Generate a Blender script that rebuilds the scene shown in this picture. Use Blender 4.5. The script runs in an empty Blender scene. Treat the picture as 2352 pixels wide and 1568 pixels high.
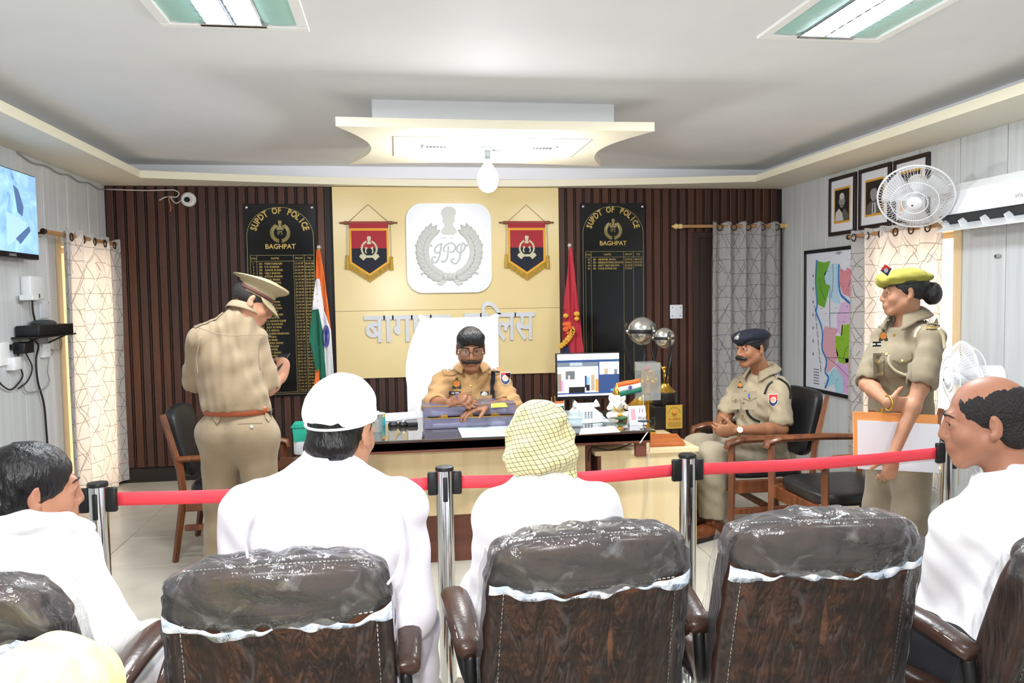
import bpy, bmesh, math, random
import numpy as np
from mathutils import Vector, Matrix, Euler
from mathutils.bvhtree import BVHTree
random.seed(7); np.random.seed(7)
SC = bpy.context.scene
COL = SC.collection
R = math.radians
PI = math.pi

# ------------------------------------------------------------ camera
F_PX, YAW, PITCH, ROLL, CAM_H = 1800.0, .14458, .055826, -.015432, 1.5
fw = Vector((math.sin(YAW)*math.cos(PITCH), math.cos(YAW)*math.cos(PITCH), -math.sin(PITCH)))
rt = Vector((math.cos(YAW), -math.sin(YAW), 0)); up = rt.cross(fw)
r2 = rt*math.cos(ROLL) + up*math.sin(ROLL); u2 = -rt*math.sin(ROLL) + up*math.cos(ROLL)
cam = bpy.data.cameras.new('camera'); cam.sensor_width = 36; cam.lens = 36*F_PX/2352
cam.clip_start = .05
camo = bpy.data.objects.new('camera', cam); COL.objects.link(camo)
camo.matrix_world = Matrix((( r2.x, u2.x, -fw.x, 0), (r2.y, u2.y, -fw.y, 0), (r2.z, u2.z, -fw.z, CAM_H), (0, 0, 0, 1)))
SC.camera = camo

# ------------------------------------------------------------ world, light, exposure
W = bpy.data.worlds.new('world'); SC.world = W; W.use_nodes = True
bg = W.node_tree.nodes['Background']; bg.inputs[0].default_value = (1.0, .80, .60, 1); bg.inputs[1].default_value = 2.2
SC.view_settings.view_transform = 'Standard'; SC.view_settings.look = 'None'
SC.view_settings.gamma = 1; SC.view_settings.use_curve_mapping = False
SC.view_settings.exposure = 0.62
def light(name, kind, loc, energy, color=(1,1,1), size=.1, size_y=None, aim=None, **kw):
    d = bpy.data.lights.new(name, kind); d.energy = energy; d.color = color
    if kind == 'AREA':
        d.size = size
        if size_y: d.shape = 'RECTANGLE'; d.size_y = size_y
    else: d.shadow_soft_size = size
    for k, v in kw.items(): setattr(d, k, v)
    o = bpy.data.objects.new(name, d); COL.objects.link(o); o.location = loc
    if aim is not None: o.rotation_euler = (Vector(aim)-Vector(loc)).to_track_quat('-Z', 'Y').to_euler()
    return o
# the photographer's flash, just above and left of the lens
light('camera_flash', 'SPOT', (-.05, -.02, CAM_H+.16), 105, (1, .98, .95), .035, aim=(.75, 5, 1.45), spot_size=R(110), spot_blend=.35)
# recessed ceiling fixtures (their lamps)
XL, XR, YB, ZS, ZC = -2.353, 3.555, 6.90, 2.468, 2.622
YF = -2.2
FIXTURES = [(-.62, 3.33), (1.83, 3.24), (-.62, .6), (1.83, .6)]
for (x, y) in FIXTURES:
    light('fixture_lamp', 'AREA', (x, y, ZC-.03), 38 if y > 2 else 19, (.90, .96, 1), .5)

# ------------------------------------------------------------ helpers
def lin(c): return tuple(((v/255)/12.92 if v/255 <= .04045 else ((v/255+.055)/1.055)**2.4) for v in c)
MATS = {}
def M(name, col=(200,200,200), rough=.5, metal=0.0, col2=None, scale=20, stretch=None, bump=0, bscale=60, coat=0, emit=0, trans=0, alpha=1, ior=1.45, detail=4, spec=.5, ramp=(.35,.65), sub=0, sheen=0):
    if name in MATS: return MATS[name]
    m = bpy.data.materials.new(name); m.use_nodes = True; nt = m.node_tree; N = nt.nodes; L = nt.links
    b = N['Principled BSDF']; c = lin(col)
    b.inputs['Base Color'].default_value = (*c, 1); b.inputs['Roughness'].default_value = rough; b.inputs['Metallic'].default_value = metal
    b.inputs['Specular IOR Level'].default_value = spec
    b.inputs['Coat Weight'].default_value = coat; b.inputs['IOR'].default_value = ior
    b.inputs['Transmission Weight'].default_value = trans; b.inputs['Alpha'].default_value = alpha
    if sheen: b.inputs['Sheen Weight'].default_value = sheen
    if sub: b.inputs['Subsurface Weight'].default_value = sub; b.inputs['Subsurface Radius'].default_value = (.01,.004,.002)
    if emit: b.inputs['Emission Color'].default_value = (*c, 1); b.inputs['Emission Strength'].default_value = emit
    if col2 or bump:
        tc = N.new('ShaderNodeTexCoord'); mp = N.new('ShaderNodeMapping'); L.new(tc.outputs['Object'], mp.inputs[0])
        if stretch: mp.inputs['Scale'].default_value = stretch
    if col2:
        no = N.new('ShaderNodeTexNoise'); no.inputs['Scale'].default_value = scale; no.inputs['Detail'].default_value = detail
        L.new(mp.outputs[0], no.inputs['Vector'])
        cr = N.new('ShaderNodeValToRGB'); cr.color_ramp.elements[0].position = ramp[0]; cr.color_ramp.elements[1].position = ramp[1]
        cr.color_ramp.elements[0].color = (*c, 1); cr.color_ramp.elements[1].color = (*lin(col2), 1)
        L.new(no.outputs['Fac'], cr.inputs[0]); L.new(cr.outputs[0], b.inputs['Base Color'])
    if bump:
        n2 = N.new('ShaderNodeTexNoise'); n2.inputs['Scale'].default_value = bscale; n2.inputs['Detail'].default_value = 5
        L.new(mp.outputs[0], n2.inputs['Vector'])
        bp = N.new('ShaderNodeBump'); bp.inputs['Strength'].default_value = bump; bp.inputs['Distance'].default_value = .01
        L.new(n2.outputs['Fac'], bp.inputs['Height']); L.new(bp.outputs[0], b.inputs['Normal'])
    MATS[name] = m
    return m
def nodes(m): return m.node_tree.nodes, m.node_tree.links, m.node_tree.nodes['Principled BSDF']

WORLD = {}   # object -> world position of its origin (no rotations are used with world=True)
def tag(o, label=None, cat=None, group=None, kind=None):
    if label: o['label'] = label
    if cat: o['category'] = cat
    if group: o['group'] = group
    if kind: o['kind'] = kind
    return o
def thing(name, loc, label, cat, group=None, rz=0):
    o = bpy.data.objects.new(name, None); COL.objects.link(o); o.location = loc; o.rotation_euler = (0, 0, rz)
    o.empty_display_size = .1; WORLD[o] = Vector(loc)
    return tag(o, label, cat, group)
def link_mesh(name, me, mat, parent=None, loc=None, smooth=False):
    o = bpy.data.objects.new(name, me); COL.objects.link(o)
    for m in (mat if isinstance(mat, (list, tuple)) else [mat]):
        if m: me.materials.append(m)
    if smooth: me.shade_smooth()
    if parent is not None:
        o.parent = parent; WORLD[o] = WORLD.get(parent, Vector())
        if loc is not None: o.location = loc
    else:
        if loc is not None: o.location = loc
        WORLD[o] = Vector(o.location)
    return o
def copy_tree(o, parent=None):
    c = o.copy(); COL.objects.link(c); c.parent = parent
    WORLD[c] = WORLD.get(o, Vector())
    for ch in list(o.children): copy_tree(ch, c)
    return c

class MB:
    """collects shapes into one mesh"""
    def __init__(s): s.v = []; s.f = []; s.mi = []; s.cur = 0
    def add(s, vs, fs):
        k = len(s.v); s.v += [tuple(v) for v in vs]
        for f in fs: s.f.append(tuple(i+k for i in f)); s.mi.append(s.cur)
        return s
    def box(s, x0, x1, y0, y1, z0, z1, rot=None, piv=None):
        vs = [Vector((x, y, z)) for x in (x0, x1) for y in (y0, y1) for z in (z0, z1)]
        if rot is not None:
            p = Vector(piv) if piv is not None else Vector(((x0+x1)/2, (y0+y1)/2, (z0+z1)/2)); Rm = Euler(rot).to_matrix()
            vs = [Rm @ (v-p) + p for v in vs]
        return s.add(vs, [(0,1,3,2), (4,6,7,5), (0,4,5,1), (2,3,7,6), (0,2,6,4), (1,5,7,3)])
    def bbox(s, x0, x1, y0, y1, z0, z1, r=.005, seg=2, rot=None, piv=None):
        bm = bmesh.new(); bmesh.ops.create_cube(bm, size=1)
        for v in bm.verts: v.co = Vector(((x0+x1)/2+v.co.x*(x1-x0), (y0+y1)/2+v.co.y*(y1-y0), (z0+z1)/2+v.co.z*(z1-z0)))
        r = min(r, .49*min(x1-x0, y1-y0, z1-z0))
        bmesh.ops.bevel(bm, geom=bm.edges[:], offset=r, segments=seg, profile=.5, affect='EDGES')
        if rot is not None:
            p = Vector(piv) if piv is not None else Vector(((x0+x1)/2, (y0+y1)/2, (z0+z1)/2)); Rm = Euler(rot).to_matrix()
            for v in bm.verts: v.co = Rm @ (v.co-p) + p
        return s.bm(bm)
    def bm(s, bm, M4=None):
        bm.verts.ensure_lookup_table(); bm.verts.index_update()
        s.add([(M4 @ v.co) if M4 else v.co.copy() for v in bm.verts], [[v.index for v in f.verts] for f in bm.faces]); bm.free(); return s
    def tube(s, pts, r, n=10, cap=True, closed=False, flat=None):
        pts = [Vector(p) for p in pts]; m = len(pts); rr = r if isinstance(r, (list, tuple)) else [r]*m
        rings = []; prev = None
        for i, p in enumerate(pts):
            a = pts[(i-1) % m] if (i > 0 or closed) else p; b = pts[(i+1) % m] if (i < m-1 or closed) else p
            t = (b-a).normalized()
            if prev is None:
                ref = Vector((0,0,1)) if abs(t.z) < .9 else Vector((1,0,0)); u = t.cross(ref).normalized()
            else:
                u = prev - t*prev.dot(t); u = u.normalized() if u.length > 1e-6 else t.orthogonal().normalized()
            prev = u; w = t.cross(u)
            rings.append([p + (u*math.cos(2*PI*j/n) + w*math.sin(2*PI*j/n)*(flat or 1))*rr[i] for j in range(n)])
        vs = [v for q in rings for v in q]; fs = []
        for i in range(m if closed else m-1):
            i2 = (i+1) % m
            for j in range(n): fs.append((i*n+j, i*n+(j+1) % n, i2*n+(j+1) % n, i2*n+j))
        if cap and not closed: fs += [tuple(range(n-1, -1, -1)), tuple((m-1)*n+j for j in range(n))]
        return s.add(vs, fs)
    def lathe(s, prof, c=(0,0,0), n=24, axis='z', M4=None):
        vs = []; fs = []; c = Vector(c)
        for (r, z) in prof:
            for j in range(n):
                a = 2*PI*j/n; p = Vector((r*math.cos(a), r*math.sin(a), z))
                if axis == 'y': p = Vector((p.x, -p.z, p.y))      # axis towards -y
                elif axis == 'x': p = Vector((p.z, p.x, p.y))
                if M4: p = M4 @ p
                vs.append(p + c)
        m = len(prof)
        for i in range(m-1):
            for j in range(n): fs.append((i*n+j, i*n+(j+1) % n, (i+1)*n+(j+1) % n, (i+1)*n+j))
        if prof[0][0] > 1e-5: fs.append(tuple(range(n-1, -1, -1)))
        if prof[-1][0] > 1e-5: fs.append(tuple((m-1)*n+j for j in range(n)))
        return s.add(vs, fs)
    def prism(s, poly, z0, z1, fn=None):
        """poly in 2d extruded; fn maps (x,y,z)->world"""
        n = len(poly); fn = fn or (lambda x, y, z: (x, y, z))
        vs = [fn(x, y, z0) for x, y in poly] + [fn(x, y, z1) for x, y in poly]
        return s.add(vs, [tuple(range(n-1, -1, -1)), tuple(range(n, 2*n))] + [(i, (i+1) % n, n+(i+1) % n, n+i) for i in range(n)])
    def grid(s, fn, nu, nv, thick=0):
        vs = [fn(i/nu, j/nv) for j in range(nv+1) for i in range(nu+1)]
        return s.add(vs, [(j*(nu+1)+i, j*(nu+1)+i+1, (j+1)*(nu+1)+i+1, (j+1)*(nu+1)+i) for j in range(nv) for i in range(nu)])
    def ball(s, c, r, n=16, m=10):
        rx, ry, rz = r if isinstance(r, (tuple, list)) else (r, r, r)
        prof = [(math.sin(PI*i/m), -math.cos(PI*i/m)) for i in range(m+1)]
        k = len(s.v); s.lathe(prof, (0,0,0), n)
        for i in range(k, len(s.v)): x, y, z = s.v[i]; s.v[i] = (c[0]+x*rx, c[1]+y*ry, c[2]+z*rz)
        return s
    def xf(s, M4, k=0):
        for i in range(k, len(s.v)): s.v[i] = tuple(M4 @ Vector(s.v[i]))
        return s
    def build(s, name, mat, parent=None, smooth=False, world=True, loc=None, solid=0):
        o0 = WORLD.get(parent, Vector()) if (world and parent is not None) else Vector()
        if parent is None and loc is not None: o0 = Vector(loc) if world else Vector()
        me = bpy.data.meshes.new(name); me.from_pydata([(v[0]-o0.x, v[1]-o0.y, v[2]-o0.z) for v in s.v], [], s.f)
        ob = link_mesh(name, me, mat, parent, loc if parent is None else None)
        if max(s.mi, default=0): me.polygons.foreach_set('material_index', s.mi)
        bm = bmesh.new(); bm.from_mesh(me); bmesh.ops.remove_doubles(bm, verts=bm.verts, dist=1e-5); bmesh.ops.recalc_face_normals(bm, faces=bm.faces); bm.to_mesh(me); bm.free()
        if smooth:
            me.shade_smooth()
            if smooth != True: me.set_sharp_from_angle(angle=R(smooth))
        if solid:
            md = ob.modifiers.new('solid', 'SOLIDIFY'); md.thickness = solid; md.offset = 0
        return ob
def at(px, py, Y=None, X=None, Z=None):
    """point of the room seen at a pixel of the 2352x1568 frame, at a given depth plane"""
    d = fw + r2*((px-1176)/F_PX) - u2*((py-784)/F_PX); c = Vector((0, 0, CAM_H))
    if Y is not None: t = Y/d.y
    elif X is not None: t = X/d.x
    else: t = (Z-CAM_H)/d.z
    return c + d*t
def bez(p0, p1, p2, p3, n=8):
    p0, p1, p2, p3 = map(Vector, (p0, p1, p2, p3))
    return [p0*(1-t)**3 + p1*3*t*(1-t)**2 + p2*3*t*t*(1-t) + p3*t**3 for t in [i/n for i in range(n+1)]]
def spline(pts, n=6):
    P = [Vector(p) for p in pts]; P = [P[0]*2-P[1]] + P + [P[-1]*2-P[-2]]; out = []
    for i in range(1, len(P)-2):
        for k in range(n):
            t = k/n; a, b, c, d = P[i-1], P[i], P[i+1], P[i+2]
            out.append(.5*((2*b) + (c-a)*t + (2*a-5*b+4*c-d)*t*t + (3*b-a-3*c+d)*t**3))
    out.append(P[-2]); return out
FONT_CACHE = {}
def text_geo(body, size=1.0, offset=0.0, res=2, align='CENTER'):
    """flat triangulated outline of a word: (verts2d, faces)"""
    key = (body, offset, res)
    if key not in FONT_CACHE:
        cu = bpy.data.curves.new('t', 'FONT'); cu.body = body; cu.size = 1; cu.offset = offset; cu.resolution_u = res; cu.fill_mode = 'FRONT'
        ob = bpy.data.objects.new('t', cu); me = ob.to_mesh()
        vs = [(v.co.x, v.co.y) for v in me.vertices]; fs = [tuple(p.vertices) for p in me.polygons]
        ob.to_mesh_clear(); bpy.data.objects.remove(ob); bpy.data.curves.remove(cu)
        FONT_CACHE[key] = (vs, fs)
    vs, fs = FONT_CACHE[key]
    if not vs: return [], []
    x0 = min(v[0] for v in vs); x1 = max(v[0] for v in vs)
    dx = {'CENTER': -(x0+x1)/2, 'LEFT': -x0, 'RIGHT': -x1}[align]
    return [((x+dx)*size, y*size) for x, y in vs], fs
def add_text(mb, body, fn, size, align='CENTER', sx=1.0, offset=0.0, thick=0, res=2):
    vs, fs = text_geo(body, size, offset, res, align)
    if not vs: return
    k = len(mb.v); mb.add([fn(x*sx, y, 0) for x, y in vs], fs)
    if thick:
        n = len(vs); mb.add([fn(x*sx, y, thick) for x, y in vs], fs)
        edges = {}
        for f in fs:
            for i in range(len(f)):
                e = (f[i], f[(i+1) % len(f)]); edges[e] = edges.get(e, 0)+1
        for (a, b) in edges:
            if (b, a) not in edges:
                mb.f.append((k+a, k+b, k+n+b, k+n+a)); mb.mi.append(mb.cur)
# ============================================================ THE ROOM
m_ceil = M('ceiling_paint', (232,234,236), .75, col2=(226,228,231), scale=1.5)
m_soffit = M('soffit_cream', (236,231,214), .6)
m_lip = M('lip_cream', (244,238,214), .5)
m_white = M('white_paint', (238,240,246), .6)
m_panel = M('pvc_panel', (212,215,217), .35, col2=(198,202,204), scale=3.0, stretch=(9, 9, .35), detail=6)
m_joint = M('panel_joint', (120,122,122), .8)
m_slat = [M('slat_%d' % i, c, .42, col2=c2, scale=4, stretch=(8, 8, .4), detail=6) for i, (c, c2) in enumerate((((88,54,41),(66,39,30)), ((82,50,40),(60,36,30)), ((92,56,40),(72,42,30)), ((78,50,42),(58,37,32))))]
m_groove = M('groove_black', (38,34,34), .55)
m_tile = M('vitrified_tile', (205,198,184), .16, col2=(194,186,172), scale=3.5, detail=8, spec=.4)
m_grout = M('grout', (128,120,108), .9)
m_daylight_wall = M('outer_wall', (190,186,178), .8)

# floor of single tiles
PIT = .58
fl = MB().box(XL-.3, XR+.3, YF-.3, YB+.3, -.05, -.008).build('floor', m_grout); tag(fl, 'beige vitrified tile floor', kind='structure')
tm = MB().bbox(0, PIT-.004, 0, PIT-.004, -.010, 0, .0012, 1)
tile0 = None
x = -1.153 - 3*PIT
while x < XR:
    y = 4.66 - 12*PIT
    while y < YB:
        if x+PIT > XL and y+PIT > YF:
            if tile0 is None:
                tile0 = tm.build('floor_tile', m_tile, fl, world=False); t = tile0
            else:
                t = tile0.copy(); COL.objects.link(t); t.parent = fl
            t.location = (x, y, 0)
        y += PIT
    x += PIT

# ceiling with step, wide soffit and lip
REC = (XL+.225, XR-.225, YB-.12)           # edges of the raised ceiling
c = MB().box(XL-.3, XR+.3, YF-.3, YB+.3, ZC, ZC+.1).build('ceiling', m_ceil); tag(c, 'flat white ceiling', kind='structure')
ts = MB()
ts.box(XL-.02, REC[0], YF, YB, ZS+.055, ZC+.02); ts.box(REC[1], XR+.02, YF, YB, ZS+.055, ZC+.02); ts.box(REC[0], REC[1], REC[2], YB+.02, ZS+.055, ZC+.02)
o = ts.build('trim_1', m_white); tag(o, 'white upper step of the cove', kind='structure')
LIPL, LIPR = -1.938, 3.088
YE, YM = 6.455, 6.835                       # curved rear lip: ends and middle
def rear(u): return YE + (YM-YE)*math.sin(PI*u)**1.0
poly = [(XL-.02, YF), (LIPL, YF), (LIPL, YE)]
NB = 24
poly += [(LIPL+(LIPR-LIPL)*i/NB, rear(i/NB)) for i in range(1, NB)] + [(LIPR, YE), (LIPR, YF), (XR+.02, YF), (XR+.02, YB+.02), (XL-.02, YB+.02)]
sf = MB()
inner = [(LIPL, YF)] + [(LIPL+(LIPR-LIPL)*i/NB, rear(i/NB)) for i in range(NB+1)] + [(LIPR, YF)]
outer = [(XL-.02, YF)] + [(XL-.02+(XR-XL+.04)*i/NB, YB+.02) for i in range(NB+1)] + [(XR+.02, YF)]
for z in (ZS, ZS+.055):
    n = len(inner); sf.add([(*p, z) for p in inner] + [(*p, z) for p in outer], [(i, i+1, n+i+1, n+i) for i in range(n-1)])
o = sf.build('trim_2', m_soffit); tag(o, 'cream soffit around the ceiling', kind='structure')
lp = MB(); n = len(inner)
ins = [(p[0]+(.012 if i <= NB/2 else -.012)*0, p[1]) for i, p in enumerate(inner)]
lp.add([(*p, ZS-.001) for p in inner] + [(*p, ZS+.056) for p in inner], [(i, i+1, n+i+1, n+i) for i in range(n-1)])
o = lp.build('trim_3', m_lip, solid=.006); tag(o, 'cream front lip of the soffit', kind='structure')

# walls
def side_wall(name, X, sgn, win):
    """backing wall with a window opening (y0,y1,z0,z1); panels are single pieces"""
    y0, y1, z0, z1 = win; T = .22
    xa, xb = (X-T, X-.012) if sgn < 0 else (X+.012, X+T)
    w = MB()
    w.box(xa, xb, YF-.2, y0, -.05, ZC); w.box(xa, xb, y1, YB+.25, -.05, ZC); w.box(xa, xb, y0, y1, -.05, z0); w.box(xa, xb, y0, y1, z1, ZC)
    wo = w.build(name, m_joint); tag(wo, 'wall clad with pale grey vertical panels', kind='structure')
    cache = {}
    def panel(a, b, za, zb):
        if b-a < .01: return
        k = (round(b-a, 3), round(zb-za, 3)); xx = (X-.012, X) if sgn < 0 else (X, X+.012)
        if k not in cache:
            cache[k] = MB().bbox(xx[0], xx[1], 0, b-a, 0, zb-za, .0025, 1).build('panel', m_panel, wo, world=False); q = cache[k]
        else:
            q = cache[k].copy(); COL.objects.link(q); q.parent = wo
        q.location = (0, a, za)
    return wo, panel
WIN_L = (5.97, 6.72, .06, 1.93); WIN_R = (4.60, 5.42, .30, 1.90)
wl, pl = side_wall('wall_left', XL, -1, WIN_L)
wr, pr_ = side_wall('wall_right', XR, 1, WIN_R)
for (X0, pan, win, start) in ((XL, pl, WIN_L, 6.536), (XR, pr_, WIN_R, 6.522)):
    e = start+.392
    while e > YF:
        a, b = max(e-.392, YF), min(e, YB); y0, y1, z0, z1 = win
        a2, b2 = a+.003, b-.003
        if b2 > a2:
            if b2 <= y0 or a2 >= y1: pan(a2, b2, 0, ZS)
            else:
                if a2 < y0: pan(a2, y0, 0, ZS); a2 = y0
                if b2 > y1: pan(y1, b2, 0, ZS); b2 = y1
                pan(a2, b2, 0, z0); pan(a2, b2, z1, ZS)
        e -= .392
# windows: frame, mullion and panes behind the curtains
m_wframe = M('window_wood', (214,190,150), .5); 
m_glass = bpy.data.materials.new('window_glass'); m_glass.use_nodes = True
N = m_glass.node_tree.nodes; L = m_glass.node_tree.links; N.remove(N['Principled BSDF'])
tr = N.new('ShaderNodeBsdfTransparent'); gl = N.new('ShaderNodeBsdfGlossy'); gl.inputs['Roughness'].default_value = .03; mx = N.new('ShaderNodeMixShader'); mx.inputs[0].default_value = .07
L.new(tr.outputs[0], mx.inputs[1]); L.new(gl.outputs[0], mx.inputs[2]); L.new(mx.outputs[0], N['Material Output'].inputs[0])
for i, (X0, sgn, (y0, y1, z0, z1)) in enumerate(((XL, -1, WIN_L), (XR, 1, WIN_R))):
    xa, xb = (X0-.16, X0-.10) if sgn < 0 else (X0+.10, X0+.16)
    w = MB(); t = .05
    w.box(xa, xb, y0, y0+t, z0, z1).box(xa, xb, y1-t, y1, z0, z1).box(xa, xb, y0+t, y1-t, z0, z0+t).box(xa, xb, y0+t, y1-t, z1-t, z1)
    ym = (y0+y1)/2; w.box(xa+.01, xb-.01, ym-.02, ym+.02, z0+t, z1-t)
    wo = w.build('window_%d' % (i+1), m_wframe); tag(wo, 'curtained window in the %s wall' % ('left', 'right')[i], kind='structure')
    for (a, b) in ((y0+t, ym-.02), (ym+.02, y1-t)):
        MB().box((xa+xb)/2-.002, (xa+xb)/2+.002, a, b, z0+t, z1-t).build('pane', m_glass, wo)
    # reveal lining
    rv = MB(); xr0, xr1 = (X0-.10, X0-.002) if sgn < 0 else (X0+.002, X0+.10)
    rv.box(xr0, xr1, y0-.004, y0+.012, z0, z1).box(xr0, xr1, y1-.012, y1+.004, z0, z1).box(xr0, xr1, y0, y1, z1-.012, z1+.004).box(xr0, xr1, y0, y1, z0-.004, z0+.012)
    rv.build('reveal', m_wframe, wo)
    # daylight entering from outside
    xx = X0 + sgn*.30
    light('daylight', 'AREA', (xx, (y0+y1)/2, (z0+z1)/2), 11, (1, .80, .58), y1-y0, z1-z0, aim=(X0-sgn*3, (y0+y1)/2, (z0+z1)/2))
# casing strip beside each opening
for i, (x0, x1, y0, y1, z0, z1) in enumerate(((XL, XL+.014, WIN_L[0]-.07, WIN_L[0]-.005, 0, 1.99), (XR-.014, XR, WIN_R[0]-.075, WIN_R[0]-.005, .25, 1.93))):
    o = MB().bbox(x0, x1, y0, y1, z0, z1, .003, 1).build('trim_%d' % (i+4), m_wframe); tag(o, 'pale wood casing beside the window', kind='structure')

o = MB().box(XL-.3, XR+.3, YF-.2, YF, -.05, ZC).build('wall_front', m_panel); tag(o, 'plain wall behind the photographer', kind='structure')
# rear wall with single slats
wb = MB().box(XL-.3, XR+.3, YB+.012, YB+.25, -.05, ZC).build('wall_back', m_groove); tag(wb, 'rear wall clad with dark brown vertical slats', kind='structure')
m_plinth = M('plinth_black', (34,30,30), .4)
o = MB().box(XL, XR, YB-.012, YB+.012, 0, .115).build('baseboard_back', m_plinth); tag(o, 'black skirting of the slatted wall', kind='structure')
PX0, PX1, PZ0 = -.527, 1.436, .822         # cream panel
DX0, DX1, DZ = 2.74, 3.50, 2.02            # door behind the right-hand curtain
SP = .0805
cache = {}
def slat(xa, za, zb, i, w=.058):
    k = (i % 4, round(zb-za, 3), round(w, 3))
    if k not in cache:
        s_ = MB(); s_.bbox(0, w, -.013, .013, 0, zb-za, .004, 1); s_.box(w+.008, w+.0125, -.004, .013, 0, zb-za)
        cache[k] = s_.build('slat', m_slat[i % 4], wb, world=False); q = cache[k]
    else:
        q = cache[k].copy(); COL.objects.link(q); q.parent = wb
    q.location = (xa, YB, za)
x = XL+.006; i = 0
random.seed(3)
while x < XR-.03:
    j = random.randrange(4)
    if PX0-.05 < x < PX1-.02: slat(x, .125, PZ0, j)
    elif DX0-.07 < x < DX1: slat(x, DZ+.05, ZS, j)
    else: slat(x, .125, ZS, j)
    x += SP; i += 1
# cream laminate panel in two boards, with its seam
m_cream = M('cream_laminate', (238,218,164), .22, col2=(232,210,154), scale=1.2, spec=.5)
cp = thing('laminate_panel', ((PX0+PX1)/2, YB-.02, PZ0), 'large glossy cream laminate panel on the slatted rear wall', 'wall panel')
ZSEAM = 1.405
MB().bbox(PX0, PX1, YB-.034, YB-.013, ZSEAM+.001, ZS-.004, .002, 1).build('board', m_cream, cp)
MB().bbox(PX0, PX1, YB-.034, YB-.013, PZ0, ZSEAM-.001, .002, 1).build('board', m_cream, cp)
YP = YB-.034                                # face of the panel
# door behind curtain
m_door = M('door_dark', (52,36,30), .45, col2=(40,28,24), scale=5, stretch=(8,8,.4))
dr = MB().box(DX0, DX1, YB-.012, YB+.012, .0, DZ).build('door_1', m_door); tag(dr, 'dark brown door behind the rear curtain', kind='structure')
f = MB(); f.bbox(DX0-.055, DX0, YB-.035, YB+.01, 0, DZ+.05, .004, 1).bbox(DX1, DX1+.045, YB-.035, YB+.01, 0, DZ+.05, .004, 1).bbox(DX0, DX1, YB-.035, YB+.01, DZ, DZ+.05, .004, 1)
f.build('door_frame', m_door, dr)
MB().bbox(DX0+.12, DX1-.12, YB-.022, YB-.01, .25, .95, .01, 2).build('door_panel', m_door, dr); MB().bbox(DX0+.12, DX1-.12, YB-.022, YB-.01, 1.1, 1.85, .01, 2).build('door_panel', m_door, dr)

# ---------------------------------------------------------- ceiling canopy with lamp
cz = 2.435; th = .05
cn = thing('ceiling_canopy', (.58, 5.0, cz), 'cream drop-ceiling canopy with inward-curving sides hung under the ceiling', 'canopy')
X0, X1, Y0, Y1 = -.305, 1.475, 4.36, 5.56; bow = .11
def side(a, b, nx, ny, k, n=14):
    return [(a[0]+(b[0]-a[0])*i/n + nx*k*math.sin(PI*i/n), a[1]+(b[1]-a[1])*i/n + ny*k*math.sin(PI*i/n)) for i in range(n)]
out = side((X0, Y0), (X1, Y0), 0, 1, .015) + side((X1, Y0), (X1, Y1), -1, 0, .17) + side((X1, Y1), (X0, Y1), 0, -1, .10) + side((X0, Y1), (X0, Y0), 1, 0, .17)
MB().prism(out, cz, cz+th).build('slab', m_lip, cn)
MB().box(X0+.19, X1-.19, Y0+.17, Y1-.22, cz+th, ZC).build('hanger_box', m_white, cn)
m_rec = M('canopy_white', (250,250,250), .5)
MB().bbox(.0, 1.17, 4.60, 5.22, cz-.004, cz+.002, .002, 1).build('recess_board', m_rec, cn)
m_dark = M('dark_grey', (70,72,74), .5); m_blk = M('matt_black', (22,22,24), .45); m_chrome = M('chrome', (215,215,215), .12, 1.0)
for xc in (.26, .92):
    q = thing('canopy_vent', (xc, 4.86, cz-.004), ('small slotted vent at the %s of the canopy underside' % ('left' if xc < .5 else 'right')), 'vent', 'vents in the canopy')
    v = MB(); v.box(xc-.085, xc+.085, 4.82, 4.825, cz-.010, cz-.004).box(xc-.085, xc+.085, 4.915, 4.92, cz-.010, cz-.004).box(xc-.085, xc-.08, 4.82, 4.92, cz-.010, cz-.004).box(xc+.08, xc+.085, 4.82, 4.92, cz-.010, cz-.004)
    v.build('frame', m_rec, q)
    for k in range(6): MB().box(xc-.06+k*.021, xc-.048+k*.021, 4.84, 4.90, cz-.009, cz-.004).build('slot', m_dark, q)
lx, ly = .575, 4.88
lm = thing('ceiling_bulb', (lx, ly, cz-.004), 'glowing white bulb hanging from the canopy on a dark holder', 'lamp')
MB().lathe([(.05, 0), (.05, -.012), (.02, -.02), (.018, -.07), (.024, -.075), (.024, -.1)], (lx, ly, cz-.004), 20).build('holder', m_dark, lm, smooth=40)
MB().box(lx+.03, lx+.09, ly-.012, ly+.012, cz-.03, cz-.02).build('bracket', m_dark, lm)
m_bulb = M('bulb_glow', (255,255,255), .4, emit=190)
MB().lathe([(.02, -.1), (.03, -.11), (.062, -.16), (.066, -.20), (.055, -.245), (.03, -.27), (0, -.278)], (lx, ly, cz-.004), 24).build('bulb', m_bulb, lm, smooth=True)

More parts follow.
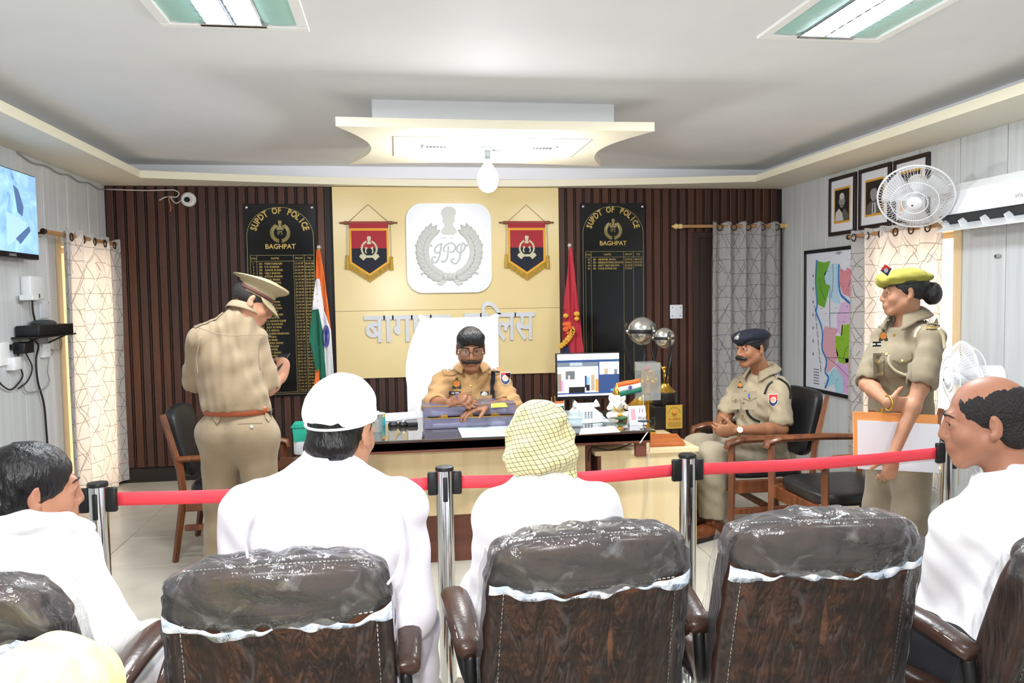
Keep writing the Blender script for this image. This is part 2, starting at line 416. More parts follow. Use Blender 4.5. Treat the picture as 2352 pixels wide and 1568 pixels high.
# recessed square fixtures: frame, mint reflector wings, tubes
m_frame_w = M('fixture_white', (250,250,250), .4); m_mint = M('mint_reflector', (176,220,210), .3, 0, bump=.3, bscale=40)
m_tube = M('tube_glow', (240,247,255), .4, emit=6); m_refl = M('silver_reflector', (225,232,240), .12, .9)
def fixture(x, y, label):
    q = thing('ceiling_light', (x, y, ZC), label, 'ceiling light', 'recessed square ceiling lights'); s = .29; w = .045; z = ZC
    f = MB(); f.bbox(x-s, x+s, y-s, y-s+w, z-.014, z, .003, 1).bbox(x-s, x+s, y+s-w, y+s, z-.014, z, .003, 1).bbox(x-s, x-s+w, y-s+w, y+s-w, z-.014, z, .003, 1).bbox(x+s-w, x+s, y-s+w, y+s-w, z-.014, z, .003, 1)
    f.build('frame', m_frame_w, q)
    for sg in (-1, 1):
        g = MB(); a, b = sorted((x+sg*.115, x+sg*(s-w))); g.grid(lambda u, v: (a+(b-a)*u, y-s+w+.01+(2*s-2*w-.02)*v, z-.004-.006*math.sin(PI*u)), 6, 2); g.build('reflector_wing', m_mint, q, smooth=True)
    for k, dx in enumerate((-.058, .058)):
        MB().bbox(x+dx-.055, x+dx+.055, y-s+w+.02, y+s-w-.02, z-.012, z-.002, .004, 1).build('lamp_tray', m_refl, q)
        MB().bbox(x+dx-.046, x+dx+.046, y-s+w+.03, y+s-w-.03, z-.018, z-.013, .002, 1).build('lamp_diffuser', m_tube, q)
        for j in range(7):
            yy = y-s+w+.05+j*.062; MB().box(x+dx-.052, x+dx+.052, yy, yy+.003, z-.026, z-.006).build('louvre', m_refl, q)
    MB().bbox(x-.13, x+.13, y+s-w-.03, y+s-w-.004, z-.022, z-.004, .003, 1).build('end_bracket', m_chrome, q)
    MB().bbox(x-.13, x+.13, y-s+w+.004, y-s+w+.03, z-.022, z-.004, .003, 1).build('end_bracket', m_chrome, q)
    return q
fixture(-.62, 3.10, 'square recessed ceiling light with mint reflectors at the upper left of the room')
fixture(1.865, 3.0, 'square recessed ceiling light with mint reflectors at the upper right of the room')
# ============================================================ bodies and cloth as smooth blended volumes
def V(*a): return np.array(a if len(a) > 1 else tuple(a[0]), dtype=np.float32)
def unit(v): v = np.asarray(v, dtype=np.float64); return (v/np.linalg.norm(v)).astype(np.float32)
class Sdf:
    def __init__(s, vox=.005): s.vox = vox; s.p = []; s.mods = []
    def cone(s, a, b, ra, rb=None, k=.02, flat=None, op='u'):
        a, b = V(a), V(b); rb = ra if rb is None else rb
        s.p.append(('c', a, b, ra, rb, k, flat, op)); return s
    def chain(s, pts, rs, k=.02, flat=None, op='u'):
        for i in range(len(pts)-1): s.cone(pts[i], pts[i+1], rs[i], rs[i+1], k, flat, op)
        return s
    def ell(s, c, r, Rm=None, k=.02, op='u'):
        r = (r, r, r) if not hasattr(r, '__len__') else r
        s.p.append(('e', V(c), V(r), None if Rm is None else np.array(Rm, dtype=np.float32), None, k, None, op)); return s
    def plane(s, p, n, k=.004):                       # keep the side opposite to n
        s.p.append(('p', V(p), unit(n), None, None, k, None, 'i')); return s
    def _bb(s, q):
        if q[0] == 'c':
            r = max(q[3], q[4]); return np.minimum(q[1], q[2])-r, np.maximum(q[1], q[2])+r
        r = max(q[2]); return q[1]-r, q[1]+r
    def mesh(s, smooth=1, disp=None):
        adds = [q for q in s.p if q[0] != 'p' and q[7] == 'u']
        lo = np.min([s._bb(q)[0] for q in adds], axis=0)-4*s.vox-.01; hi = np.max([s._bb(q)[1] for q in adds], axis=0)+4*s.vox+.01
        n = np.ceil((hi-lo)/s.vox).astype(int)+1
        ax = [lo[i]+s.vox*np.arange(n[i], dtype=np.float32) for i in range(3)]
        F = np.full(n, .5, np.float32)
        for q in s.p:
            kind, k, op = q[0], q[5], q[7]
            if kind == 'p': sl = [slice(0, n[i]) for i in range(3)]
            else:
                b0, b1 = s._bb(q); mg = k+3*s.vox
                sl = [slice(max(0, int((b0[i]-mg-lo[i])/s.vox)), min(n[i], int((b1[i]+mg-lo[i])/s.vox)+2)) for i in range(3)]
                if any(x.stop <= x.start for x in sl): continue
            X = ax[0][sl[0]][:, None, None]; Yv = ax[1][sl[1]][None, :, None]; Z = ax[2][sl[2]][None, None, :]
            if kind == 'c':
                a, b, ra, rb, fl = q[1], q[2], q[3], q[4], q[6]
                px, py, pz = X-a[0], Yv-a[1], Z-a[2]; d = b-a; g = 1.0
                if fl is not None:
                    nn, ratio = fl; nn = unit(nn); m = 1/ratio-1
                    t = px*nn[0]+py*nn[1]+pz*nn[2]; px = px+nn[0]*t*m; py = py+nn[1]*t*m; pz = pz+nn[2]*t*m
                    d = d+nn*float(d@nn)*m; g = .5*(ratio+1)
                L2 = float(d@d)+1e-9
                h = np.clip((px*d[0]+py*d[1]+pz*d[2])/L2, 0, 1)
                D = (np.sqrt((px-h*d[0])**2+(py-h*d[1])**2+(pz-h*d[2])**2)-(ra+(rb-ra)*h))*g
            elif kind == 'e':
                c, r, Rm = q[1], q[2], q[3]; px, py, pz = X-c[0], Yv-c[1], Z-c[2]
                if Rm is not None:
                    px, py, pz = (px*Rm[0, i]+py*Rm[1, i]+pz*Rm[2, i] for i in range(3))
                k0 = np.sqrt((px/r[0])**2+(py/r[1])**2+(pz/r[2])**2); k1 = np.sqrt((px/r[0]**2)**2+(py/r[1]**2)**2+(pz/r[2]**2)**2)+1e-6
                D = k0*(k0-1)/k1
            else: D = (X-q[1][0])*q[2][0]+(Yv-q[1][1])*q[2][1]+(Z-q[1][2])*q[2][2]
            A = F[sl[0], sl[1], sl[2]]
            if op == 'u': h = np.maximum(k-np.abs(A-D), 0)/k; r_ = np.minimum(A, D)-h*h*k*.25
            elif op == 's': D = -D; h = np.maximum(k-np.abs(A-D), 0)/k; r_ = np.maximum(A, D)+h*h*k*.25
            else: h = np.maximum(k-np.abs(A-D), 0)/k; r_ = np.maximum(A, D)+h*h*k*.25
            F[sl[0], sl[1], sl[2]] = r_
        if disp is not None:
            X, Yv, Z = ax[0][:, None, None], ax[1][None, :, None], ax[2][None, None, :]
            F = F-disp(X, Yv, Z)
        return surface_nets(F, ax, smooth)
def surface_nets(F, ax, smooth=1):
    neg = F < 0; n = F.shape
    cnt = np.zeros((n[0]-1, n[1]-1, n[2]-1), np.int8)
    for dx in (0, 1):
        for dy in (0, 1):
            for dz in (0, 1): cnt += neg[dx:n[0]-1+dx, dy:n[1]-1+dy, dz:n[2]-1+dz]
    I, J, K = np.nonzero((cnt > 0) & (cnt < 8)); m = len(I)
    idx = np.full(cnt.shape, -1, np.int32); idx[I, J, K] = np.arange(m)
    acc = np.zeros((m, 3), np.float32); num = np.zeros(m, np.float32)
    cor = [(a, b, c) for a in (0, 1) for b in (0, 1) for c in (0, 1)]
    for a in cor:
        for d in range(3):
            if a[d]: continue
            b = list(a); b[d] = 1
            fa = F[I+a[0], J+a[1], K+a[2]]; fb = F[I+b[0], J+b[1], K+b[2]]
            sel = (fa < 0) != (fb < 0); t = np.where(sel, fa/np.where(sel, fa-fb, 1), 0)
            for e in range(3): acc[:, e] += np.where(sel, a[e]+(t if e == d else 0), 0)
            num += sel
    acc /= num[:, None]
    h = ax[0][1]-ax[0][0]
    P = np.stack([ax[0][I]+acc[:, 0]*h, ax[1][J]+acc[:, 1]*h, ax[2][K]+acc[:, 2]*h], 1)
    Q = []
    for d in range(3):
        sl0 = [slice(1, n[i]-1) for i in range(3)]; sl0[d] = slice(0, n[d]-1); sl1 = list(sl0); sl1[d] = slice(1, n[d])
        s0 = neg[tuple(sl0)]; s1 = neg[tuple(sl1)]; e = np.nonzero(s0 != s1); flip = s0[e]
        i = [e[q]+(0 if q == d else 1) for q in range(3)]
        u, w = [q for q in range(3) if q != d]
        def g(a, b):
            j = [x.copy() for x in i]; j[u] = j[u]-a; j[w] = j[w]-b; return idx[j[0], j[1], j[2]]
        q = np.stack([g(1, 1), g(0, 1), g(0, 0), g(1, 0)], 1)
        if d == 1: flip = ~flip
        q[~flip] = q[~flip][:, ::-1]
        Q.append(q)
    Q = np.concatenate(Q); Q = Q[(Q >= 0).all(1)]
    if smooth:
        E = np.concatenate([Q[:, [0, 1]], Q[:, [1, 2]], Q[:, [2, 3]], Q[:, [3, 0]]])
        for it in range(smooth):
            S = np.zeros_like(P); C = np.zeros(len(P), np.float32)
            for c in range(3): S[:, c] = np.bincount(E[:, 0], P[E[:, 1], c], len(P))+np.bincount(E[:, 1], P[E[:, 0], c], len(P))
            C = np.bincount(E[:, 0], minlength=len(P))+np.bincount(E[:, 1], minlength=len(P))
            P = (P*.5+.5*S/np.maximum(C, 1)[:, None]).astype(np.float32)
    return P, Q
def np_obj(name, P, Q, mat, parent=None, tint=None, loc=None):
    o0 = np.array(WORLD.get(parent, Vector()) if parent is not None else (loc if loc is not None else (0, 0, 0)), dtype=np.float32)
    me = bpy.data.meshes.new(name); me.vertices.add(len(P)); me.vertices.foreach_set('co', (P-o0).ravel())
    me.loops.add(Q.size); me.loops.foreach_set('vertex_index', Q.ravel().astype(np.int32))
    me.polygons.add(len(Q)); me.polygons.foreach_set('loop_start', np.arange(0, Q.size, 4, dtype=np.int32)); 
    me.update(calc_edges=True); me.shade_smooth()
    if tint is not None:
        at_ = me.color_attributes.new('tint', 'FLOAT_COLOR', 'POINT'); c = np.ones((len(P), 4), np.float32); c[:, :3] = tint; at_.data.foreach_set('color', c.ravel())
    return link_mesh(name, me, mat, parent, loc if parent is None else None)
def wob(amp, f, seed=0, zs=1.0):
    """wrinkle field: a few warped waves"""
    r = np.random.RandomState(seed); K = r.normal(size=(5, 3)).astype(np.float32); K[:, 2] *= zs; ph = r.uniform(0, 6.28, 5)
    def fn(X, Y, Z):
        w = .35*np.sin((X*.7+Y*.6+Z*.4)*f*.6+ph[0])
        o = 0
        for i in range(5): o = o+np.sin((X*K[i, 0]+Y*K[i, 1]+Z*K[i, 2])*f+ph[i]+w*3)
        return (o*(amp/3.2)).astype(np.float32)
    return fn
class Tri:
    """ray casting on a finished cloth mesh, in world coordinates"""
    def __init__(s, o):
        w = WORLD[o]; s.b = BVHTree.FromPolygons([v.co+w for v in o.data.vertices], [tuple(p.vertices) for p in o.data.polygons])
    def hit(s, p, d, far=.5):
        d = Vector(d).normalized(); h = s.b.ray_cast(Vector(p)-d*.25, d, far+.25); return h[0], h[1]
def decal(tri, c, u, v, d, poly, name, mat, parent, lift=.003, thick=.003, n=10):
    """a thin patch (poly in u,v metres, star-shaped about its centre) laid on the cloth along direction d"""
    u, v, d = Vector(u).normalized(), Vector(v).normalized(), Vector(d).normalized(); c = Vector(c)
    cx = sum(p[0] for p in poly)/len(poly); cy = sum(p[1] for p in poly)/len(poly); vs = []; fs = []
    pts = []
    m = len(poly); per = []
    for i in range(m):
        a, b = poly[i], poly[(i+1) % m]; L = math.hypot(b[0]-a[0], b[1]-a[1]); k = max(1, int(L/.02))
        per += [(a[0]+(b[0]-a[0])*j/k, a[1]+(b[1]-a[1])*j/k) for j in range(k)]
    m = len(per); rings = 5
    for r_ in range(rings, 0, -1): pts += [(cx+(x-cx)*r_/rings, cy+(y-cy)*r_/rings) for x, y in per]
    pts.append((cx, cy)); last = None; h0 = tri.hit(c, d)[0] or c
    for (x, y) in pts:
        q = c+u*x+v*y; h, nn = tri.hit(q, d)
        if h is None: h = h0+u*x+v*y
        elif (h-q).dot(d) > (h0-c).dot(d)+.12: h = h0+u*x+v*y
        vs.append(h-d*lift)
    k = len(vs)
    top = [w-d*thick for w in vs]
    for r_ in range(rings-1):
        for i in range(m): fs.append((r_*m+i, r_*m+(i+1) % m, (r_+1)*m+(i+1) % m, (r_+1)*m+i))
    for i in range(m): fs.append(((rings-1)*m+i, (rings-1)*m+(i+1) % m, k-1))
    mb = MB(); mb.add(top, fs); mb.add(list(vs[:m])+top[:m], [(i, (i+1) % m, m+(i+1) % m, m+i) for i in range(m)])
    return mb.build(name, mat, parent, smooth=50)
def drape_line(tri, pts, d, r, name, mat, parent, lift=.002, n=6, flat=None, seg=6):
    q = []
    for p in spline(pts, seg):
        h, nn = tri.hit(p, d); q.append((h if h is not None and (h-p).length < .12 else p)-Vector(d).normalized()*(r*.6+lift))
    return MB().tube(q, r, n, flat=flat).build(name, mat, parent, smooth=True)

# ------------------------------------------------------------ skin with lips / tint
def skin(name, col, rough=.5):
    m = M(name, col, rough, sub=0); N, L, b = nodes(m)
    a = N.new('ShaderNodeVertexColor'); a.layer_name = 'tint'; mx = N.new('ShaderNodeMix'); mx.data_type = 'RGBA'; mx.blend_type = 'MULTIPLY'; mx.inputs[0].default_value = 1
    no = N.new('ShaderNodeTexNoise'); no.inputs['Scale'].default_value = 14; tc = N.new('ShaderNodeTexCoord'); L.new(tc.outputs['Object'], no.inputs['Vector'])
    cr = N.new('ShaderNodeValToRGB'); c = lin(col); cr.color_ramp.elements[0].color = (*[v*.88 for v in c], 1); cr.color_ramp.elements[1].color = (*[min(1, v*1.1) for v in c], 1)
    L.new(no.outputs['Fac'], cr.inputs[0]); L.new(cr.outputs[0], mx.inputs[6]); L.new(a.outputs[0], mx.inputs[7]); L.new(mx.outputs[2], b.inputs['Base Color'])
    return m
m_hair = M('hair_black', (24,22,23), .38, col2=(14,13,14), scale=60, stretch=(1,1,.3), bump=.5, bscale=140)
m_eye = M('eye_white', (225,218,210), .25); m_iris = M('iris_dark', (28,18,14), .2); m_brow = M('brow_black', (26,20,18), .7)

def frame(fwd, upv=(0, 0, 1)):
    f = Vector(fwd).normalized(); r = f.cross(Vector(upv)).normalized(); u = r.cross(f)
    return np.array([[r.x, f.x, u.x], [r.y, f.y, u.y], [r.z, f.z, u.z]], dtype=np.float32)   # columns right, forward, up
class Head:
    def __init__(h, c, fwd, upv=(0, 0, 1), s=1.0, wide=1.0): h.c = V(c); h.R = frame(fwd, upv); h.s = s; h.w = wide
    def P(h, x, y, z): return h.c+h.R@(V(x*h.w, y, z)*h.s)
    def D(h, x, y, z): return Vector(h.R@V(x, y, z))
    def skull(h, S, jaw=1.0, nose=1.0, ears=True, k=.018):
        s = h.s; E = lambda c, r, k=k, op='u': S.ell(h.P(*c), [r[0]*s*h.w, r[1]*s, r[2]*s], h.R, k*s, op)
        Cn = lambda a, b, ra, rb, k=k, op='u': S.cone(h.P(*a), h.P(*b), ra*s, rb*s, k*s, None, op)
        E((0, -.012, .036), (.073, .092, .082)); E((0, .026, -.022), (.062, .064, .082), .03)
        for x in (-1, 1):
            Cn((x*.052, .006, -.050), (x*.020, .068, -.098*jaw), .020, .017, .03); E((x*.038, .062, -.026), (.024, .024, .026), .02)
        E((0, .074, -.096*jaw), (.024, .020, .020), .02)
        Cn((-.034, .083, .027), (.034, .083, .027), .011, .011, .014)
        for x in (-1, 1): E((x*.032, .101, .008), (.019, .016, .0115), .012, 's')
        Cn((0, .090, .020), (0, .108*nose, -.026), .0085, .0125, .010)
        for x in (-1, 1): E((x*.0135, .098, -.031), (.009, .012, .0085), .006)
        E((0, .087, -.060), (.030, .018, .022), .02)
        Cn((-.019, .098, -.0605), (.019, .098, -.0605), .0055, .0055, .006); Cn((-.016, .097, -.0705), (.016, .097, -.0705), .0062, .0062, .006)
        for x in (-1, 1):                                   # upper lids
            Cn((x*.018, .088, .011), (x*.032, .0925, .0165), .0042, .0045, .005); Cn((x*.032, .0925, .0165), (x*.049, .080, .008), .0045, .0055, .005); Cn((x*.049, .079, .004), (x*.046, .080, -.002), .005, .004, .005)
            Cn((x*.020, .088, -.003), (x*.044, .084, -.003), .0035, .0035, .006)
        if ears:
            for x in (-1, 1):
                S.ell(h.P(x*.079, -.012, -.004), [.0075*s, .019*s, .033*s], h.R@np.array([[math.cos(.35*x), math.sin(.35*x), 0], [-math.sin(.35*x), math.cos(.35*x), 0], [0, 0, 1]], dtype=np.float32), .006*s)
                E((x*.086, -.004, .000), (.006, .010, .020), .005, 's')
                E((x*.078, -.002, -.030), (.006, .008, .009), .006)
    def neck(h, S, base, r0=.052, r1=.060):
        S.cone(h.P(0, -.018, -.06), base, r0*h.s, r1*h.s, .03*h.s)
    def tint(h, P):
        """lips a little redder"""
        q = (P-h.c)@h.R/h.s; t = np.ones((len(P), 3), np.float32)
        d = np.sqrt((q[:, 0]/.024)**2+((q[:, 2]+.0655)/.0105)**2); m = np.clip(1.6-d, 0, 1)*(q[:, 1] > .082)
        t[:, 0] -= .22*m; t[:, 1] -= .38*m; t[:, 2] -= .34*m
        return t
    def eyes(h, parent, look=0.0, open_=1.0):
        for x in (-1, 1):
            c = h.P(x*.0312, .0775, .0065); e = MB(); e.ball((0, 0, 0), .0112*h.s, 14, 9); e.xf(Matrix.Translation(Vector(c))); o = e.build('eye', m_eye, parent, smooth=True)
            g = Vector(h.R@V(look, 1, -.12)).normalized(); i = MB(); i.ball((0, 0, 0), (.0060*h.s, .0060*h.s, .0025*h.s), 12, 6); i.xf(Matrix.Translation(Vector(c)+g*.0105*h.s) @ g.to_track_quat('Z', 'Y').to_matrix().to_4x4()); i.build('iris', m_iris, o, smooth=True)
    def brows(h, parent, th=.0042):
        for x in (-1, 1):
            MB().tube([h.P(x*.012, .0955, .026), h.P(x*.026, .0955, .032), h.P(x*.040, .089, .031), h.P(x*.052, .076, .024)], [th*h.s*.9, th*h.s*1.1, th*h.s, th*h.s*.4], 6, flat=.6).build('eyebrow', m_brow, parent, smooth=True)
    def moustache(h, parent, vox=.0025, curl=.012, wide=.05, th=1.0):
        S = Sdf(vox); s = h.s
        for x in (-1, 1): S.chain([h.P(0, .107, -.049), h.P(x*wide*.5, .103, -.052), h.P(x*wide*.85, .090, -.058), h.P(x*wide*1.12, .078, -.058+curl)], [.0075*s*th, .0088*s*th, .0062*s*th, .0022*s*th], .006*s)
        P, Q = S.mesh(1, wob(.0008, 420, 3)); np_obj('moustache', P, Q, m_hair, parent)
def arm(S, sh, el, wr, s=1.0, r=(.052, .043, .038, .026), k=.02):
    S.cone(sh, el, r[0]*s, r[1]*s, k); mid = V(el)+(V(wr)-V(el))*.3
    S.chain([el, mid, wr], [r[1]*s*.95, r[2]*s*1.08, r[3]*s], k)
def hand(S, wr, d, n, thumb, s=1.0, curl=.5, spread=.08, tcurl=.3, k=.006, ts=1.0):
    """palm, four jointed fingers and a thumb; n = way the palm faces, thumb = side the thumb is on"""
    d = Vector(d).normalized(); n = Vector(n); n = (n-d*n.dot(d)).normalized(); t = d.cross(n); 
    if t.dot(Vector(thumb)) < 0: t = -t
    w = Vector([float(x) for x in wr]); A = lambda v: V(v)
    S.cone(A(w), A(w+d*.045*s), .026*s, .034*s, .015*s, (A(n), .45)); S.cone(A(w+d*.03*s), A(w+d*.082*s), .035*s, .038*s, .015*s, (A(n), .38))
    for i, (l, x) in enumerate(((1.0, .028), (1.08, .0095), (1.02, -.0095), (.80, -.027))):
        b = w+d*(.083-.004*abs(i-1))*s+t*x*s; dirn = (d+t*spread*(1.5-i)*.5).normalized(); a = curl
        rr = (.0096, .0090, .0082, .0068)
        for j, L in enumerate((.043, .027, .021)):
            ang = a*(.8 if j == 0 else 1.1); ax_ = dirn.cross(n).normalized(); q = Matrix.Rotation(ang, 3, ax_)
            dirn = (q @ dirn).normalized(); n2 = (q @ n).normalized()
            e = b+dirn*L*l*s; S.cone(A(b), A(e), rr[j]*s, rr[j+1]*s, k*s); b = e; n = n if False else n
            nn = n2
        # restore palm normal for the next finger
    b = w+d*.022*s+t*.028*s; dirn = (t*.75+d*.65+n*.25*ts).normalized()
    for j, (L, r0, r1) in enumerate(((.040, .0145, .0115), (.030, .0108, .0098), (.025, .0096, .0075))):
        e = b+dirn*L*s; S.cone(A(b), A(e), r0*s, r1*s, .012*s if j == 0 else k*s); b = e
        dirn = (dirn+d*.35+n*tcurl).normalized()
# ============================================================ PEOPLE
def A3(px, py, Y): return V(at(px, py, Y))
def fabric(name, col, col2=None, scale=9, rough=.85, bump=.12, bscale=220):
    return M(name, col, rough, col2=col2, scale=scale, bump=bump, bscale=bscale, sheen=.15, detail=3)
m_kA = fabric('khaki_tan', (178,140,92), (166,128,82)); m_kB = fabric('khaki_back', (150,131,105), (140,121,95)); m_kBt = fabric('khaki_trousers', (144,126,101), (135,117,92))
m_kC = fabric('khaki_grey', (168,154,128), (156,142,116)); m_kCt = fabric('khaki_grey_trousers', (158,146,124), (148,136,114))
m_kD = fabric('khaki_olive', (124,112,90), (115,103,82)); m_kDt = fabric('khaki_olive_trousers', (126,115,96), (117,106,88))
m_belt = M('belt_tan', (168,82,48), .4, col2=(150,70,40), scale=8); m_brass = M('brass', (214,176,84), .25, .9); m_silver = M('silver', (222,222,224), .25, .9)
m_navy = M('navy_wool', (24,26,40), .85, bump=.3, bscale=200); m_olive = M('olive_beret', (150,144,62), .9, col2=(138,132,54), scale=12, bump=.3, bscale=220)
m_red = M('badge_red', (206,44,52), .6); m_blue = M('badge_blue', (36,44,92), .6); m_gold = M('gold_thread', (214,160,52), .5); m_cream2 = M('badge_cream', (232,222,196), .6)
m_shoe = M('brown_leather_shoe', (122,66,36), .35, col2=(92,48,28), scale=9); m_sole = M('rubber_sole', (30,26,26), .7); m_lace = M('lace', (70,44,30), .8)
m_wshirt = fabric('white_cotton', (240,239,242), (234,233,238), bump=.05); m_lilac = fabric('lilac_white_cotton', (240,234,243), (232,226,238), bump=.05)
m_cap = fabric('white_cap', (252,254,254), bump=.06)

def upper(S, J, g=0.0, s=1.0, ratio=.70, k=.04):
    pel, wai, che, nb, sl, sr, fr = J['pel'], J['wai'], J['che'], J['nb'], J['shL'], J['shR'], J['f']
    S.cone(pel, wai, .146*s+g, .136*s+g, k, (fr, ratio+.06)); S.cone(wai, che, .136*s+g, .140*s+g, k, (fr, ratio+.02))
    u = che+(nb-che)*.5; S.cone(che, u, .140*s+g, .112*s+g, k, (fr, ratio+.02)); S.cone(u, nb, .085*s+g, .050*s+g, k, (fr, .85))
    for sh in (sl, sr):
        S.cone(sh+(nb-sh)*.08, che+(nb-che)*.86, .042*s+g, .046*s+g, k); S.cone(sh+(che-sh)*.12, (wai+che)*.5+(sh-che)*.30, .050*s+g, .080*s+g, k, (fr, .8))
def legs(S, J, g=0.0, s=1.0, k=.03, r=(.092, .064, .058, .042)):
    for q in 'LR':
        S.cone(J['hip'+q], J['kn'+q], r[0]*s+g, r[1]*s+g, k); c = J['kn'+q]+(J['an'+q]-J['kn'+q])*.3
        S.chain([J['kn'+q], c, J['an'+q]], [r[1]*s+g, r[2]*s+g, r[3]*s+g], k)
    S.cone(J['hipL'], J['hipR'], .10*s+g, .10*s+g, k+.02); S.cone(J['pel'], (J['hipL']+J['hipR'])/2, .145*s+g, .13*s+g, .05, (J['f'], .75))
def feet(S, J, s=1.0, r=.036):
    for q in 'LR':
        S.cone(J['an'+q], J['to'+q], r*s, r*.8*s, .03, ((0, 0, 1), .8))
def body_mesh(J, h, s=1.0, vox=.0045, skull=True, **kw):
    """one continuous skin surface: head, trunk, limbs, hands"""
    S = Sdf(vox); upper(S, J, -.012, s); h.skull(S, **kw); h.neck(S, J['nb'])
    for q in 'LR': arm(S, J['sh'+q], J['el'+q], J['wr'+q], s*J.get('arm', .96))
    legs(S, J, -.010, s, r=(.085, .058, .050, .034)); feet(S, J, s, .030)
    for q in 'LR':
        if 'h'+q in J: hand(S, J['wr'+q], *J['h'+q][:3], s=s, **J['h'+q][3])
    return S
def auto_legs(J, f, sit, s=1.0, spread=.10):
    """fill in legs from the pelvis"""
    f = unit((f[0], f[1], 0)); r = V(f[1], -f[0], 0); p = J['pel']
    for q, sg in (('L', -1), ('R', 1)):
        hp = p+r*sg*.095*s+V(0, 0, -.03)
        J.setdefault('hip'+q, hp)
        if sit: kn = V(hp[0]+f[0]*.42*s+r[0]*sg*spread*.5, hp[1]+f[1]*.42*s+r[1]*sg*spread*.5, hp[2]+.02); an = V(kn[0]+f[0]*.02, kn[1]+f[1]*.02, .085)
        else: kn = V(hp[0]+r[0]*sg*.01+f[0]*.02, hp[1]+f[1]*.02, (hp[2]+.08)*.52); an = V(hp[0]+r[0]*sg*.02, hp[1], .085)
        J.setdefault('kn'+q, kn); J.setdefault('an'+q, an)
        a = J['an'+q]; J.setdefault('to'+q, V(a[0]+f[0]*.15, a[1]+f[1]*.15, .04))
def shoe_mesh(J, q, parent, mat=m_shoe, s=1.0):
    S = Sdf(.004); a, t = J['an'+q], J['to'+q]; d = unit(t-a); d[2] = 0; d = unit(d)
    b = V(a[0], a[1], .055)-d*.03
    S.cone(b, V(a[0], a[1], .10), .040*s, .040*s, .02); S.cone(b, b+d*.13*s+V(0, 0, -.008), .042*s, .040*s, .03); S.cone(b+d*.12*s+V(0, 0, -.01), b+d*.20*s+V(0, 0, -.014), .040*s, .034*s, .02); S.plane((0, 0, .016), (0, 0, -1))
    P, Q = S.mesh(1); o = np_obj('shoe', P, Q, mat, parent)
    S = Sdf(.004); S.cone(V(b[0], b[1], .012)-d*.012, V(b[0], b[1], .012)+d*.205*s, .046*s, .042*s, .01, ((0, 0, 1), .34)); S.plane((0, 0, 0), (0, 0, -1)); P, Q = S.mesh(1); np_obj('sole', P, Q, m_sole, o)
    l = MB()
    sd = np.cross(d, V(0, 0, 1))
    for i in range(4):
        c = b+d*(.055+.022*i)+V(0, 0, .040-.006*i); l.tube([c-sd*.022, c+V(0, 0, .006), c+sd*.022], .0022, 5)
    l.build('lace', m_lace, o); return o
def collar(base, up_, fr, r, hgt, name, mat, parent, gap=.35, flare=.02, n=26, back=1.0):
    """turned-down shirt collar around the neck; open in front"""
    base, up_, fr = Vector([float(x) for x in base]), Vector(up_).normalized(), Vector([float(x) for x in fr]); fr = (fr-up_*fr.dot(up_)).normalized(); rt_ = fr.cross(up_).normalized(); mb = MB()
    def p(u, v):
        a = gap+(2*PI-2*gap)*u; k = 1-abs(2*u-1); pt = max(0, 1-min(u, 1-u)/.12)
        if v < .34: rr, z = r*(1+.02*v), hgt*(v/.34)
        else: w = (v-.34)/.66; rr, z = r*1.02+flare*w**.7+.012*pt*w, hgt*(1-(1.0+.75*pt)*w)
        return base+fr*math.cos(a)*rr+rt_*math.sin(a)*rr*.96+up_*(z+.02*back*(1-math.cos(a))*.5)
    mb.grid(p, n, 8); return mb.build(name, mat, parent, smooth=True, solid=.004)
SHIELD = [(-.036, .042), (0, .042), (.036, .042), (.036, -.008), (.030, -.028), (.014, -.044), (0, -.05), (-.014, -.044), (-.030, -.028), (-.036, -.008)]
def circle(r, n=20, cx=0, cy=0, ry=None): return [(cx+r*math.cos(2*PI*i/n), cy+(ry or r)*math.sin(2*PI*i/n)) for i in range(n)]
def sc(poly, k, dx=0, dy=0): return [(x*k+dx, y*k+dy) for x, y in poly]
def rect(w, h, dx=0, dy=0): return [(dx-w/2, dy-h/2), (dx+w/2, dy-h/2), (dx+w/2, dy+h/2), (dx-w/2, dy+h/2)]
def shield_badge(tri, c, u, v, d, parent, k=1.0):
    o = decal(tri, c, u, v, d, sc(SHIELD, k*1.12), 'sleeve_badge', m_cream2, parent, .002, .002)
    decal(tri, c, u, v, d, sc(SHIELD, k), 'badge_field', m_blue, o, .0042, .0015)
    decal(tri, c, u, v, d, sc([(-.036, .042), (.036, .042), (.036, -.002), (-.036, -.002)], k), 'badge_upper', m_red, o, .0056, .0012)
    decal(tri, c, u, v, d, circle(.024*k), 'badge_disc', m_cream2, o, .0072, .001)
    decal(tri, c, u, v, d, circle(.0165*k, 14), 'badge_emblem', M('badge_print', (206,150,130), .6), o, .0086, .0008)
    return o
def pocket(tri, c, u, v, d, w, h, mat, parent):
    o = decal(tri, c, u, v, d, [(-w/2, -h/2), (w/2, -h/2), (w/2, h/2), (-w/2, h/2)], 'pocket', mat, parent, .001, .003)
    decal(tri, c, u, v, d, [(-w/2-.003, h/2+.004), (-w/2-.003, h/2-.030), (0, h/2-.05), (w/2+.003, h/2-.030), (w/2+.003, h/2+.004)], 'pocket_flap', mat, o, .004, .004)
    decal(tri, Vector(c)+Vector(v).normalized()*(h/2-.036), u, v, d, circle(.006, 10), 'button', m_brass, o, .008, .003)
    return o
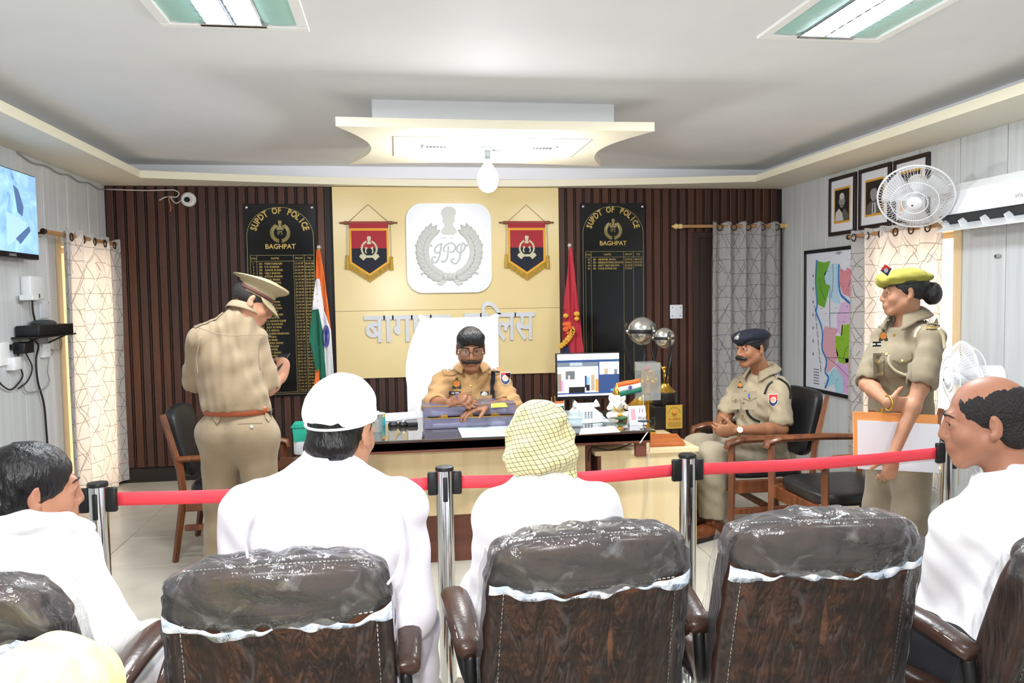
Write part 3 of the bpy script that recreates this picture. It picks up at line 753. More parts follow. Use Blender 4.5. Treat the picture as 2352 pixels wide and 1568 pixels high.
def epaulette(tri, a, b, w, mat, parent, stars=2, name='epaulette'):
    a, b = Vector([float(x) for x in a]), Vector([float(x) for x in b]); c = (a+b)/2; u = (b-a).normalized(); L = (b-a).length; d = Vector((0, 0, -1)); v = d.cross(u)
    o = decal(tri, c+Vector((0, 0, .05)), u, v, d, [(-L/2, -w/2), (L/2-.02, -w/2), (L/2, 0), (L/2-.02, w/2), (-L/2, w/2)][::-1] if False else [(-L/2, -w/2), (L/2, -w/2), (L/2, w/2), (-L/2, w/2)], name, mat, parent, .004, .005)
    for i in range(stars):
        decal(tri, c+u*(-L/2+.03+i*.032)+Vector((0, 0, .05)), u, v, d, [((.013 if k % 2 == 0 else .0055)*math.cos(k*PI/5), (.013 if k % 2 == 0 else .0055)*math.sin(k*PI/5)) for k in range(10)], 'star', m_silver, o, .010, .003)
    return o
def ribbon_patch(tri, c, u, v, d, parent, text=None, w=.07, h=.018):
    o = decal(tri, c, u, v, d, rect(w, h), 'name_tag', m_blk, parent, .004, .003); m = M('name_print', (235,235,235), .5)
    for i, (x, ww) in enumerate(((-.015, .02), (.013, .022))): decal(tri, Vector(c)+Vector(u).normalized()*x, u, v, d, rect(ww, h*.3), 'lettering', m, o, .0075, .0006)
    return o
def crest(tri, c, u, v, d, parent, k=1.0):
    m = M('crest_orange', (222,120,60), .6)
    o = decal(tri, c, u, v, d, sc([(-.027, -.012), (-.026, .008), (-.018, .022), (-.008, .028), (-.007, .044), (.007, .044), (.008, .028), (.018, .022), (.026, .008), (.027, -.012), (.034, -.026), (.030, -.036), (.012, -.034), (0, -.028), (-.012, -.034), (-.030, -.036), (-.034, -.026)], k), 'chest_crest', M('crest_ground', (60,58,50), .6), parent, .003, .002)
    decal(tri, c, u, v, d, circle(.0235*k, 16), 'crest_ring', m_gold, o, .007, .0015); decal(tri, c, u, v, d, circle(.018*k, 14), 'crest_field', m, o, .009, .0012)
    return o
def belt_ring(J, z_pt, axis, fr, rx, ry, hgt, parent, mat=m_belt, name='belt', n=40):
    c = Vector([float(x) for x in z_pt]); ax = Vector(axis).normalized(); fr = Vector([float(x) for x in fr]); fr = (fr-ax*fr.dot(ax)).normalized(); r_ = fr.cross(ax); mb = MB()
    mb.grid(lambda u, v: c+r_*math.cos(2*PI*u)*rx+fr*math.sin(2*PI*u)*ry+ax*(v-.5)*hgt, n, 2); return mb.build(name, mat, parent, smooth=True, solid=.006)
def skin_person(name, S, h, mat, label, base):
    P, Q = S.mesh(1); o = np_obj('person', P, Q, mat, None, h.tint(P), loc=base); WORLD[o] = Vector(base); return tag(o, label, 'person')

# ---------------------------------------------------------- A: officer behind the desk
def officer_desk():
    s = 1.08; Y0 = 4.80; fr = unit((-.05, -1, -.12))
    J = dict(f=fr, shL=A3(1147, 872, Y0+.02), shR=A3(1017, 876, Y0), nb=A3(1083, 858, Y0+.02), che=A3(1083, 925, Y0+.02), wai=A3(1083, 985, Y0+.09), pel=V(A3(1083, 1000, Y0+.12)[0], Y0+.13, .58), arm=1.0)
    J.update(elR=A3(996, 932, 4.66), wrR=A3(1032, 926, 4.50), elL=A3(1172, 930, 4.66), wrL=A3(1117, 936, 4.50))
    J['hR'] = ((.55, -.45, .25), (.6, .3, -.8), (-.2, .9, .5), dict(curl=.85, tcurl=.5)); J['hL'] = ((-.9, -.35, -.05), (0, 0, -1), (0, -1, 0), dict(curl=.35))
    for q, sx in (('L', .12), ('R', -.12)): x = float(J['pel'][0])+sx; J['hip'+q] = V(x, Y0+.12, .54); J['kn'+q] = V(x+sx*.4, 4.62, .55); J['an'+q] = V(x+sx*.4, 4.68, .085); J['to'+q] = V(x+sx*.5, 4.56, .04)
    auto_legs(J, (0, -1), True, s)
    h = Head(A3(1081, 801, 4.68), (-.06, -1, -.20), (0, -.1, 1), 1.02, 1.03); sb = s; s = 1.02
    S = body_mesh(J, h, sb, jaw=1.0); base = (float(J['pel'][0]), float(J['pel'][1]), 0)
    o = skin_person('officer', S, h, skin('skin_A', (150,102,74)), 'moustached officer in spectacles and tan uniform writing behind the desk', base)
    h.eyes(o, -.05); h.brows(o, .0058); h.moustache(o, curl=.014, wide=.052, th=1.15)
    H = Sdf(.0035); H.ell(h.P(0, -.012, .046), [.083*s, .102*s, .086*s], h.R, .02); H.ell(h.P(.02, .062, .080), [.064*s, .045*s, .040*s], h.R, .03); H.ell(h.P(-.03, .06, .080), [.05*s, .045*s, .040*s], h.R, .03)
    H.ell(h.P(0, .10, -.034), [.066*s, .085*s, .082*s], h.R, .012, 's'); H.ell(h.P(0, .02, -.08), [.2*s, .065*s, .075*s], h.R, .012, 's'); P, Q = H.mesh(1, wob(.0016, 260, 5, .3)); np_obj('hair', P, Q, m_hair, o)
    # spectacles
    g = thing('spectacles', WORLD[o], None, None); g.parent = o; g.location = (0, 0, 0); 
    bpy.data.objects.remove(g)
    gm = M('specs_metal', (60,52,48), .3, .8); gf = MB()
    for x in (-1, 1):
        ring = [h.P(x*.034+.026*math.copysign(abs(math.cos(a))**.6, math.cos(a)), .1055, .003+.0185*math.copysign(abs(math.sin(a))**.7, math.sin(a))) for a in [2*PI*i/20 for i in range(20)]]
        gf.tube(ring, .0013*s, 6, closed=True); gf.tube([h.P(x*.060, .103, .010), h.P(x*.074, .085, .010), h.P(x*.082, .0, .008)], .0014*s, 6)
    gf.tube([h.P(-.009, .106, .006), h.P(0, .112, .010), h.P(.009, .106, .006)], .0013*s, 6); sp = gf.build('spectacles', gm, o, smooth=True)
    for x in (-1, 1): MB().prism([(x*.034+.0255*math.copysign(abs(math.cos(a))**.6, math.cos(a)), .003+.018*math.copysign(abs(math.sin(a))**.7, math.sin(a))) for a in [2*PI*i/20 for i in range(20)]], .1052, .1058, lambda a, b, c: h.P(a, c, b)).build('lens', m_glass, sp)
    s = sb
    # shirt
    T = Sdf(.005); upper(T, J, .012, s, .74); 
    for q in 'LR':
        e = J['sh'+q]+(J['el'+q]-J['sh'+q])*1.02; T.cone(J['sh'+q], e, .062*s, .060*s, .018); w = J['el'+q]+(J['wr'+q]-J['el'+q])*.30; T.cone(e, w, .062*s, .052*s, .03)
        T.cone(w, J['wr'+q], .047*s, .047*s, .01, None, 's')
    T.ell(h.P(0, .045, -.13), [.040*s, .06*s, .10*s], h.R, .02, 's')
    P, Q = T.mesh(1, wob(.006, 46, 2)); sh = np_obj('shirt', P, Q, m_kA, o); tri = Tri(sh)
    collar(J['nb']+V(0, .004, .022), (0, .16, 1), fr, .072*s, .040, 'collar', m_kA, o, gap=.5, flare=.045)
    d = (0, 1, .0); cA = lambda px, py: Vector(at(px, py, Y0-.22)); k = dict(u=(1, 0, 0), v=(0, 0, 1))
    def vd(px, py): p = cA(px, py); return p, (1, 0, 0), (0, 0, 1), p-Vector((0, 0, CAM_H))
    crest(tri, *vd(1049, 881), sh, .85); ribbon_patch(tri, *vd(1045, 902), sh)
    q_, u_, v_, d_ = vd(1113, 905); decal(tri, q_, u_, v_, d_, rect(.050, .034), 'medal_ribbon', m_blk, sh, .004, .003); decal(tri, q_, u_, v_, d_, circle(.019, 16, ry=.014), 'medal_disc', m_silver, sh, .008, .002)
    for px in (1049, 1113): pocket(tri, *vd(px, 928), .10, .10, m_kA, sh)
    for py in (886, 911, 932): decal(tri, *vd(1081, py), circle(.006, 10), 'button', m_brass, sh, .003, .003)
    drape_line(tri, [cA(1083, 876), cA(1082, 900), cA(1081, 935)], d, .0025, 'placket', m_kA, sh, flat=.5)
    # dark cross strap from the left shoulder
    MBs = []
    pts = [cA(1143, 852), cA(1141, 868), cA(1139, 890), cA(1137, 925)]
    q = []
    for p in spline(pts, 5):
        hh, nn = tri.hit(p, d); q.append((hh if hh else p)+Vector((0, -.006, 0)))
    st = MB()
    for i in range(len(q)-1): st.add([q[i]+Vector((-.013, 0, 0)), q[i]+Vector((.013, 0, 0)), q[i+1]+Vector((.013, 0, 0)), q[i+1]+Vector((-.013, 0, 0))], [(0, 1, 2, 3)])
    st.build('shoulder_strap', m_navy, sh, solid=.004)
    epaulette(tri, J['shR']+V(.0, -.03, 0), J['nb']+V(-.085, -.03, 0), .052, m_kA, sh, 2); epaulette(tri, J['shL']+V(0, -.03, 0), J['nb']+V(.085, -.03, 0), .052, m_kA, sh, 2)
    shield_badge(tri, *vd(1161, 868), sh, .8)
    # trousers
    T = Sdf(.008); legs(T, J, .01, s); P, Q = T.mesh(1); np_obj('trousers', P, Q, m_kA, o)
    for q in 'LR': shoe_mesh(J, q, o)
    pn = MB().tube([at(1055, 925, 4.42), at(1047, 905, 4.46)], .004, 8).build('pen', M('pen_violet', (96,72,130), .4)); tag(pn, 'violet pen held in the writing hand of the desk officer', 'pen')
    return o
officer_desk()
# ---------------------------------------------------------- B: officer standing with a phone, seen from behind
def peaked_cap(h, parent, mat, band_mat, tilt=0.0):
    s = h.s; m = MB()
    prof = [(.079, .030), (.080, .036), (.0805, .075), (.088, .082), (.112, .098), (.118, .106), (.114, .113), (.08, .119), (.04, .122), (0, .123)]
    n = 36; vs = []; fs = []
    for (r, z) in prof:
        for j in range(n):
            a = 2*PI*j/n; x, y = r*math.cos(a), r*math.sin(a)*1.22-.008; lift = max(0, (z-.075)/.04)
            zz = z+lift*(.022*(y/.12)+.006*math.cos(2*a)) if z > .076 else z
            vs.append(h.P(x*1.03, y, zz+tilt*y))
    for i in range(len(prof)-1):
        for j in range(n): fs.append((i*n+j, i*n+(j+1) % n, (i+1)*n+(j+1) % n, (i+1)*n+j))
    o = m.add(vs, fs).build('peaked_cap', mat, parent, smooth=50, solid=.003)
    v = MB(); v.grid(lambda u, w: h.P(.083*math.cos(PI*(.08+.84*u))*(1+.10*w), (.098+.058*w*math.sin(PI*u)**.6)*math.sin(PI*(.08+.84*u))*1.0-.004, .034-.045*w*math.sin(PI*u)**.5+tilt*.1), 18, 5)
    v.build('visor', mat, o, smooth=True, solid=.004)
    b = MB(); b.grid(lambda u, w: h.P(.0825*1.03*math.cos(2*PI*u), .0825*1.22*math.sin(2*PI*u)-.008, .036+.018*w+tilt*.1*math.sin(2*PI*u)), 36, 1); b.build('cap_band', band_mat, o, smooth=True, solid=.002)
    return o
def officer_standing():
    s = 1.0; Y0 = 3.95; fr = unit((.30, .95, 0))
    J = dict(f=fr, shL=A3(457, 782, Y0-.03), shR=A3(588, 778, Y0+.05), nb=A3(550, 728, Y0+.02), che=A3(524, 838, Y0+.02), wai=A3(538, 918, Y0+.01), pel=A3(546, 985, Y0+.02), arm=1.0)
    J.update(elR=A3(614, 890, Y0+.06), wrR=A3(644, 868, Y0+.26), elL=A3(448, 880, Y0+.10), wrL=A3(545, 900, Y0+.34))
    J['hR'] = ((.10, .35, .62), (-.5, .75, -.2), (-.8, -.2, .4), dict(curl=.95, tcurl=.5)); J['hL'] = ((.6, .4, .4), (.2, -.5, .8), (0, 0, 1), dict(curl=.6))
    auto_legs(J, (.30, .95), False, s)
    h = Head(A3(580, 692, Y0+.05), (.84, .22, -.52), (.3, .1, 1), .97)
    S = body_mesh(J, h, s); base = (float(J['pel'][0]), float(J['pel'][1]), 0)
    o = skin_person('officer', S, h, skin('skin_B', (184,132,104)), 'officer in khaki and peaked cap standing with back turned, looking at a phone', base)
    h.eyes(o); h.brows(o)
    H = Sdf(.0035); H.ell(h.P(0, -.014, .036), [.0775, .097, .084], h.R, .02); H.ell(h.P(0, .09, -.03), [.066, .085, .09], h.R, .012, 's'); H.ell(h.P(0, .02, -.09), [.2, .06, .082], h.R, .012, 's'); H.ell(h.P(0, -.05, -.11), [.09, .09, .085], h.R, .01, 's'); P, Q = H.mesh(1, wob(.001, 300, 5)); np_obj('hair', P, Q, M('hair_short', (40,35,34), .6, bump=.5, bscale=200), o)
    peaked_cap(h, o, M('cap_khaki', (160,146,114), .8), M('cap_band_brown', (92,52,44), .6))
    T = Sdf(.005); upper(T, J, .012, s, .72)
    T.cone(J['wai']+V(0, 0, .02), J['pel']+V(0, 0, .10), .150, .152, .05, (fr, .74))
    for q in 'LR':
        e = J['sh'+q]+(J['el'+q]-J['sh'+q])*.94; T.cone(J['sh'+q], e, .058, .060, .014)
        ee = J['sh'+q]+(J['el'+q]-J['sh'+q])*.70; T.cone(ee, e, .064, .066, .008)
        T.cone(e+(J['el'+q]-e)*.2, J['el'+q]+(J['el'+q]-J['sh'+q])*.4, .048, .052, .01, None, 's')
    T.ell(h.P(0, -.01, -.10), [.056, .062, .06], h.R, .02, 's')
    bp = J['pel']+V(0, 0, .10); T.plane(bp, (0, 0, -1))
    P, Q = T.mesh(1, wob(.006, 52, 11, .8)); sh = np_obj('shirt', P, Q, m_kB, o); tri = Tri(sh)
    collar(J['nb']+V(.012, .012, .012), (.25, .2, 1), fr, .066, .036, 'collar', m_kB, o, gap=.35, flare=.020)
    def vd(px, py, Y=Y0-.3): p = Vector(at(px, py, Y)); return p, (1, 0, 0), (0, 0, 1), p-Vector((0, 0, CAM_H))
    drape_line(tri, [at(455, 752, Y0-.3), at(520, 770, Y0-.3), at(590, 768, Y0-.3), at(622, 772, Y0-.3)], (0, 1, 0), .002, 'yoke_seam', m_kB, sh)
    drape_line(tri, [at(600, 772, Y0-.3), at(594, 810, Y0-.3), at(598, 850, Y0-.3)], (0, 1, 0), .0025, 'armhole_seam', m_kB, sh); drape_line(tri, [at(462, 772, Y0-.3), at(452, 820, Y0-.3), at(455, 860, Y0-.3)], (0, 1, 0), .0025, 'armhole_seam', m_kB, sh)
    epaulette(tri, J['shR']+V(.02, 0, 0), J['nb']+V(.07, .02, 0), .05, m_kB, sh, 1); epaulette(tri, J['shL']+V(-.02, 0, 0), J['nb']+V(-.08, 0, 0), .05, m_kB, sh, 1)
    # trousers
    T = Sdf(.005); legs(T, J, .010, s, .03, (.086, .074, .072, .072)); T.cone(bp+V(0, 0, .01), J['pel'], .142, .138, .04, (fr, .78)); r_ = V(fr[1], -fr[0], 0)
    for sg in (-1, 1): T.ell(J['pel']-fr*.05+r_*sg*.062+V(0, 0, -.03), [.076, .080, .09], None, .05)
    T.plane(bp+V(0, 0, .012), (0, 0, 1)); T.plane((0, 0, .03), (0, 0, -1)); P, Q = T.mesh(1, wob(.005, 34, 4, .6)); tr_ = np_obj('trousers', P, Q, m_kBt, o); t2 = Tri(tr_)
    b = belt_ring(J, bp+V(0, 0, -.002), (0, 0, 1), fr, .163, .124, .036, o); 
    for px, py in ((498, 945), (617, 940)): decal(t2, *vd(px, py+14), [(-.018, .035), (-.014, -.01), (0, -.03), (.014, -.01), (.018, .035)], 'belt_loop', m_kBt, tr_, .004, .006)
    decal(t2, *vd(575, 972), rect(.11, .004), 'pocket_slit', M('seam_dark', (126,106,82), .9), tr_, .001, .001); decal(t2, *vd(578, 979), circle(.007, 10), 'button', M('button_white', (225,220,205), .4), tr_, .004, .003)
    for q in 'LR': shoe_mesh(J, q, o)
    c = Vector([float(x) for x in J['wrR']])+Vector((-.015, .05, .075))
    ph = thing('phone', c, 'dark phone in the hand of the officer with the peaked cap', 'phone'); ph.rotation_euler = (R(35), R(-8), R(-30))
    MB().bbox(-.037, .037, -.075, .075, -.004, .004, .003, 2).build('case', M('phone_dark', (40,42,54), .3), ph, world=False); MB().box(-.034, .034, -.070, .070, .004, .0045).build('screen', M('phone_glass', (18,18,24), .08), ph, world=False)
    return o
officer_standing()

# ---------------------------------------------------------- C: officer seated at the right in a black beret
def beret(h, parent, mat, rim, drop=1, puff=1.0, sweep=.03, long=1.0, nose=-.12):
    """soft crown pulled to one side over a tight rim"""
    s = h.s; S = Sdf(.0035)
    S.ell(h.P(0, -.006, .078), [.092*s, .112*s*long, .036*s*puff], h.R, .02); S.ell(h.P(drop*.05, .004, .082), [.072*s, .096*s*long, .034*s*puff], h.R, .03); S.ell(h.P(drop*.092, sweep, .056), [.030*s, .066*s, .030*s], h.R, .03)
    S.ell(h.P(-drop*.03, .0, .096), [.058*s, .08*s, .03*s*puff], h.R, .03); S.ell(h.P(0, .088*long, .066), [.056*s, .030*s, .034*s], h.R, .03)
    S.ell(h.P(0, -.008, .052), [.0845*s, .1045*s, .034*s], h.R, .012); S.plane(h.P(0, 0, .040), h.D(-drop*.16, nose, -1)); P, Q = S.mesh(1, wob(.0018, 60, 8)); o = np_obj('beret', P, Q, mat, parent)
    def zz(x, y): return .040-drop*.16*x+nose*y
    b = MB(); b.grid(lambda u, w: h.P(.0835*math.cos(2*PI*u), .1035*math.sin(2*PI*u)-.008, zz(.0835*math.cos(2*PI*u), .1035*math.sin(2*PI*u)-.008)-.004+.012*w), 36, 1); b.build('rim', rim, o, smooth=True, solid=.004)
    return o
def officer_seated():
    s = 1.0; fr = unit((-.92, -.38, 0))
    J = dict(f=fr, shL=A3(1793, 893, 4.60), shR=A3(1697, 888, 4.92), nb=A3(1752, 862, 4.74), che=A3(1748, 925, 4.74), wai=A3(1757, 990, 4.80), pel=A3(1768, 1030, 4.83))
    J.update(elL=A3(1795, 985, 4.52), wrL=A3(1690, 988, 4.44), elR=A3(1664, 957, 4.86), wrR=A3(1652, 977, 4.66))
    J.update(hipL=A3(1782, 1040, 4.74), hipR=A3(1742, 1032, 4.93), knL=A3(1634, 1052, 4.50), knR=A3(1601, 1032, 4.74), anL=V(*A3(1640, 1200, 4.56)[:2], .10), anR=V(A3(1600, 1180, 4.8)[0], 4.80, .10))
    J['hL'] = ((-.85, .1, .0), (-.1, .95, .2), (0, 0, 1), dict(curl=.75, tcurl=.4)); J['hR'] = ((-.3, -.85, -.15), (.9, -.25, -.1), (0, 0, 1), dict(curl=.7, tcurl=.4))
    auto_legs(J, (-.85, -.5), True, s)
    for q in 'LR': a = J['an'+q]; J['to'+q] = V(a[0]-.12, a[1]-.06, .04)
    h = Head(A3(1729, 800, 4.68), (-.985, -.16, -.07), (0, 0, 1), .98)
    S = body_mesh(J, h, s, jaw=.98); base = (float(J['pel'][0]), float(J['pel'][1]), 0)
    o = skin_person('officer', S, h, skin('skin_C', (156,106,76)), 'moustached officer in black beret sitting with folded hands on a wooden armchair', base)
    h.eyes(o, .1); h.brows(o, .005); h.moustache(o, curl=.001, wide=.042, th=1.55)
    H = Sdf(.0035); H.ell(h.P(0, -.014, .034), [.078, .097, .082], h.R, .02); H.ell(h.P(0, .082, -.03), [.067, .085, .09], h.R, .010, 's'); H.ell(h.P(0, .015, -.088), [.2, .060, .082], h.R, .010, 's'); H.ell(h.P(0, -.05, -.11), [.09, .09, .085], h.R, .01, 's'); P, Q = H.mesh(1, wob(.001, 300, 5)); np_obj('hair', P, Q, m_hair, o)
    bo = beret(h, o, m_navy, m_blk, drop=1, sweep=.02, long=1.08); bt = Tri(bo)
    q = h.P(-.02, .13, .088); decal(bt, q, h.D(1, 0, 0), h.D(0, 0, 1), h.D(.15, -1, 0), sc([(-.014, -.018), (-.018, -.004), (-.012, .008), (-.006, .012), (-.004, .022), (.004, .022), (.006, .012), (.012, .008), (.018, -.004), (.014, -.018), (0, -.014)], 1.0), 'cap_badge', m_silver, bo, .003, .004)
    T = Sdf(.005); upper(T, J, .012, s, .80); T.ell(J['wai']+fr*.05+V(0, 0, .02), [.15, .14, .13], None, .06)
    for q in 'LR':
        e = J['sh'+q]+(J['el'+q]-J['sh'+q])*.80; T.cone(J['sh'+q], e, .060, .068, .016); T.cone(e, J['el'+q]+(J['el'+q]-J['sh'+q])*.4, .050, .054, .01, None, 's')
    T.ell(h.P(0, .03, -.12), [.048, .062, .07], h.R, .02, 's'); T.plane(J['pel']+V(0, 0, .01), (0, 0, -1))
    P, Q = T.mesh(1, wob(.0055, 55, 21)); sh = np_obj('shirt', P, Q, m_kC, o); tri = Tri(sh)
    collar(J['nb']+V(0, 0, .014), (-.12, -.05, 1), fr, .072, .042, 'collar', m_kC, o, gap=.5, flare=.045)
    def vd(px, py, Y=4.2): p = Vector(at(px, py, Y)); return p, (1, 0, 0), (0, 0, 1), p-Vector((0, 0, CAM_H))
    pocket(tri, *vd(1722, 920), .085, .10, m_kC, sh); pocket(tri, *vd(1690, 922), .05, .09, m_kC, sh)
    shield_badge(tri, *vd(1776, 918), sh, .8)
    decal(tri, *vd(1720, 908), rect(.010, .022), 'pen_clip', M('pen_blue', (70,110,190), .4), sh, .004, .006); crest(tri, *vd(1700, 884), sh, .5)
    epaulette(tri, J['shL']+V(-.005, -.02, 0), J['nb']+V(.07, -.045, 0), .055, m_kC, sh, 3); epaulette(tri, J['shR'], J['nb']+V(-.07, .04, 0), .05, m_kC, sh, 2)
    for py, px in ((898, 1712), (925, 1708), (955, 1706)): decal(tri, *vd(px, py), circle(.006, 10), 'button', m_brass, sh, .003, .003)
    lan = [at(1788, 868, 4.5), at(1808, 880, 4.45), at(1817, 900, 4.4), at(1812, 915, 4.4)]
    drape_line(tri, [at(1756, 905, 4.3), at(1764, 885, 4.3), at(1774, 876, 4.3)], vd(1764, 890)[3], .0065, 'lanyard', m_blk, sh); drape_line(tri, [at(1787, 868, 4.3), at(1806, 880, 4.3), at(1815, 898, 4.3), at(1815, 916, 4.3)], vd(1805, 890)[3], .0065, 'lanyard', m_blk, sh); drape_line(tri, [at(1714, 933, 4.3), at(1718, 950, 4.3), at(1730, 962, 4.3), at(1745, 968, 4.3)], vd(1728, 955)[3], .008, 'lanyard', m_blk, sh)
    T = Sdf(.005); legs(T, J, .014, s, .05, (.098, .080, .078, .074)); T.plane((0, 0, .13), (0, 0, -1)); P, Q = T.mesh(1, wob(.005, 34, 6)); np_obj('trousers', P, Q, m_kCt, o)
    for q in 'LR': shoe_mesh(J, q, o, s=1.1)
    w = J['wrL']; d = Vector((-1, .1, 0)); wt = MB(); ring = Vector([float(x) for x in w])+Vector((.012, 0, 0)); g = d.orthogonal().normalized(); g2 = d.cross(g)
    wt.tube([ring+(g*math.cos(a)+g2*math.sin(a))*.031 for a in [2*PI*i/18 for i in range(18)]], .006, 6, closed=True, flat=1.0); wo = wt.build('wristwatch', M('watch_gold', (206,184,130), .3, .8), o, smooth=True)
    MB().lathe([(0, -.004), (.018, -.004), (.018, .004), (0, .004)], (0, 0, 0), 18).xf(Matrix.Translation(ring+Vector((0, -.031, .008))) @ Euler((R(75), 0, 0)).to_matrix().to_4x4()).build('watch_face', M('watch_white', (235,232,220), .2), wo, smooth=40)
    return o
officer_seated()

# ---------------------------------------------------------- D: woman officer standing with a file
def officer_woman():
    s = .84; fr = unit((-.97, -.22, 0))
    J = dict(f=fr, shL=A3(2145, 774, 3.16), shR=A3(2028, 776, 3.47), nb=A3(2086, 742, 3.31), che=A3(2076, 830, 3.31), wai=A3(2068, 910, 3.31), pel=A3(2066, 985, 3.33))
    J.update(elL=A3(2115, 888, 3.09), wrL=A3(2050, 1048, 3.04), elR=A3(1992, 882, 3.32), wrR=A3(2040, 925, 3.08))
    J['hL'] = ((-.25, -.1, -1), (.2, .95, 0), (-1, 0, 0), dict(curl=.85, tcurl=.3)); J['hR'] = ((.95, .05, -.12), (.05, 1, .05), (0, 0, 1), dict(curl=.28, tcurl=.2, spread=.2))
    auto_legs(J, (-.97, -.22), False, s)
    h = Head(A3(2078, 673, 3.30), (-.90, .40, -.03), (0, 0, 1), .89)
    S = body_mesh(J, h, s, jaw=.96); base = (float(J['pel'][0]), float(J['pel'][1]), 0)
    o = skin_person('officer', S, h, skin('skin_D', (168,120,92)), 'woman officer in olive beret standing with hand on her other arm, holding a file', base)
    h.eyes(o); h.brows(o, .0032)
    H = Sdf(.0035); H.ell(h.P(0, -.016, .034), [.078*.89, .098*.92, .084*.92], h.R, .02); H.ell(h.P(0, .082, -.03), [.065, .079, .084], h.R, .010, 's'); H.ell(h.P(0, .035, -.09), [.2, .060, .074], h.R, .010, 's'); H.ell(h.P(0, -.05, -.13), [.084, .084, .08], h.R, .01, 's')
    H.ell(h.P(0, -.128, -.008), [.048, .042, .052], h.R, .012); P, Q = H.mesh(1, wob(.0012, 240, 5)); np_obj('hair', P, Q, m_hair, o)
    bo = beret(h, o, m_olive, M('beret_band', (52,58,40), .7), drop=1, puff=.95, sweep=.0, long=1.16, nose=-.10); bt = Tri(bo)
    q = Vector(at(2035, 621, 3.02)); d_ = q-Vector((0, 0, CAM_H)); dm = [(-.026, 0), (-.005, .026), (.026, .008), (.008, -.024)]
    b1 = decal(bt, q, (1, 0, 0), (0, 0, 1), d_, dm, 'cap_patch', m_blue, bo, .002, .003); decal(bt, q, (1, 0, 0), (0, 0, 1), d_, [(-.026, 0), (-.005, .026), (.026, .008)], 'patch_red', m_red, b1, .006, .001); decal(bt, q, (1, 0, 0), (0, 0, 1), d_, circle(.010, 12), 'cap_badge', m_silver, b1, .008, .003)
    MB().ball(h.P(-.078, -.0, -.036), .004).ball(h.P(.078, -.0, -.036), .004).build('earring', m_brass, o, smooth=True)
    T = Sdf(.005); upper(T, J, .012, s, .76); T.ell(J['che']+fr*.06+V(0, 0, -.01), [.11, .10, .085], None, .06); T.cone(J['wai'], J['pel']+V(0, 0, .08), .132, .136, .05, (fr, .8))
    for q in 'LR':
        e = J['sh'+q]+(J['el'+q]-J['sh'+q])*.88; T.cone(J['sh'+q], e, .050, .059, .016); ee = J['sh'+q]+(J['el'+q]-J['sh'+q])*.66; T.cone(ee, e, .060, .064, .008); T.cone(e, J['el'+q]+(J['el'+q]-J['sh'+q])*.4, .048, .052, .01, None, 's')
    T.ell(h.P(0, .02, -.12), [.046, .062, .06], h.R, .02, 's'); bp = J['pel']+V(0, 0, .085); T.plane(bp, (0, 0, -1))
    P, Q = T.mesh(1, wob(.0055, 55, 31)); sh = np_obj('shirt', P, Q, m_kD, o); tri = Tri(sh)
    collar(J['nb']+V(0, 0, .010), (-.12, 0, 1), fr, .062, .042, 'collar', m_kD, o, gap=.5, flare=.045)
    def vd(px, py, Y=2.85): p = Vector(at(px, py, Y)); return p, (1, 0, 0), (0, 0, 1), p-Vector((0, 0, CAM_H))
    pocket(tri, *vd(2072, 838), .085, .11, m_kD, sh); pocket(tri, *vd(2018, 838), .05, .10, m_kD, sh); crest(tri, *vd(2029, 771), sh, .6); ribbon_patch(tri, *vd(2014, 790), sh, w=.036, h=.02)
    for py, px in ((770, 2054), (812, 2036), (858, 2026)): decal(tri, *vd(px, py), circle(.006, 10), 'button', m_brass, sh, .003, .003)
    epaulette(tri, J['shL']+V(0, 0, 0), J['nb']+V(.07, -.06, 0), .05, m_kD, sh, 0); epaulette(tri, J['shR'], J['nb']+V(-.06, .05, 0), .05, m_kD, sh, 0)
    decal(tri, Vector(at(2140, 751, 2.92)), (1, 0, 0), (0, 0, 1), vd(2140, 751)[3], rect(.055, .014), 'shoulder_title', M('title_brass', (120,98,56), .5, .3), sh, .006, .003)
    m_cord = M('cord_cream', (214,204,170), .8); drape_line(tri, [at(2102, 775, 2.82), at(2106, 762, 2.82), at(2114, 752, 2.82)], vd(2106, 765)[3], .006, 'lanyard', m_cord, sh); drape_line(tri, [at(2156, 754, 2.82), at(2166, 772, 2.82), at(2170, 800, 2.82)], vd(2170, 775)[3], .006, 'lanyard', m_cord, sh); drape_line(tri, [at(2042, 815, 2.82), at(2042, 832, 2.82), at(2056, 850, 2.82), at(2082, 862, 2.82)], vd(2055, 845)[3], .0045, 'lanyard', m_cord, sh)
    T = Sdf(.005); legs(T, J, .012, s, .04, (.096, .076, .070, .068)); T.cone(bp+V(0, 0, .01), J['pel'], .130, .146, .04, (fr, .78)); T.plane(bp+V(0, 0, .014), (0, 0, 1)); T.plane((0, 0, .03), (0, 0, -1)); P, Q = T.mesh(1, wob(.004, 34, 4, .6)); np_obj('trousers', P, Q, m_kDt, o)
    b = belt_ring(J, bp+V(0, 0, 0), (0, 0, 1), fr, .142, .115, .042, o, M('belt_red', (150,58,40), .5)); bk = bp+fr*.12; MB().bbox(-.03, .03, -.006, .006, -.028, .028, .006, 2).xf(Matrix.Translation(Vector([float(x) for x in bk])) @ Euler((0, 0, math.atan2(fr[0], -fr[1])*-1)).to_matrix().to_4x4()).build('buckle', m_brass, b)
    for q in 'LR': shoe_mesh(J, q, o, s=.9)
    w = Vector([float(x) for x in J['wrR']]); MB().tube([w+Vector((.0, math.cos(a)*.030, math.sin(a)*.032)) for a in [2*PI*i/18 for i in range(18)]], .004, 6, closed=True).build('bangle', m_brass, o, smooth=True)
    # file: orange folder with white papers
    fo = thing('file_folder', at(2060, 1080, 3.12), 'orange folder with white papers held against the woman officer', 'folder'); m_or = M('folder_orange', (246,166,96), .6); m_pap = M('paper_white', (240,242,250), .7)
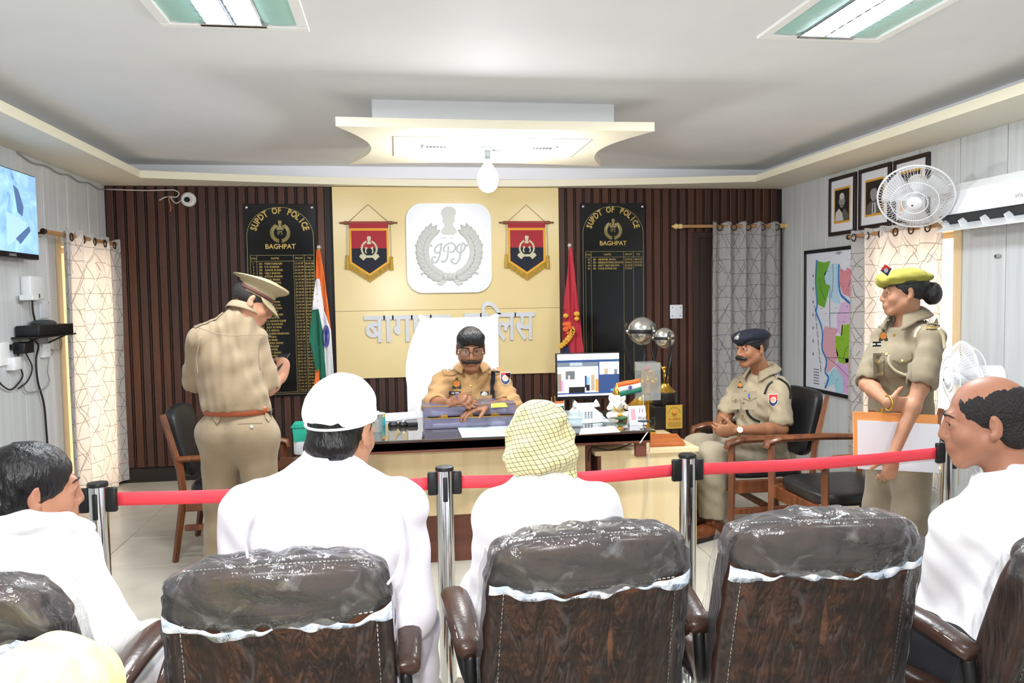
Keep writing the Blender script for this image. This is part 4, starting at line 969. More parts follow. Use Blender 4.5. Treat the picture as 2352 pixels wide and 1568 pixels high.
    def quad(pts, name, mat, Y, t): 
        v = [at(px, py, Y) for px, py in pts]; mb = MB(); k = Vector((0, t, 0)); mb.add(v+[p+k for p in v], [(0, 1, 2, 3), (7, 6, 5, 4), (0, 4, 5, 1), (1, 5, 6, 2), (2, 6, 7, 3), (3, 7, 4, 0)]); return mb.build(name, mat, fo)
    quad([(1960, 945), (2154, 953), (2152, 1084), (1962, 1072)], 'cover', m_or, 3.12, .006); quad([(1971, 965), (2158, 974), (2157, 1086), (1972, 1076)], 'papers', m_pap, 3.112, .006)
    return o
officer_woman()
# ---------------------------------------------------------- E..I: visitors seated in front, seen from behind
def fold(S, a, b, r, k=.02): S.cone(a, b, r, r, k)
def sitter(J, h, skinmat, label, f, s=1.0, vox=.005, **kw):
    auto_legs(J, f, True, s); S = body_mesh(J, h, s, vox, **kw); base = (float(J['pel'][0]), float(J['pel'][1]), 0)
    return skin_person('person', S, h, skinmat, label, base)
def long_shirt(J, s, mat, o, name='shirt', wseed=1, amp=.006, fq=38, ratio=.74, sl=(.066, .062, .058), hem=.30, cuff=.92, neck=None, h=None):
    T = Sdf(.006); upper(T, J, .016, s, ratio, .05); T.cone(J['wai'], J['pel'], .158*s, .165*s, .05, (J['f'], .82))
    for q in 'LR':
        T.cone(J['sh'+q], J['el'+q], sl[0]*s, sl[1]*s, .03); w = J['el'+q]+(J['wr'+q]-J['el'+q])*cuff; T.cone(J['el'+q], w, sl[1]*s, sl[2]*s, .03); T.cone(w, w+(J['wr'+q]-J['el'+q])*.5, .040*s, .044*s, .01, None, 's')
    # skirt over the lap
    for q in 'LR': T.cone(J['hip'+q], J['kn'+q], .108*s, .085*s, .05)
    if h is not None: T.ell(h.P(0, .0, -.11), [.056*s, .060*s, .045*s], h.R, .02, 's')
    P, Q = T.mesh(1, wob(amp, fq, wseed)); return np_obj(name, P, Q, mat, o)
def pyjama(J, s, mat, o):
    T = Sdf(.008); legs(T, J, .012, s, .04, (.098, .080, .074, .070)); T.plane((0, 0, .10), (0, 0, -1)); P, Q = T.mesh(1); np_obj('trousers', P, Q, mat, o)
def visitor_cap():
    f = (.14, .98); fr = unit((*f, 0)); Y0 = 1.98
    J = dict(f=fr, shL=A3(572, 1178, Y0-.02), shR=A3(922, 1168, Y0+.02), nb=A3(757, 1085, Y0), che=A3(748, 1250, Y0-.02), wai=A3(745, 1420, Y0-.05), pel=V(A3(745, 1560, Y0-.06)[0], Y0-.08, .55))
    J.update(elL=A3(545, 1420, Y0+.02), wrL=A3(590, 1470, Y0+.26), elR=A3(942, 1405, Y0+.02), wrR=A3(940, 1450, Y0+.25))
    J['hL'] = ((.2, 1, -.1), (0, 0, -1), (1, 0, 0), dict(curl=.4)); J['hR'] = ((-.1, 1, -.1), (0, 0, -1), (-1, 0, 0), dict(curl=.4))
    h = Head(A3(784, 990, Y0+.03), (.40, .90, -.16), (.05, .05, 1), 1.0)
    o = sitter(J, h, skin('skin_E', (188,136,108)), 'man in white skullcap and pale lilac shirt seated with back to the viewer', f)
    h.eyes(o); h.brows(o)
    H = Sdf(.0035); H.ell(h.P(0, -.014, .034), [.0790, .098, .084], h.R, .02); H.ell(h.P(0, -.05, -.035), [.066, .058, .045], h.R, .02); H.ell(h.P(0, .09, -.03), [.068, .088, .09], h.R, .010, 's'); H.ell(h.P(0, .028, -.085), [.2, .058, .080], h.R, .010, 's'); P, Q = H.mesh(1, wob(.0012, 260, 5, .3)); np_obj('hair', P, Q, m_hair, o)
    # folded cloth cap: tall rounded crown
    C = Sdf(.0035); C.ell(h.P(0, -.010, .040), [.0855, .107, .060], h.R, .02); C.cone(h.P(0, -.012, .060), h.P(0, -.004, .082), .083, .066, .03); C.ell(h.P(0, -.004, .085), [.076, .092, .044], h.R, .03); C.plane(h.P(0, 0, .026), h.D(0, .22, -1)); P, Q = C.mesh(1, wob(.0012, 60, 3)); co = np_obj('skullcap', P, Q, m_cap, o)
    MB().tube([h.P(.079*math.cos(a), .099*math.sin(a)-.010, .027+.22*(.099*math.sin(a)-.010)) for a in [2*PI*i/36 for i in range(36)]], .0035, 6, closed=True).build('cap_hem', m_cap, co, smooth=True)
    sh = long_shirt(J, 1.0, m_lilac, o, h=h, wseed=12, cuff=.75, amp=.005); tri = Tri(sh)
    c = MB(); nb = Vector([float(x) for x in J['nb']]); ax = Vector([float(x) for x in (h.P(0, -.02, -.09)-J['nb'])]).normalized(); fv = Vector((f[0], f[1], 0)); fv = (fv-ax*fv.dot(ax)).normalized(); rv = fv.cross(ax)
    c.grid(lambda u, v: nb+ax*(-.010+.046*v)+(rv*math.sin(2*PI*u)*.078+fv*math.cos(2*PI*u)*.080)*(1.04-.10*v), 32, 3); c.build('collar', m_lilac, sh, smooth=True, solid=.005)
    for pts in ([(590, 1130), (560, 1200), (570, 1280)], [(905, 1130), (925, 1220), (915, 1300), (890, 1340)]): drape_line(tri, [at(x, y, Y0-.4) for x, y in pts], (0, 1, 0), .003, 'armhole_seam', m_lilac, sh)
    pyjama(J, 1.0, m_lilac, o)
    for q in 'LR': shoe_mesh(J, q, o)
visitor_cap()
def plaid():
    m = fabric('yellow_check', (236,222,160), None, bump=.1); N, L, b = nodes(m)
    uv = N.new('ShaderNodeUVMap'); uv.uv_map = 'wrap'; sep = N.new('ShaderNodeSeparateXYZ'); L.new(uv.outputs[0], sep.inputs[0]); outs = []
    for i in (0, 1):
        fr_ = N.new('ShaderNodeMath'); fr_.operation = 'FRACT'; L.new(sep.outputs[i], fr_.inputs[0]); ab = N.new('ShaderNodeMath'); ab.operation = 'LESS_THAN'; ab.inputs[1].default_value = .11; L.new(fr_.outputs[0], ab.inputs[0]); outs.append(ab)
    mx = N.new('ShaderNodeMath'); mx.operation = 'MAXIMUM'; L.new(outs[0].outputs[0], mx.inputs[0]); L.new(outs[1].outputs[0], mx.inputs[1])
    mi = N.new('ShaderNodeMix'); mi.data_type = 'RGBA'; mi.inputs[6].default_value = (*lin((238,226,170)), 1); mi.inputs[7].default_value = (*lin((92,86,84)), 1); L.new(mx.outputs[0], mi.inputs[0]); L.new(mi.outputs[2], b.inputs['Base Color'])
    return m
m_check = plaid()
def wrap_uv(o, h, cell=.0138, twist=.5):
    """cloth coordinates that run round the wrapped head"""
    me = o.data; w = np.array(WORLD[o]); co = np.empty(len(me.vertices)*3, np.float32); me.vertices.foreach_get('co', co); q = ((co.reshape(-1, 3)+w-h.c)@h.R)/h.s
    ang = np.arctan2(q[:, 0], -q[:, 1]); u = ang*.095+q[:, 2]*twist; v = q[:, 2]*1.05-ang*.095*twist*.6+np.abs(q[:, 1])*.2
    li = np.empty(len(me.loops), np.int32); me.loops.foreach_get('vertex_index', li); uv = np.stack([u[li], v[li]], 1)/cell
    l = me.uv_layers.new(name='wrap'); l.data.foreach_set('uv', uv.astype(np.float32).ravel())
def visitor_scarf():
    f = (.05, 1.0); fr = unit((*f, 0)); Y0 = 2.22
    J = dict(f=fr, shL=A3(1140, 1180, Y0), shR=A3(1375, 1158, Y0+.04), nb=A3(1245, 1112, Y0+.02), che=A3(1250, 1235, Y0-.03), wai=A3(1255, 1400, Y0-.08), pel=V(A3(1255, 1520, Y0-.1)[0], Y0-.12, .55))
    J.update(elL=A3(1120, 1370, Y0+.06), wrL=A3(1150, 1420, Y0+.30), elR=A3(1415, 1350, Y0+.08), wrR=A3(1380, 1420, Y0+.30))
    J['hL'] = ((.2, 1, -.1), (0, 0, -1), (1, 0, 0), dict(curl=.4)); J['hR'] = ((-.2, 1, -.1), (0, 0, -1), (-1, 0, 0), dict(curl=.4))
    h = Head(A3(1237, 1020, Y0+.06), (.12, .97, -.25), (.08, .15, 1), 1.0)
    o = sitter(J, h, skin('skin_F', (150,104,78)), 'man with yellow checked scarf wrapped round his head, seated in white', f, s=.93)
    h.eyes(o); h.brows(o)
    C = Sdf(.004); C.ell(h.P(0, -.008, .030), [.092, .112, .104], h.R, .02); C.ell(h.P(-.004, -.045, -.035), [.086, .072, .060], h.R, .03); C.cone(h.P(-.06, -.06, -.060), h.P(.075, -.055, -.030), .034, .040, .03)
    # rolled folds of the wrap
    for (a, b, c, r) in (((-.088, .01, -.045), (-.03, -.108, -.02), (.06, -.092, .075), .020), ((.092, .0, -.05), (.062, -.095, -.045), (.02, -.115, -.06), .022), ((-.075, -.05, -.06), (0, -.112, -.068), (.075, -.06, -.055), .022), ((.05, -.085, .095), (.085, -.05, .03), (.09, -.02, -.05), .016), ((-.05, -.085, .09), (-.085, -.045, .03), (-.088, .0, -.03), .014)):
        C.chain([h.P(*p) for p in (a, b, c)], [r*.8, r, r*.8], .014)
    C.chain([h.P(.085, -.035, -.06), h.P(.090, -.03, -.10), h.P(.080, -.03, -.135)], [.024, .022, .012], .014); C.ell(h.P(0, .10, -.035), [.060, .085, .085], h.R, .012, 's')
    P, Q = C.mesh(1, wob(.0022, 80, 9)); co = np_obj('head_scarf', P, Q, m_check, o); wrap_uv(co, h)
    sh = long_shirt(J, .93, m_wshirt, o, h=h, wseed=15, cuff=.8, amp=.006)
    c = MB(); nb = Vector([float(x) for x in J['nb']]); 
    C = Sdf(.005); C.chain([J['nb']+V(-.06, .0, .02), J['nb']+V(-.02, -.055, .012), J['nb']+V(.04, -.05, .016), J['nb']+V(.075, .01, .03)], [.018, .020, .020, .018], .01); P, Q = C.mesh(1, wob(.002, 70, 4)); np_obj('collar', P, Q, m_wshirt, sh)
    pyjama(J, .93, m_wshirt, o)
    for q in 'LR': shoe_mesh(J, q, o)
visitor_scarf()
def striped():
    m = fabric('pale_striped_cotton', (248,248,244), None, bump=.06); N, L, b = nodes(m)
    tc = N.new('ShaderNodeTexCoord'); mp = N.new('ShaderNodeMapping'); mp.inputs['Rotation'].default_value = (0, R(-28), 0); L.new(tc.outputs['Object'], mp.inputs[0])
    w = N.new('ShaderNodeTexWave'); w.wave_type = 'BANDS'; w.bands_direction = 'X'; w.inputs['Scale'].default_value = 9; w.inputs['Distortion'].default_value = 5; w.inputs['Detail'].default_value = 1; w.inputs['Detail Scale'].default_value = .7; L.new(mp.outputs[0], w.inputs['Vector'])
    cr = N.new('ShaderNodeValToRGB'); e = cr.color_ramp.elements; e[0].position = 0; e[0].color = (*lin((250,250,248)), 1); e[1].position = 1; e[1].color = (*lin((250,250,248)), 1)
    for p, c in ((.30, (250,250,248)), (.36, (236,226,196)), (.44, (250,250,247)), (.62, (250,250,248)), (.67, (206,214,218)), (.72, (250,250,248)), (.86, (250,250,248)), (.90, (190,190,190)), (.93, (250,250,248))): q = e.new(p); q.color = (*lin(c), 1)
    L.new(w.outputs['Fac'], cr.inputs[0]); L.new(cr.outputs[0], b.inputs['Base Color']); return m
def visitor_woman():
    f = (.25, .97); fr = unit((*f, 0)); Y0 = 2.05
    J = dict(f=fr, shL=A3(-130, 1290, Y0-.06), shR=A3(165, 1268, Y0+.04), nb=A3(45, 1205, Y0), che=A3(25, 1340, Y0-.02), wai=A3(20, 1480, Y0-.06), pel=V(A3(20, 1600, Y0-.07)[0], Y0-.10, .52))
    J.update(elL=A3(-150, 1460, Y0), wrL=A3(-60, 1500, Y0+.22), elR=A3(248, 1455, Y0+.02), wrR=A3(300, 1500, Y0+.26))
    J['hL'] = ((.5, .8, -.1), (0, 0, -1), (1, 0, 0), dict(curl=.4)); J['hR'] = ((-.1, 1, -.05), (0, 0, -1), (-1, 0, 0), dict(curl=.4))
    h = Head(A3(76, 1128, Y0+.02), (.80, .55, -.10), (0, 0, 1), .98)
    o = sitter(J, h, skin('skin_H', (176,124,98)), 'woman with dark hair in a low bun, seated in a pale striped dress', f, s=.92)
    h.eyes(o); h.brows(o)
    H = Sdf(.004); H.ell(h.P(0, -.016, .036), [.083, .104, .090], h.R, .02); H.ell(h.P(0, -.055, -.030), [.072, .066, .064], h.R, .03); H.ell(h.P(0, .108, -.032), [.072, .088, .092], h.R, .012, 's'); H.ell(h.P(0, .045, -.105), [.2, .062, .072], h.R, .012, 's'); H.ell(h.P(0, -.145, -.025), [.042, .040, .048], h.R, .010); P, Q = H.mesh(1, wob(.0016, 180, 5, .2))
    np_obj('hair', P, Q, M('hair_glossy', (30,28,30), .3, col2=(18,17,19), scale=50, stretch=(1,1,.3), bump=.5, bscale=120), o)
    MB().tube([h.P(.03*math.cos(a), -.112, -.024+.034*math.sin(a)) for a in [2*PI*i/20 for i in range(20)]], .005, 6, closed=True).build('hair_tie', M('hair_tie_white', (230,230,230), .6), o, smooth=True)
    sh = long_shirt(J, .95, striped(), o, h=h, wseed=18, cuff=.5, amp=.006, sl=(.064, .066, .070), name='dress')
    C = Sdf(.005); C.chain([J['nb']+V(-.14, .0, -.01), J['nb']+V(-.05, -.075, .012), J['nb']+V(.05, -.065, .02), J['nb']+V(.11, -.01, .0), J['nb']+V(.14, .05, -.03)], [.022, .028, .030, .026, .018], .01); P, Q = C.mesh(1, wob(.003, 70, 4)); np_obj('shawl', P, Q, m_wshirt, o)
    pyjama(J, .92, m_wshirt, o)
    for q in 'LR': shoe_mesh(J, q, o, s=.9)
visitor_woman()
def visitor_bald():
    f = (-.25, .97); fr = unit((*f, 0)); Y0 = 1.88
    J = dict(f=fr, shL=A3(2205, 1215, Y0-.02), shR=A3(2480, 1190, Y0-.06), nb=A3(2330, 1105, Y0-.02), che=A3(2345, 1260, Y0-.05), wai=A3(2350, 1430, Y0-.08), pel=V(A3(2350, 1560, Y0-.1)[0], Y0-.12, .56))
    J.update(elL=A3(2175, 1395, Y0+.06), wrL=A3(2235, 1450, Y0+.24), elR=A3(2520, 1400, Y0), wrR=A3(2480, 1450, Y0+.22))
    J['hL'] = ((.1, 1, -.2), (0, 0, -1), (1, 0, 0), dict(curl=.4)); J['hR'] = ((-.3, 1, -.1), (0, 0, -1), (-1, 0, 0), dict(curl=.4))
    h = Head(A3(2268, 968, Y0+.02), (-.80, .58, -.14), (-.05, .02, 1), 1.03)
    o = sitter(J, h, skin('skin_G', (168,116,92)), 'balding man in loose white shirt seated at the right edge, looking away to the left', f)
    h.eyes(o); h.brows(o)
    H = Sdf(.004); H.ell(h.P(0, -.016, .030), [.0815, .102, .082], h.R, .02); H.ell(h.P(0, -.045, -.03), [.072, .066, .05], h.R, .02); H.ell(h.P(0, .0, .128), [.056, .088, .066], h.R, .014, 's'); H.ell(h.P(0, .10, -.01), [.067, .088, .10], h.R, .010, 's'); H.ell(h.P(0, .036, -.085), [.2, .060, .080], h.R, .010, 's'); P, Q = H.mesh(1, wob(.002, 230, 6)); np_obj('hair', P, Q, M('hair_thin', (34,30,30), .6, bump=.8, bscale=160), o)
    sh = long_shirt(J, 1.0, m_wshirt, o, h=h, wseed=25, cuff=.62, amp=.009, fq=30, sl=(.068, .080, .088))
    collar(J['nb']+V(-.01, .01, -.004), (-.2, .1, 1), fr, .070, .036, 'collar', m_wshirt, sh, gap=.35, flare=.022)
    pyjama(J, 1.0, M('dark_trousers', (40,40,46), .8), o)
    for q in 'LR': shoe_mesh(J, q, o)
visitor_bald()
def visitor_yellow():
    f = (.2, 1); fr = unit((*f, 0)); Y0 = 1.18; s = .86
    h = Head(A3(118, 1665, Y0), (.3, .93, -.2), (0, 0, 1), .95); c = h.c
    J = dict(f=fr, nb=c+V(-.03, -.03, -.17), shL=c+V(-.20, -.05, -.24), shR=c+V(.14, .0, -.24), che=c+V(-.03, -.05, -.34), wai=c+V(-.03, -.06, -.46)); J['pel'] = V(c[0]-.03, c[1]-.08, .42)
    J.update(elL=c+V(-.24, -.02, -.46), wrL=c+V(-.16, .18, -.50), elR=c+V(.18, .02, -.46), wrR=c+V(.12, .22, -.50)); J['hL'] = ((.3, 1, 0), (0, 0, -1), (1, 0, 0), dict(curl=.4)); J['hR'] = ((-.2, 1, 0), (0, 0, -1), (-1, 0, 0), dict(curl=.4))
    o = sitter(J, h, skin('skin_I', (160,112,84)), 'person wearing a bright yellow headscarf in the lower left corner', f, s=s, vox=.006)
    h.eyes(o); h.brows(o); m = fabric('yellow_scarf', (250,240,160), (246,234,140), scale=30)
    C = Sdf(.005); C.ell(h.P(0, -.010, .034), [.090, .110, .096], h.R, .02); C.ell(h.P(0, -.05, -.05), [.088, .08, .08], h.R, .04); C.cone(J['nb']+V(-.09, -.03, .0), J['nb']+V(.09, 0, .0), .055, .055, .06); C.chain([h.P(-.09, -.03, -.03), J['nb']+V(-.12, -.04, -.02), J['shL']], [.05, .06, .05], .05); C.ell(h.P(0, .11, -.03), [.062, .085, .09], h.R, .012, 's'); P, Q = C.mesh(1, wob(.004, 45, 3)); np_obj('headscarf', P, Q, m, o)
    long_shirt(J, s, m, o, wseed=5, cuff=.8, name='dress'); pyjama(J, s, m_wshirt, o)
visitor_yellow()
# ============================================================ FURNITURE
m_brown = M('desk_brown_laminate', (112,66,52), .32, col2=(98,56,44), scale=5, stretch=(.5, 6, 6))
m_maple = M('maple_laminate', (236,216,172), .38, col2=(228,204,156), scale=3, stretch=(6, 6, .5))
m_mapleH = M('maple_laminate_flat', (234,214,170), .35, col2=(226,202,156), scale=3, stretch=(.6, 5, 5))
m_dkglass = M('table_glass', (66,60,54), .04, spec=.7, coat=.6)
m_teak = M('teak_frame', (122,70,38), .35, col2=(90,48,26), scale=7, stretch=(4, 4, .7), detail=6, coat=.2)
m_vinyl = M('black_vinyl', (30,30,32), .38, bump=.12, bscale=30)
def superbox(mb, c, a, n=6.0, seg=14, fn=None):
    """rounded cushion block; fn bends it"""
    k = len(mb.v); vs = {}; L = []
    def key(p): return tuple(round(x, 4) for x in p)
    F = []
    for ax in range(3):
        for sg in (-1, 1):
            for i in range(seg):
                for j in range(seg):
                    q = []
                    for (di, dj) in ((0, 0), (1, 0), (1, 1), (0, 1)):
                        u = math.tan((-1+2*(i+di)/seg)*PI/4); v = math.tan((-1+2*(j+dj)/seg)*PI/4); p = [0, 0, 0]; p[ax] = sg; p[(ax+1) % 3] = u; p[(ax+2) % 3] = v
                        kk = key(p)
                        if kk not in vs:
                            d = sum(abs(x)**n for x in p)**(1/n); w = Vector((p[0]/d*a[0], p[1]/d*a[1], p[2]/d*a[2])); w = fn(w) if fn else w
                            vs[kk] = len(L); L.append(Vector(c)+w)
                        q.append(vs[kk])
                    F.append(q if sg > 0 else q[::-1])
    return mb.add(L, F)

# ---------------------------------------------------------- desk
DK = thing('office_desk', (.44, 4.5, 0), 'large brown desk with glass top and pale maple front panel', 'desk')
dx0, dx1, dy0, dy1, dz = -.50, 1.365, 4.13, 4.90, .76
MB().bbox(dx0, dx1, dy0, dy1, .700, .750, .004, 2).build('desk_top', m_brown, DK)
MB().bbox(dx0+.004, dx1+.008, dy0-.006, dy1, .751, .761, .003, 2).build('glass_top', m_dkglass, DK)
MB().bbox(dx0, dx1, dy0, dy0+.025, .690, .748, .003, 1).build('apron', m_brown, DK)
MB().bbox(-.42, 1.06, 4.40, 4.425, .272, .640, .002, 1).build('front_panel', m_maple, DK)
MB().bbox(-.42, 1.06, 4.415, 4.44, .0, .272, .002, 1).build('kick_board', m_brown, DK)
MB().box(-.42, 1.06, 4.44, 4.46, .60, .698).build('gap_shade', m_blk, DK)  # black strip painting the shade in the gap between panel and apron
for x in (-.12, .165, .52, .86): MB().tube([(x, 4.43, .64), (x, 4.43, .70)], .012, 10).build('spacer', m_chrome, DK, smooth=40)
for xa, xb in ((-.46, -.42), (1.06, 1.10)): MB().bbox(xa, xb, 4.42, 4.86, 0, .70, .003, 1).build('side_panel', m_brown, DK)
MB().bbox(1.285, 1.345, 4.14, 4.18, .612, .690, .002, 1).build('corner_block', m_brown, DK)
b = MB(); b.add([(1.300, 4.128, .690), (1.306, 4.128, .690), (1.352, 4.128, .752), (1.345, 4.128, .752), (1.300, 4.135, .690), (1.306, 4.135, .690), (1.352, 4.135, .752), (1.345, 4.135, .752)], [(0,1,2,3),(7,6,5,4),(0,4,5,1),(1,5,6,2),(2,6,7,3),(3,7,4,0)]); b.build('edge_strip', m_rec, DK)
# ---------------------------------------------------------- side cabinet (return)
CB = thing('side_cabinet', (1.44, 4.8, 0), 'pale maple side cabinet at the right end of the desk', 'cabinet')
cx0, cx1, cy0, cy1, cz2 = 1.135, 1.735, 4.395, 5.40, .603
MB().bbox(cx0-.02, cx1+.01, cy0-.012, cy1, cz2-.028, cz2, .002, 1).build('cabinet_top', m_mapleH, CB)
MB().bbox(cx0+.02, cx1-.035, cy0+.006, cy0+.024, .0, cz2-.028, .002, 1).build('front_panel', m_maple, CB)
MB().bbox(cx1-.03, cx1, cy0, cy1, .0, cz2-.028, .002, 1).build('side_panel', m_maple, CB)
MB().bbox(cx0, cx0+.02, cy0+.01, cy1, .0, cz2-.028, .002, 1).build('side_panel', m_brown, CB)
MB().box(cx0+.02, cx1-.03, cy1-.02, cy1, .0, cz2-.028).build('back_panel', m_brown, CB)
# ---------------------------------------------------------- queue barrier posts and belts
m_steel = M('mirror_steel', (200,202,200), .08, 1.0); m_belt_red = M('belt_tape_red', (246,72,86), .55, bump=.06, bscale=90)
POSTS = [(-1.04, 2.86, .885), (.158, 2.86, .885), (1.092, 2.86, .890), (2.28, 2.96, .885)]
PLAB = ['chrome queue post at the left beside the woman with the bun', 'chrome queue post between the skullcap man and the scarf man', 'chrome queue post in front of the maple side cabinet', 'chrome queue post partly hidden behind the balding man']
def qpost(x, y, H, label):
    q = thing('queue_post', (x, y, 0), label, 'barrier post', 'chrome queue posts'); r = .0315
    MB().lathe([(0, 0), (.16, 0), (.162, .008), (.15, .016), (.06, .026), (.034, .034), (.0, .034)], (x, y, 0), 32).build('base', m_steel, q, smooth=40)
    MB().lathe([(r, .03), (r, H-.012)], (x, y, 0), 32).build('tube', m_steel, q, smooth=40)
    MB().lathe([(r+.002, H-.014), (r+.003, H-.008), (r+.001, H-.001), (r-.006, H), (0, H)], (x, y, 0), 32).build('cap', m_blk, q, smooth=40)
    for a in (-PI/2, 0, PI/2, PI):
        dx, dy = math.cos(a), math.sin(a)
        if a in (0, PI):
            m = MB(); m.bbox(-.017, .017, -.011, .011, -.043, .043, .006, 2); m.xf(Matrix.Translation((x+dx*(r+.014), y, H-.062))); m.build('belt_clip', m_blk, q, smooth=50)
        else:
            m = MB(); m.bbox(-.0085, .0085, -.004, .004, -.05, .04, .0035, 2); m.xf(Matrix.Translation((x, y+dy*(r+.001), H-.075))); m.build('slot', m_blk, q, smooth=50)
    return q
for (x, y, H), l in zip(POSTS, PLAB): qpost(x, y, H, l)
for i in range(3):
    a, b_ = POSTS[i], POSTS[i+1]; m = MB(); xa, xb = a[0]+.058, b_[0]-.058
    def bf(u, v, a=a, b_=b_, xa=xa, xb=xb, i=i):
        z = a[2]+(b_[2]-a[2])*u-.085-.010*math.sin(PI*u)+.047*v; tw = .004*math.sin(9*u+i*2)*(v-.5)
        return (xa+(xb-xa)*u, a[1]+(b_[1]-a[1])*u+tw, z)
    m.grid(bf, 30, 2); o = m.build('barrier_belt', m_belt_red, None, smooth=True, loc=((xa+xb)/2, a[1], 0), solid=.0015)
    tag(o, ('red barrier belt passing behind the man in the skullcap', 'red barrier belt between the two middle posts, behind the checked scarf', 'red barrier belt at the right crossing the armchairs and the folder')[i], 'barrier belt', 'red queue belts')

# ---------------------------------------------------------- wooden armchairs (face +y in their own frame)
def armchair(loc, rz, label, s=1.0, tall=.90):
    q = thing('wooden_armchair', loc, label, 'armchair', 'teak armchairs with black padding', rz); B = lambda m, n, mt, p=q, sm=False: m.build(n, mt, p, smooth=sm, world=False)
    W, D, ah, sh = .27*s, .26*s, .635*s, .40*s; t = .021
    for sx in (-1, 1):
        B(MB().tube([(sx*W, D, 0), (sx*W, D-.006, sh), (sx*W, D-.004, ah-.03)], [.019, .023, .023], 4), 'leg', m_teak)
        B(MB().tube([(sx*W, -D-.06, 0), (sx*W, -D, sh), (sx*W*.99, -D-.02, ah)], [.018, .023, .023], 4), 'leg', m_teak)
        B(MB().tube([(sx*W*.99, -D-.02, ah-.05), (sx*W*.97, -D-.10, tall)], [.022, .018], 4), 'back_post', m_teak)
        a = MB(); a.tube([(sx*W, -D-.02, ah-.005), (sx*W*1.02, -.05, ah+.004), (sx*W*1.03, D-.06, ah+.002), (sx*W*1.02, D+.02, ah-.018), (sx*W*1.01, D+.028, ah-.05)], [.024, .028, .030, .030, .024], 8, flat=.75); B(a, 'arm', m_teak, sm=50)
        B(MB().bbox(sx*W-.012, sx*W+.012, -D, D-.01, .19*s, .225*s, .003, 1), 'stretcher', m_teak)
        B(MB().bbox(sx*W-.014, sx*W+.014, -D+.01, D-.01, sh-.085, sh-.01, .003, 1), 'seat_rail', m_teak)
    B(MB().bbox(-W+.01, W-.01, D-.03, D-.005, sh-.085, sh-.01, .003, 1), 'seat_rail', m_teak); B(MB().bbox(-W+.01, W-.01, -D, -D+.025, sh-.085, sh-.01, .003, 1), 'seat_rail', m_teak)
    B(MB().bbox(-W+.01, W-.01, -.015, .015, .19*s, .225*s, .003, 1), 'stretcher', m_teak)
    c = MB(); superbox(c, (0, .0, sh+.022), (W-.026, D-.01, .040), 5, 12); B(c, 'seat_cushion', m_vinyl, sm=True)
    bk = MB(); superbox(bk, (0, 0, 0), (W-.030, .034, (tall-sh)*.42), 6, 12, lambda w: Vector((w.x, -D-.045-w.z*.24+.02*(w.x/W)**2+w.y, (tall+sh)/2+.06+w.z))); B(bk, 'backrest', m_vinyl, sm=True)
    return q
armchair((2.20, 4.645, 0), R(90), 'teak armchair that carries the officer in the black beret', 1.0, .88)
armchair((2.37, 3.90, 0), R(90), 'empty teak armchair with black seat beside the woman officer', 1.05, .90)
armchair((-1.0, 4.96, 0), R(-90), 'teak armchair with black back behind the standing officer', .95, .86)

# ---------------------------------------------------------- high chair with white towel
EC = thing('executive_chair', (.40, 5.12, 0), 'high-backed office chair draped with a white towel behind the desk', 'office chair')
m_towel = fabric('white_towel', (250,250,252), (244,244,248), bump=.1, bscale=300)
k = MB(); superbox(k, (0, 0, 0), (.245, .05, .43), 6, 14, lambda w: Vector((.40+w.x, 5.215+w.y+.03*w.z, .92+w.z))); k.build('backrest', m_vinyl, EC, smooth=True)
k = MB(); superbox(k, (.40, 4.98, .44), (.25, .24, .05), 5, 12); k.build('seat', m_vinyl, EC, smooth=True)
MB().tube([(.40, 5.0, .05), (.40, 5.0, .40)], .03, 12).build('column', m_chrome, EC, smooth=40)
for i in range(5): a = 2*PI*i/5; MB().tube([(.40, 5.0, .09), (.40+.28*math.cos(a), 5.0+.28*math.sin(a), .05)], [.028, .018], 8).build('star_leg', m_blk, EC, smooth=50); MB().ball((.40+.29*math.cos(a), 5.0+.29*math.sin(a), .026), .026, 12, 8).build('caster', m_blk, EC, smooth=True)
for sx in (-1, 1): MB().tube([(.40+sx*.27, 5.12, .50), (.40+sx*.28, 5.10, .63), (.40+sx*.28, 4.86, .64), (.40+sx*.27, 4.84, .50)], .02, 8).build('arm', m_blk, EC, smooth=50)
tw = MB()
def towel(u, v):
    # v from the back over the top edge and down the front
    hx = .40+(-.255+.51*u)*(1-.0*v); L = v*1.15
    if L < .30: z, y = 1.065+L, 5.275
    elif L < .42: t = (L-.30)/.12; z, y = 1.365+.006*math.sin(PI*t), 5.275-.135*t
    else: z, y = 1.365-(L-.42), 5.14-.02*((L-.42)/.7)
    d = max(0, L-.42); fl = .03*math.sin(u*PI*1.0)*0
    side_ = -.10*(max(0, .38-u)/.38)**1.3*math.sin(min(1, d/.42)*PI*.62)*1.0
    y += -(.016*math.sin(u*22+d*5)+.010*math.sin(u*41-d*9))*min(1, d/.25)*(1.0 if u < .5 else .35); hx += side_
    return (hx, y-.006, z)
tw.grid(towel, 60, 50); tw.build('towel', m_towel, EC, smooth=True, solid=.006)
for u_, sgn in ((.0, -1), (1.0, 1)):
    S = Sdf(.004); c = V(.40+sgn*.235, 5.18, 1.368); S.ell(c, [.03, .03, .02], None, .01); S.ell(c+V(sgn*.015, -.01, .012), [.018, .018, .016], None, .01); P, Q = S.mesh(1, wob(.002, 140, 3)); np_obj('towel_knot', P, Q, m_towel, EC)

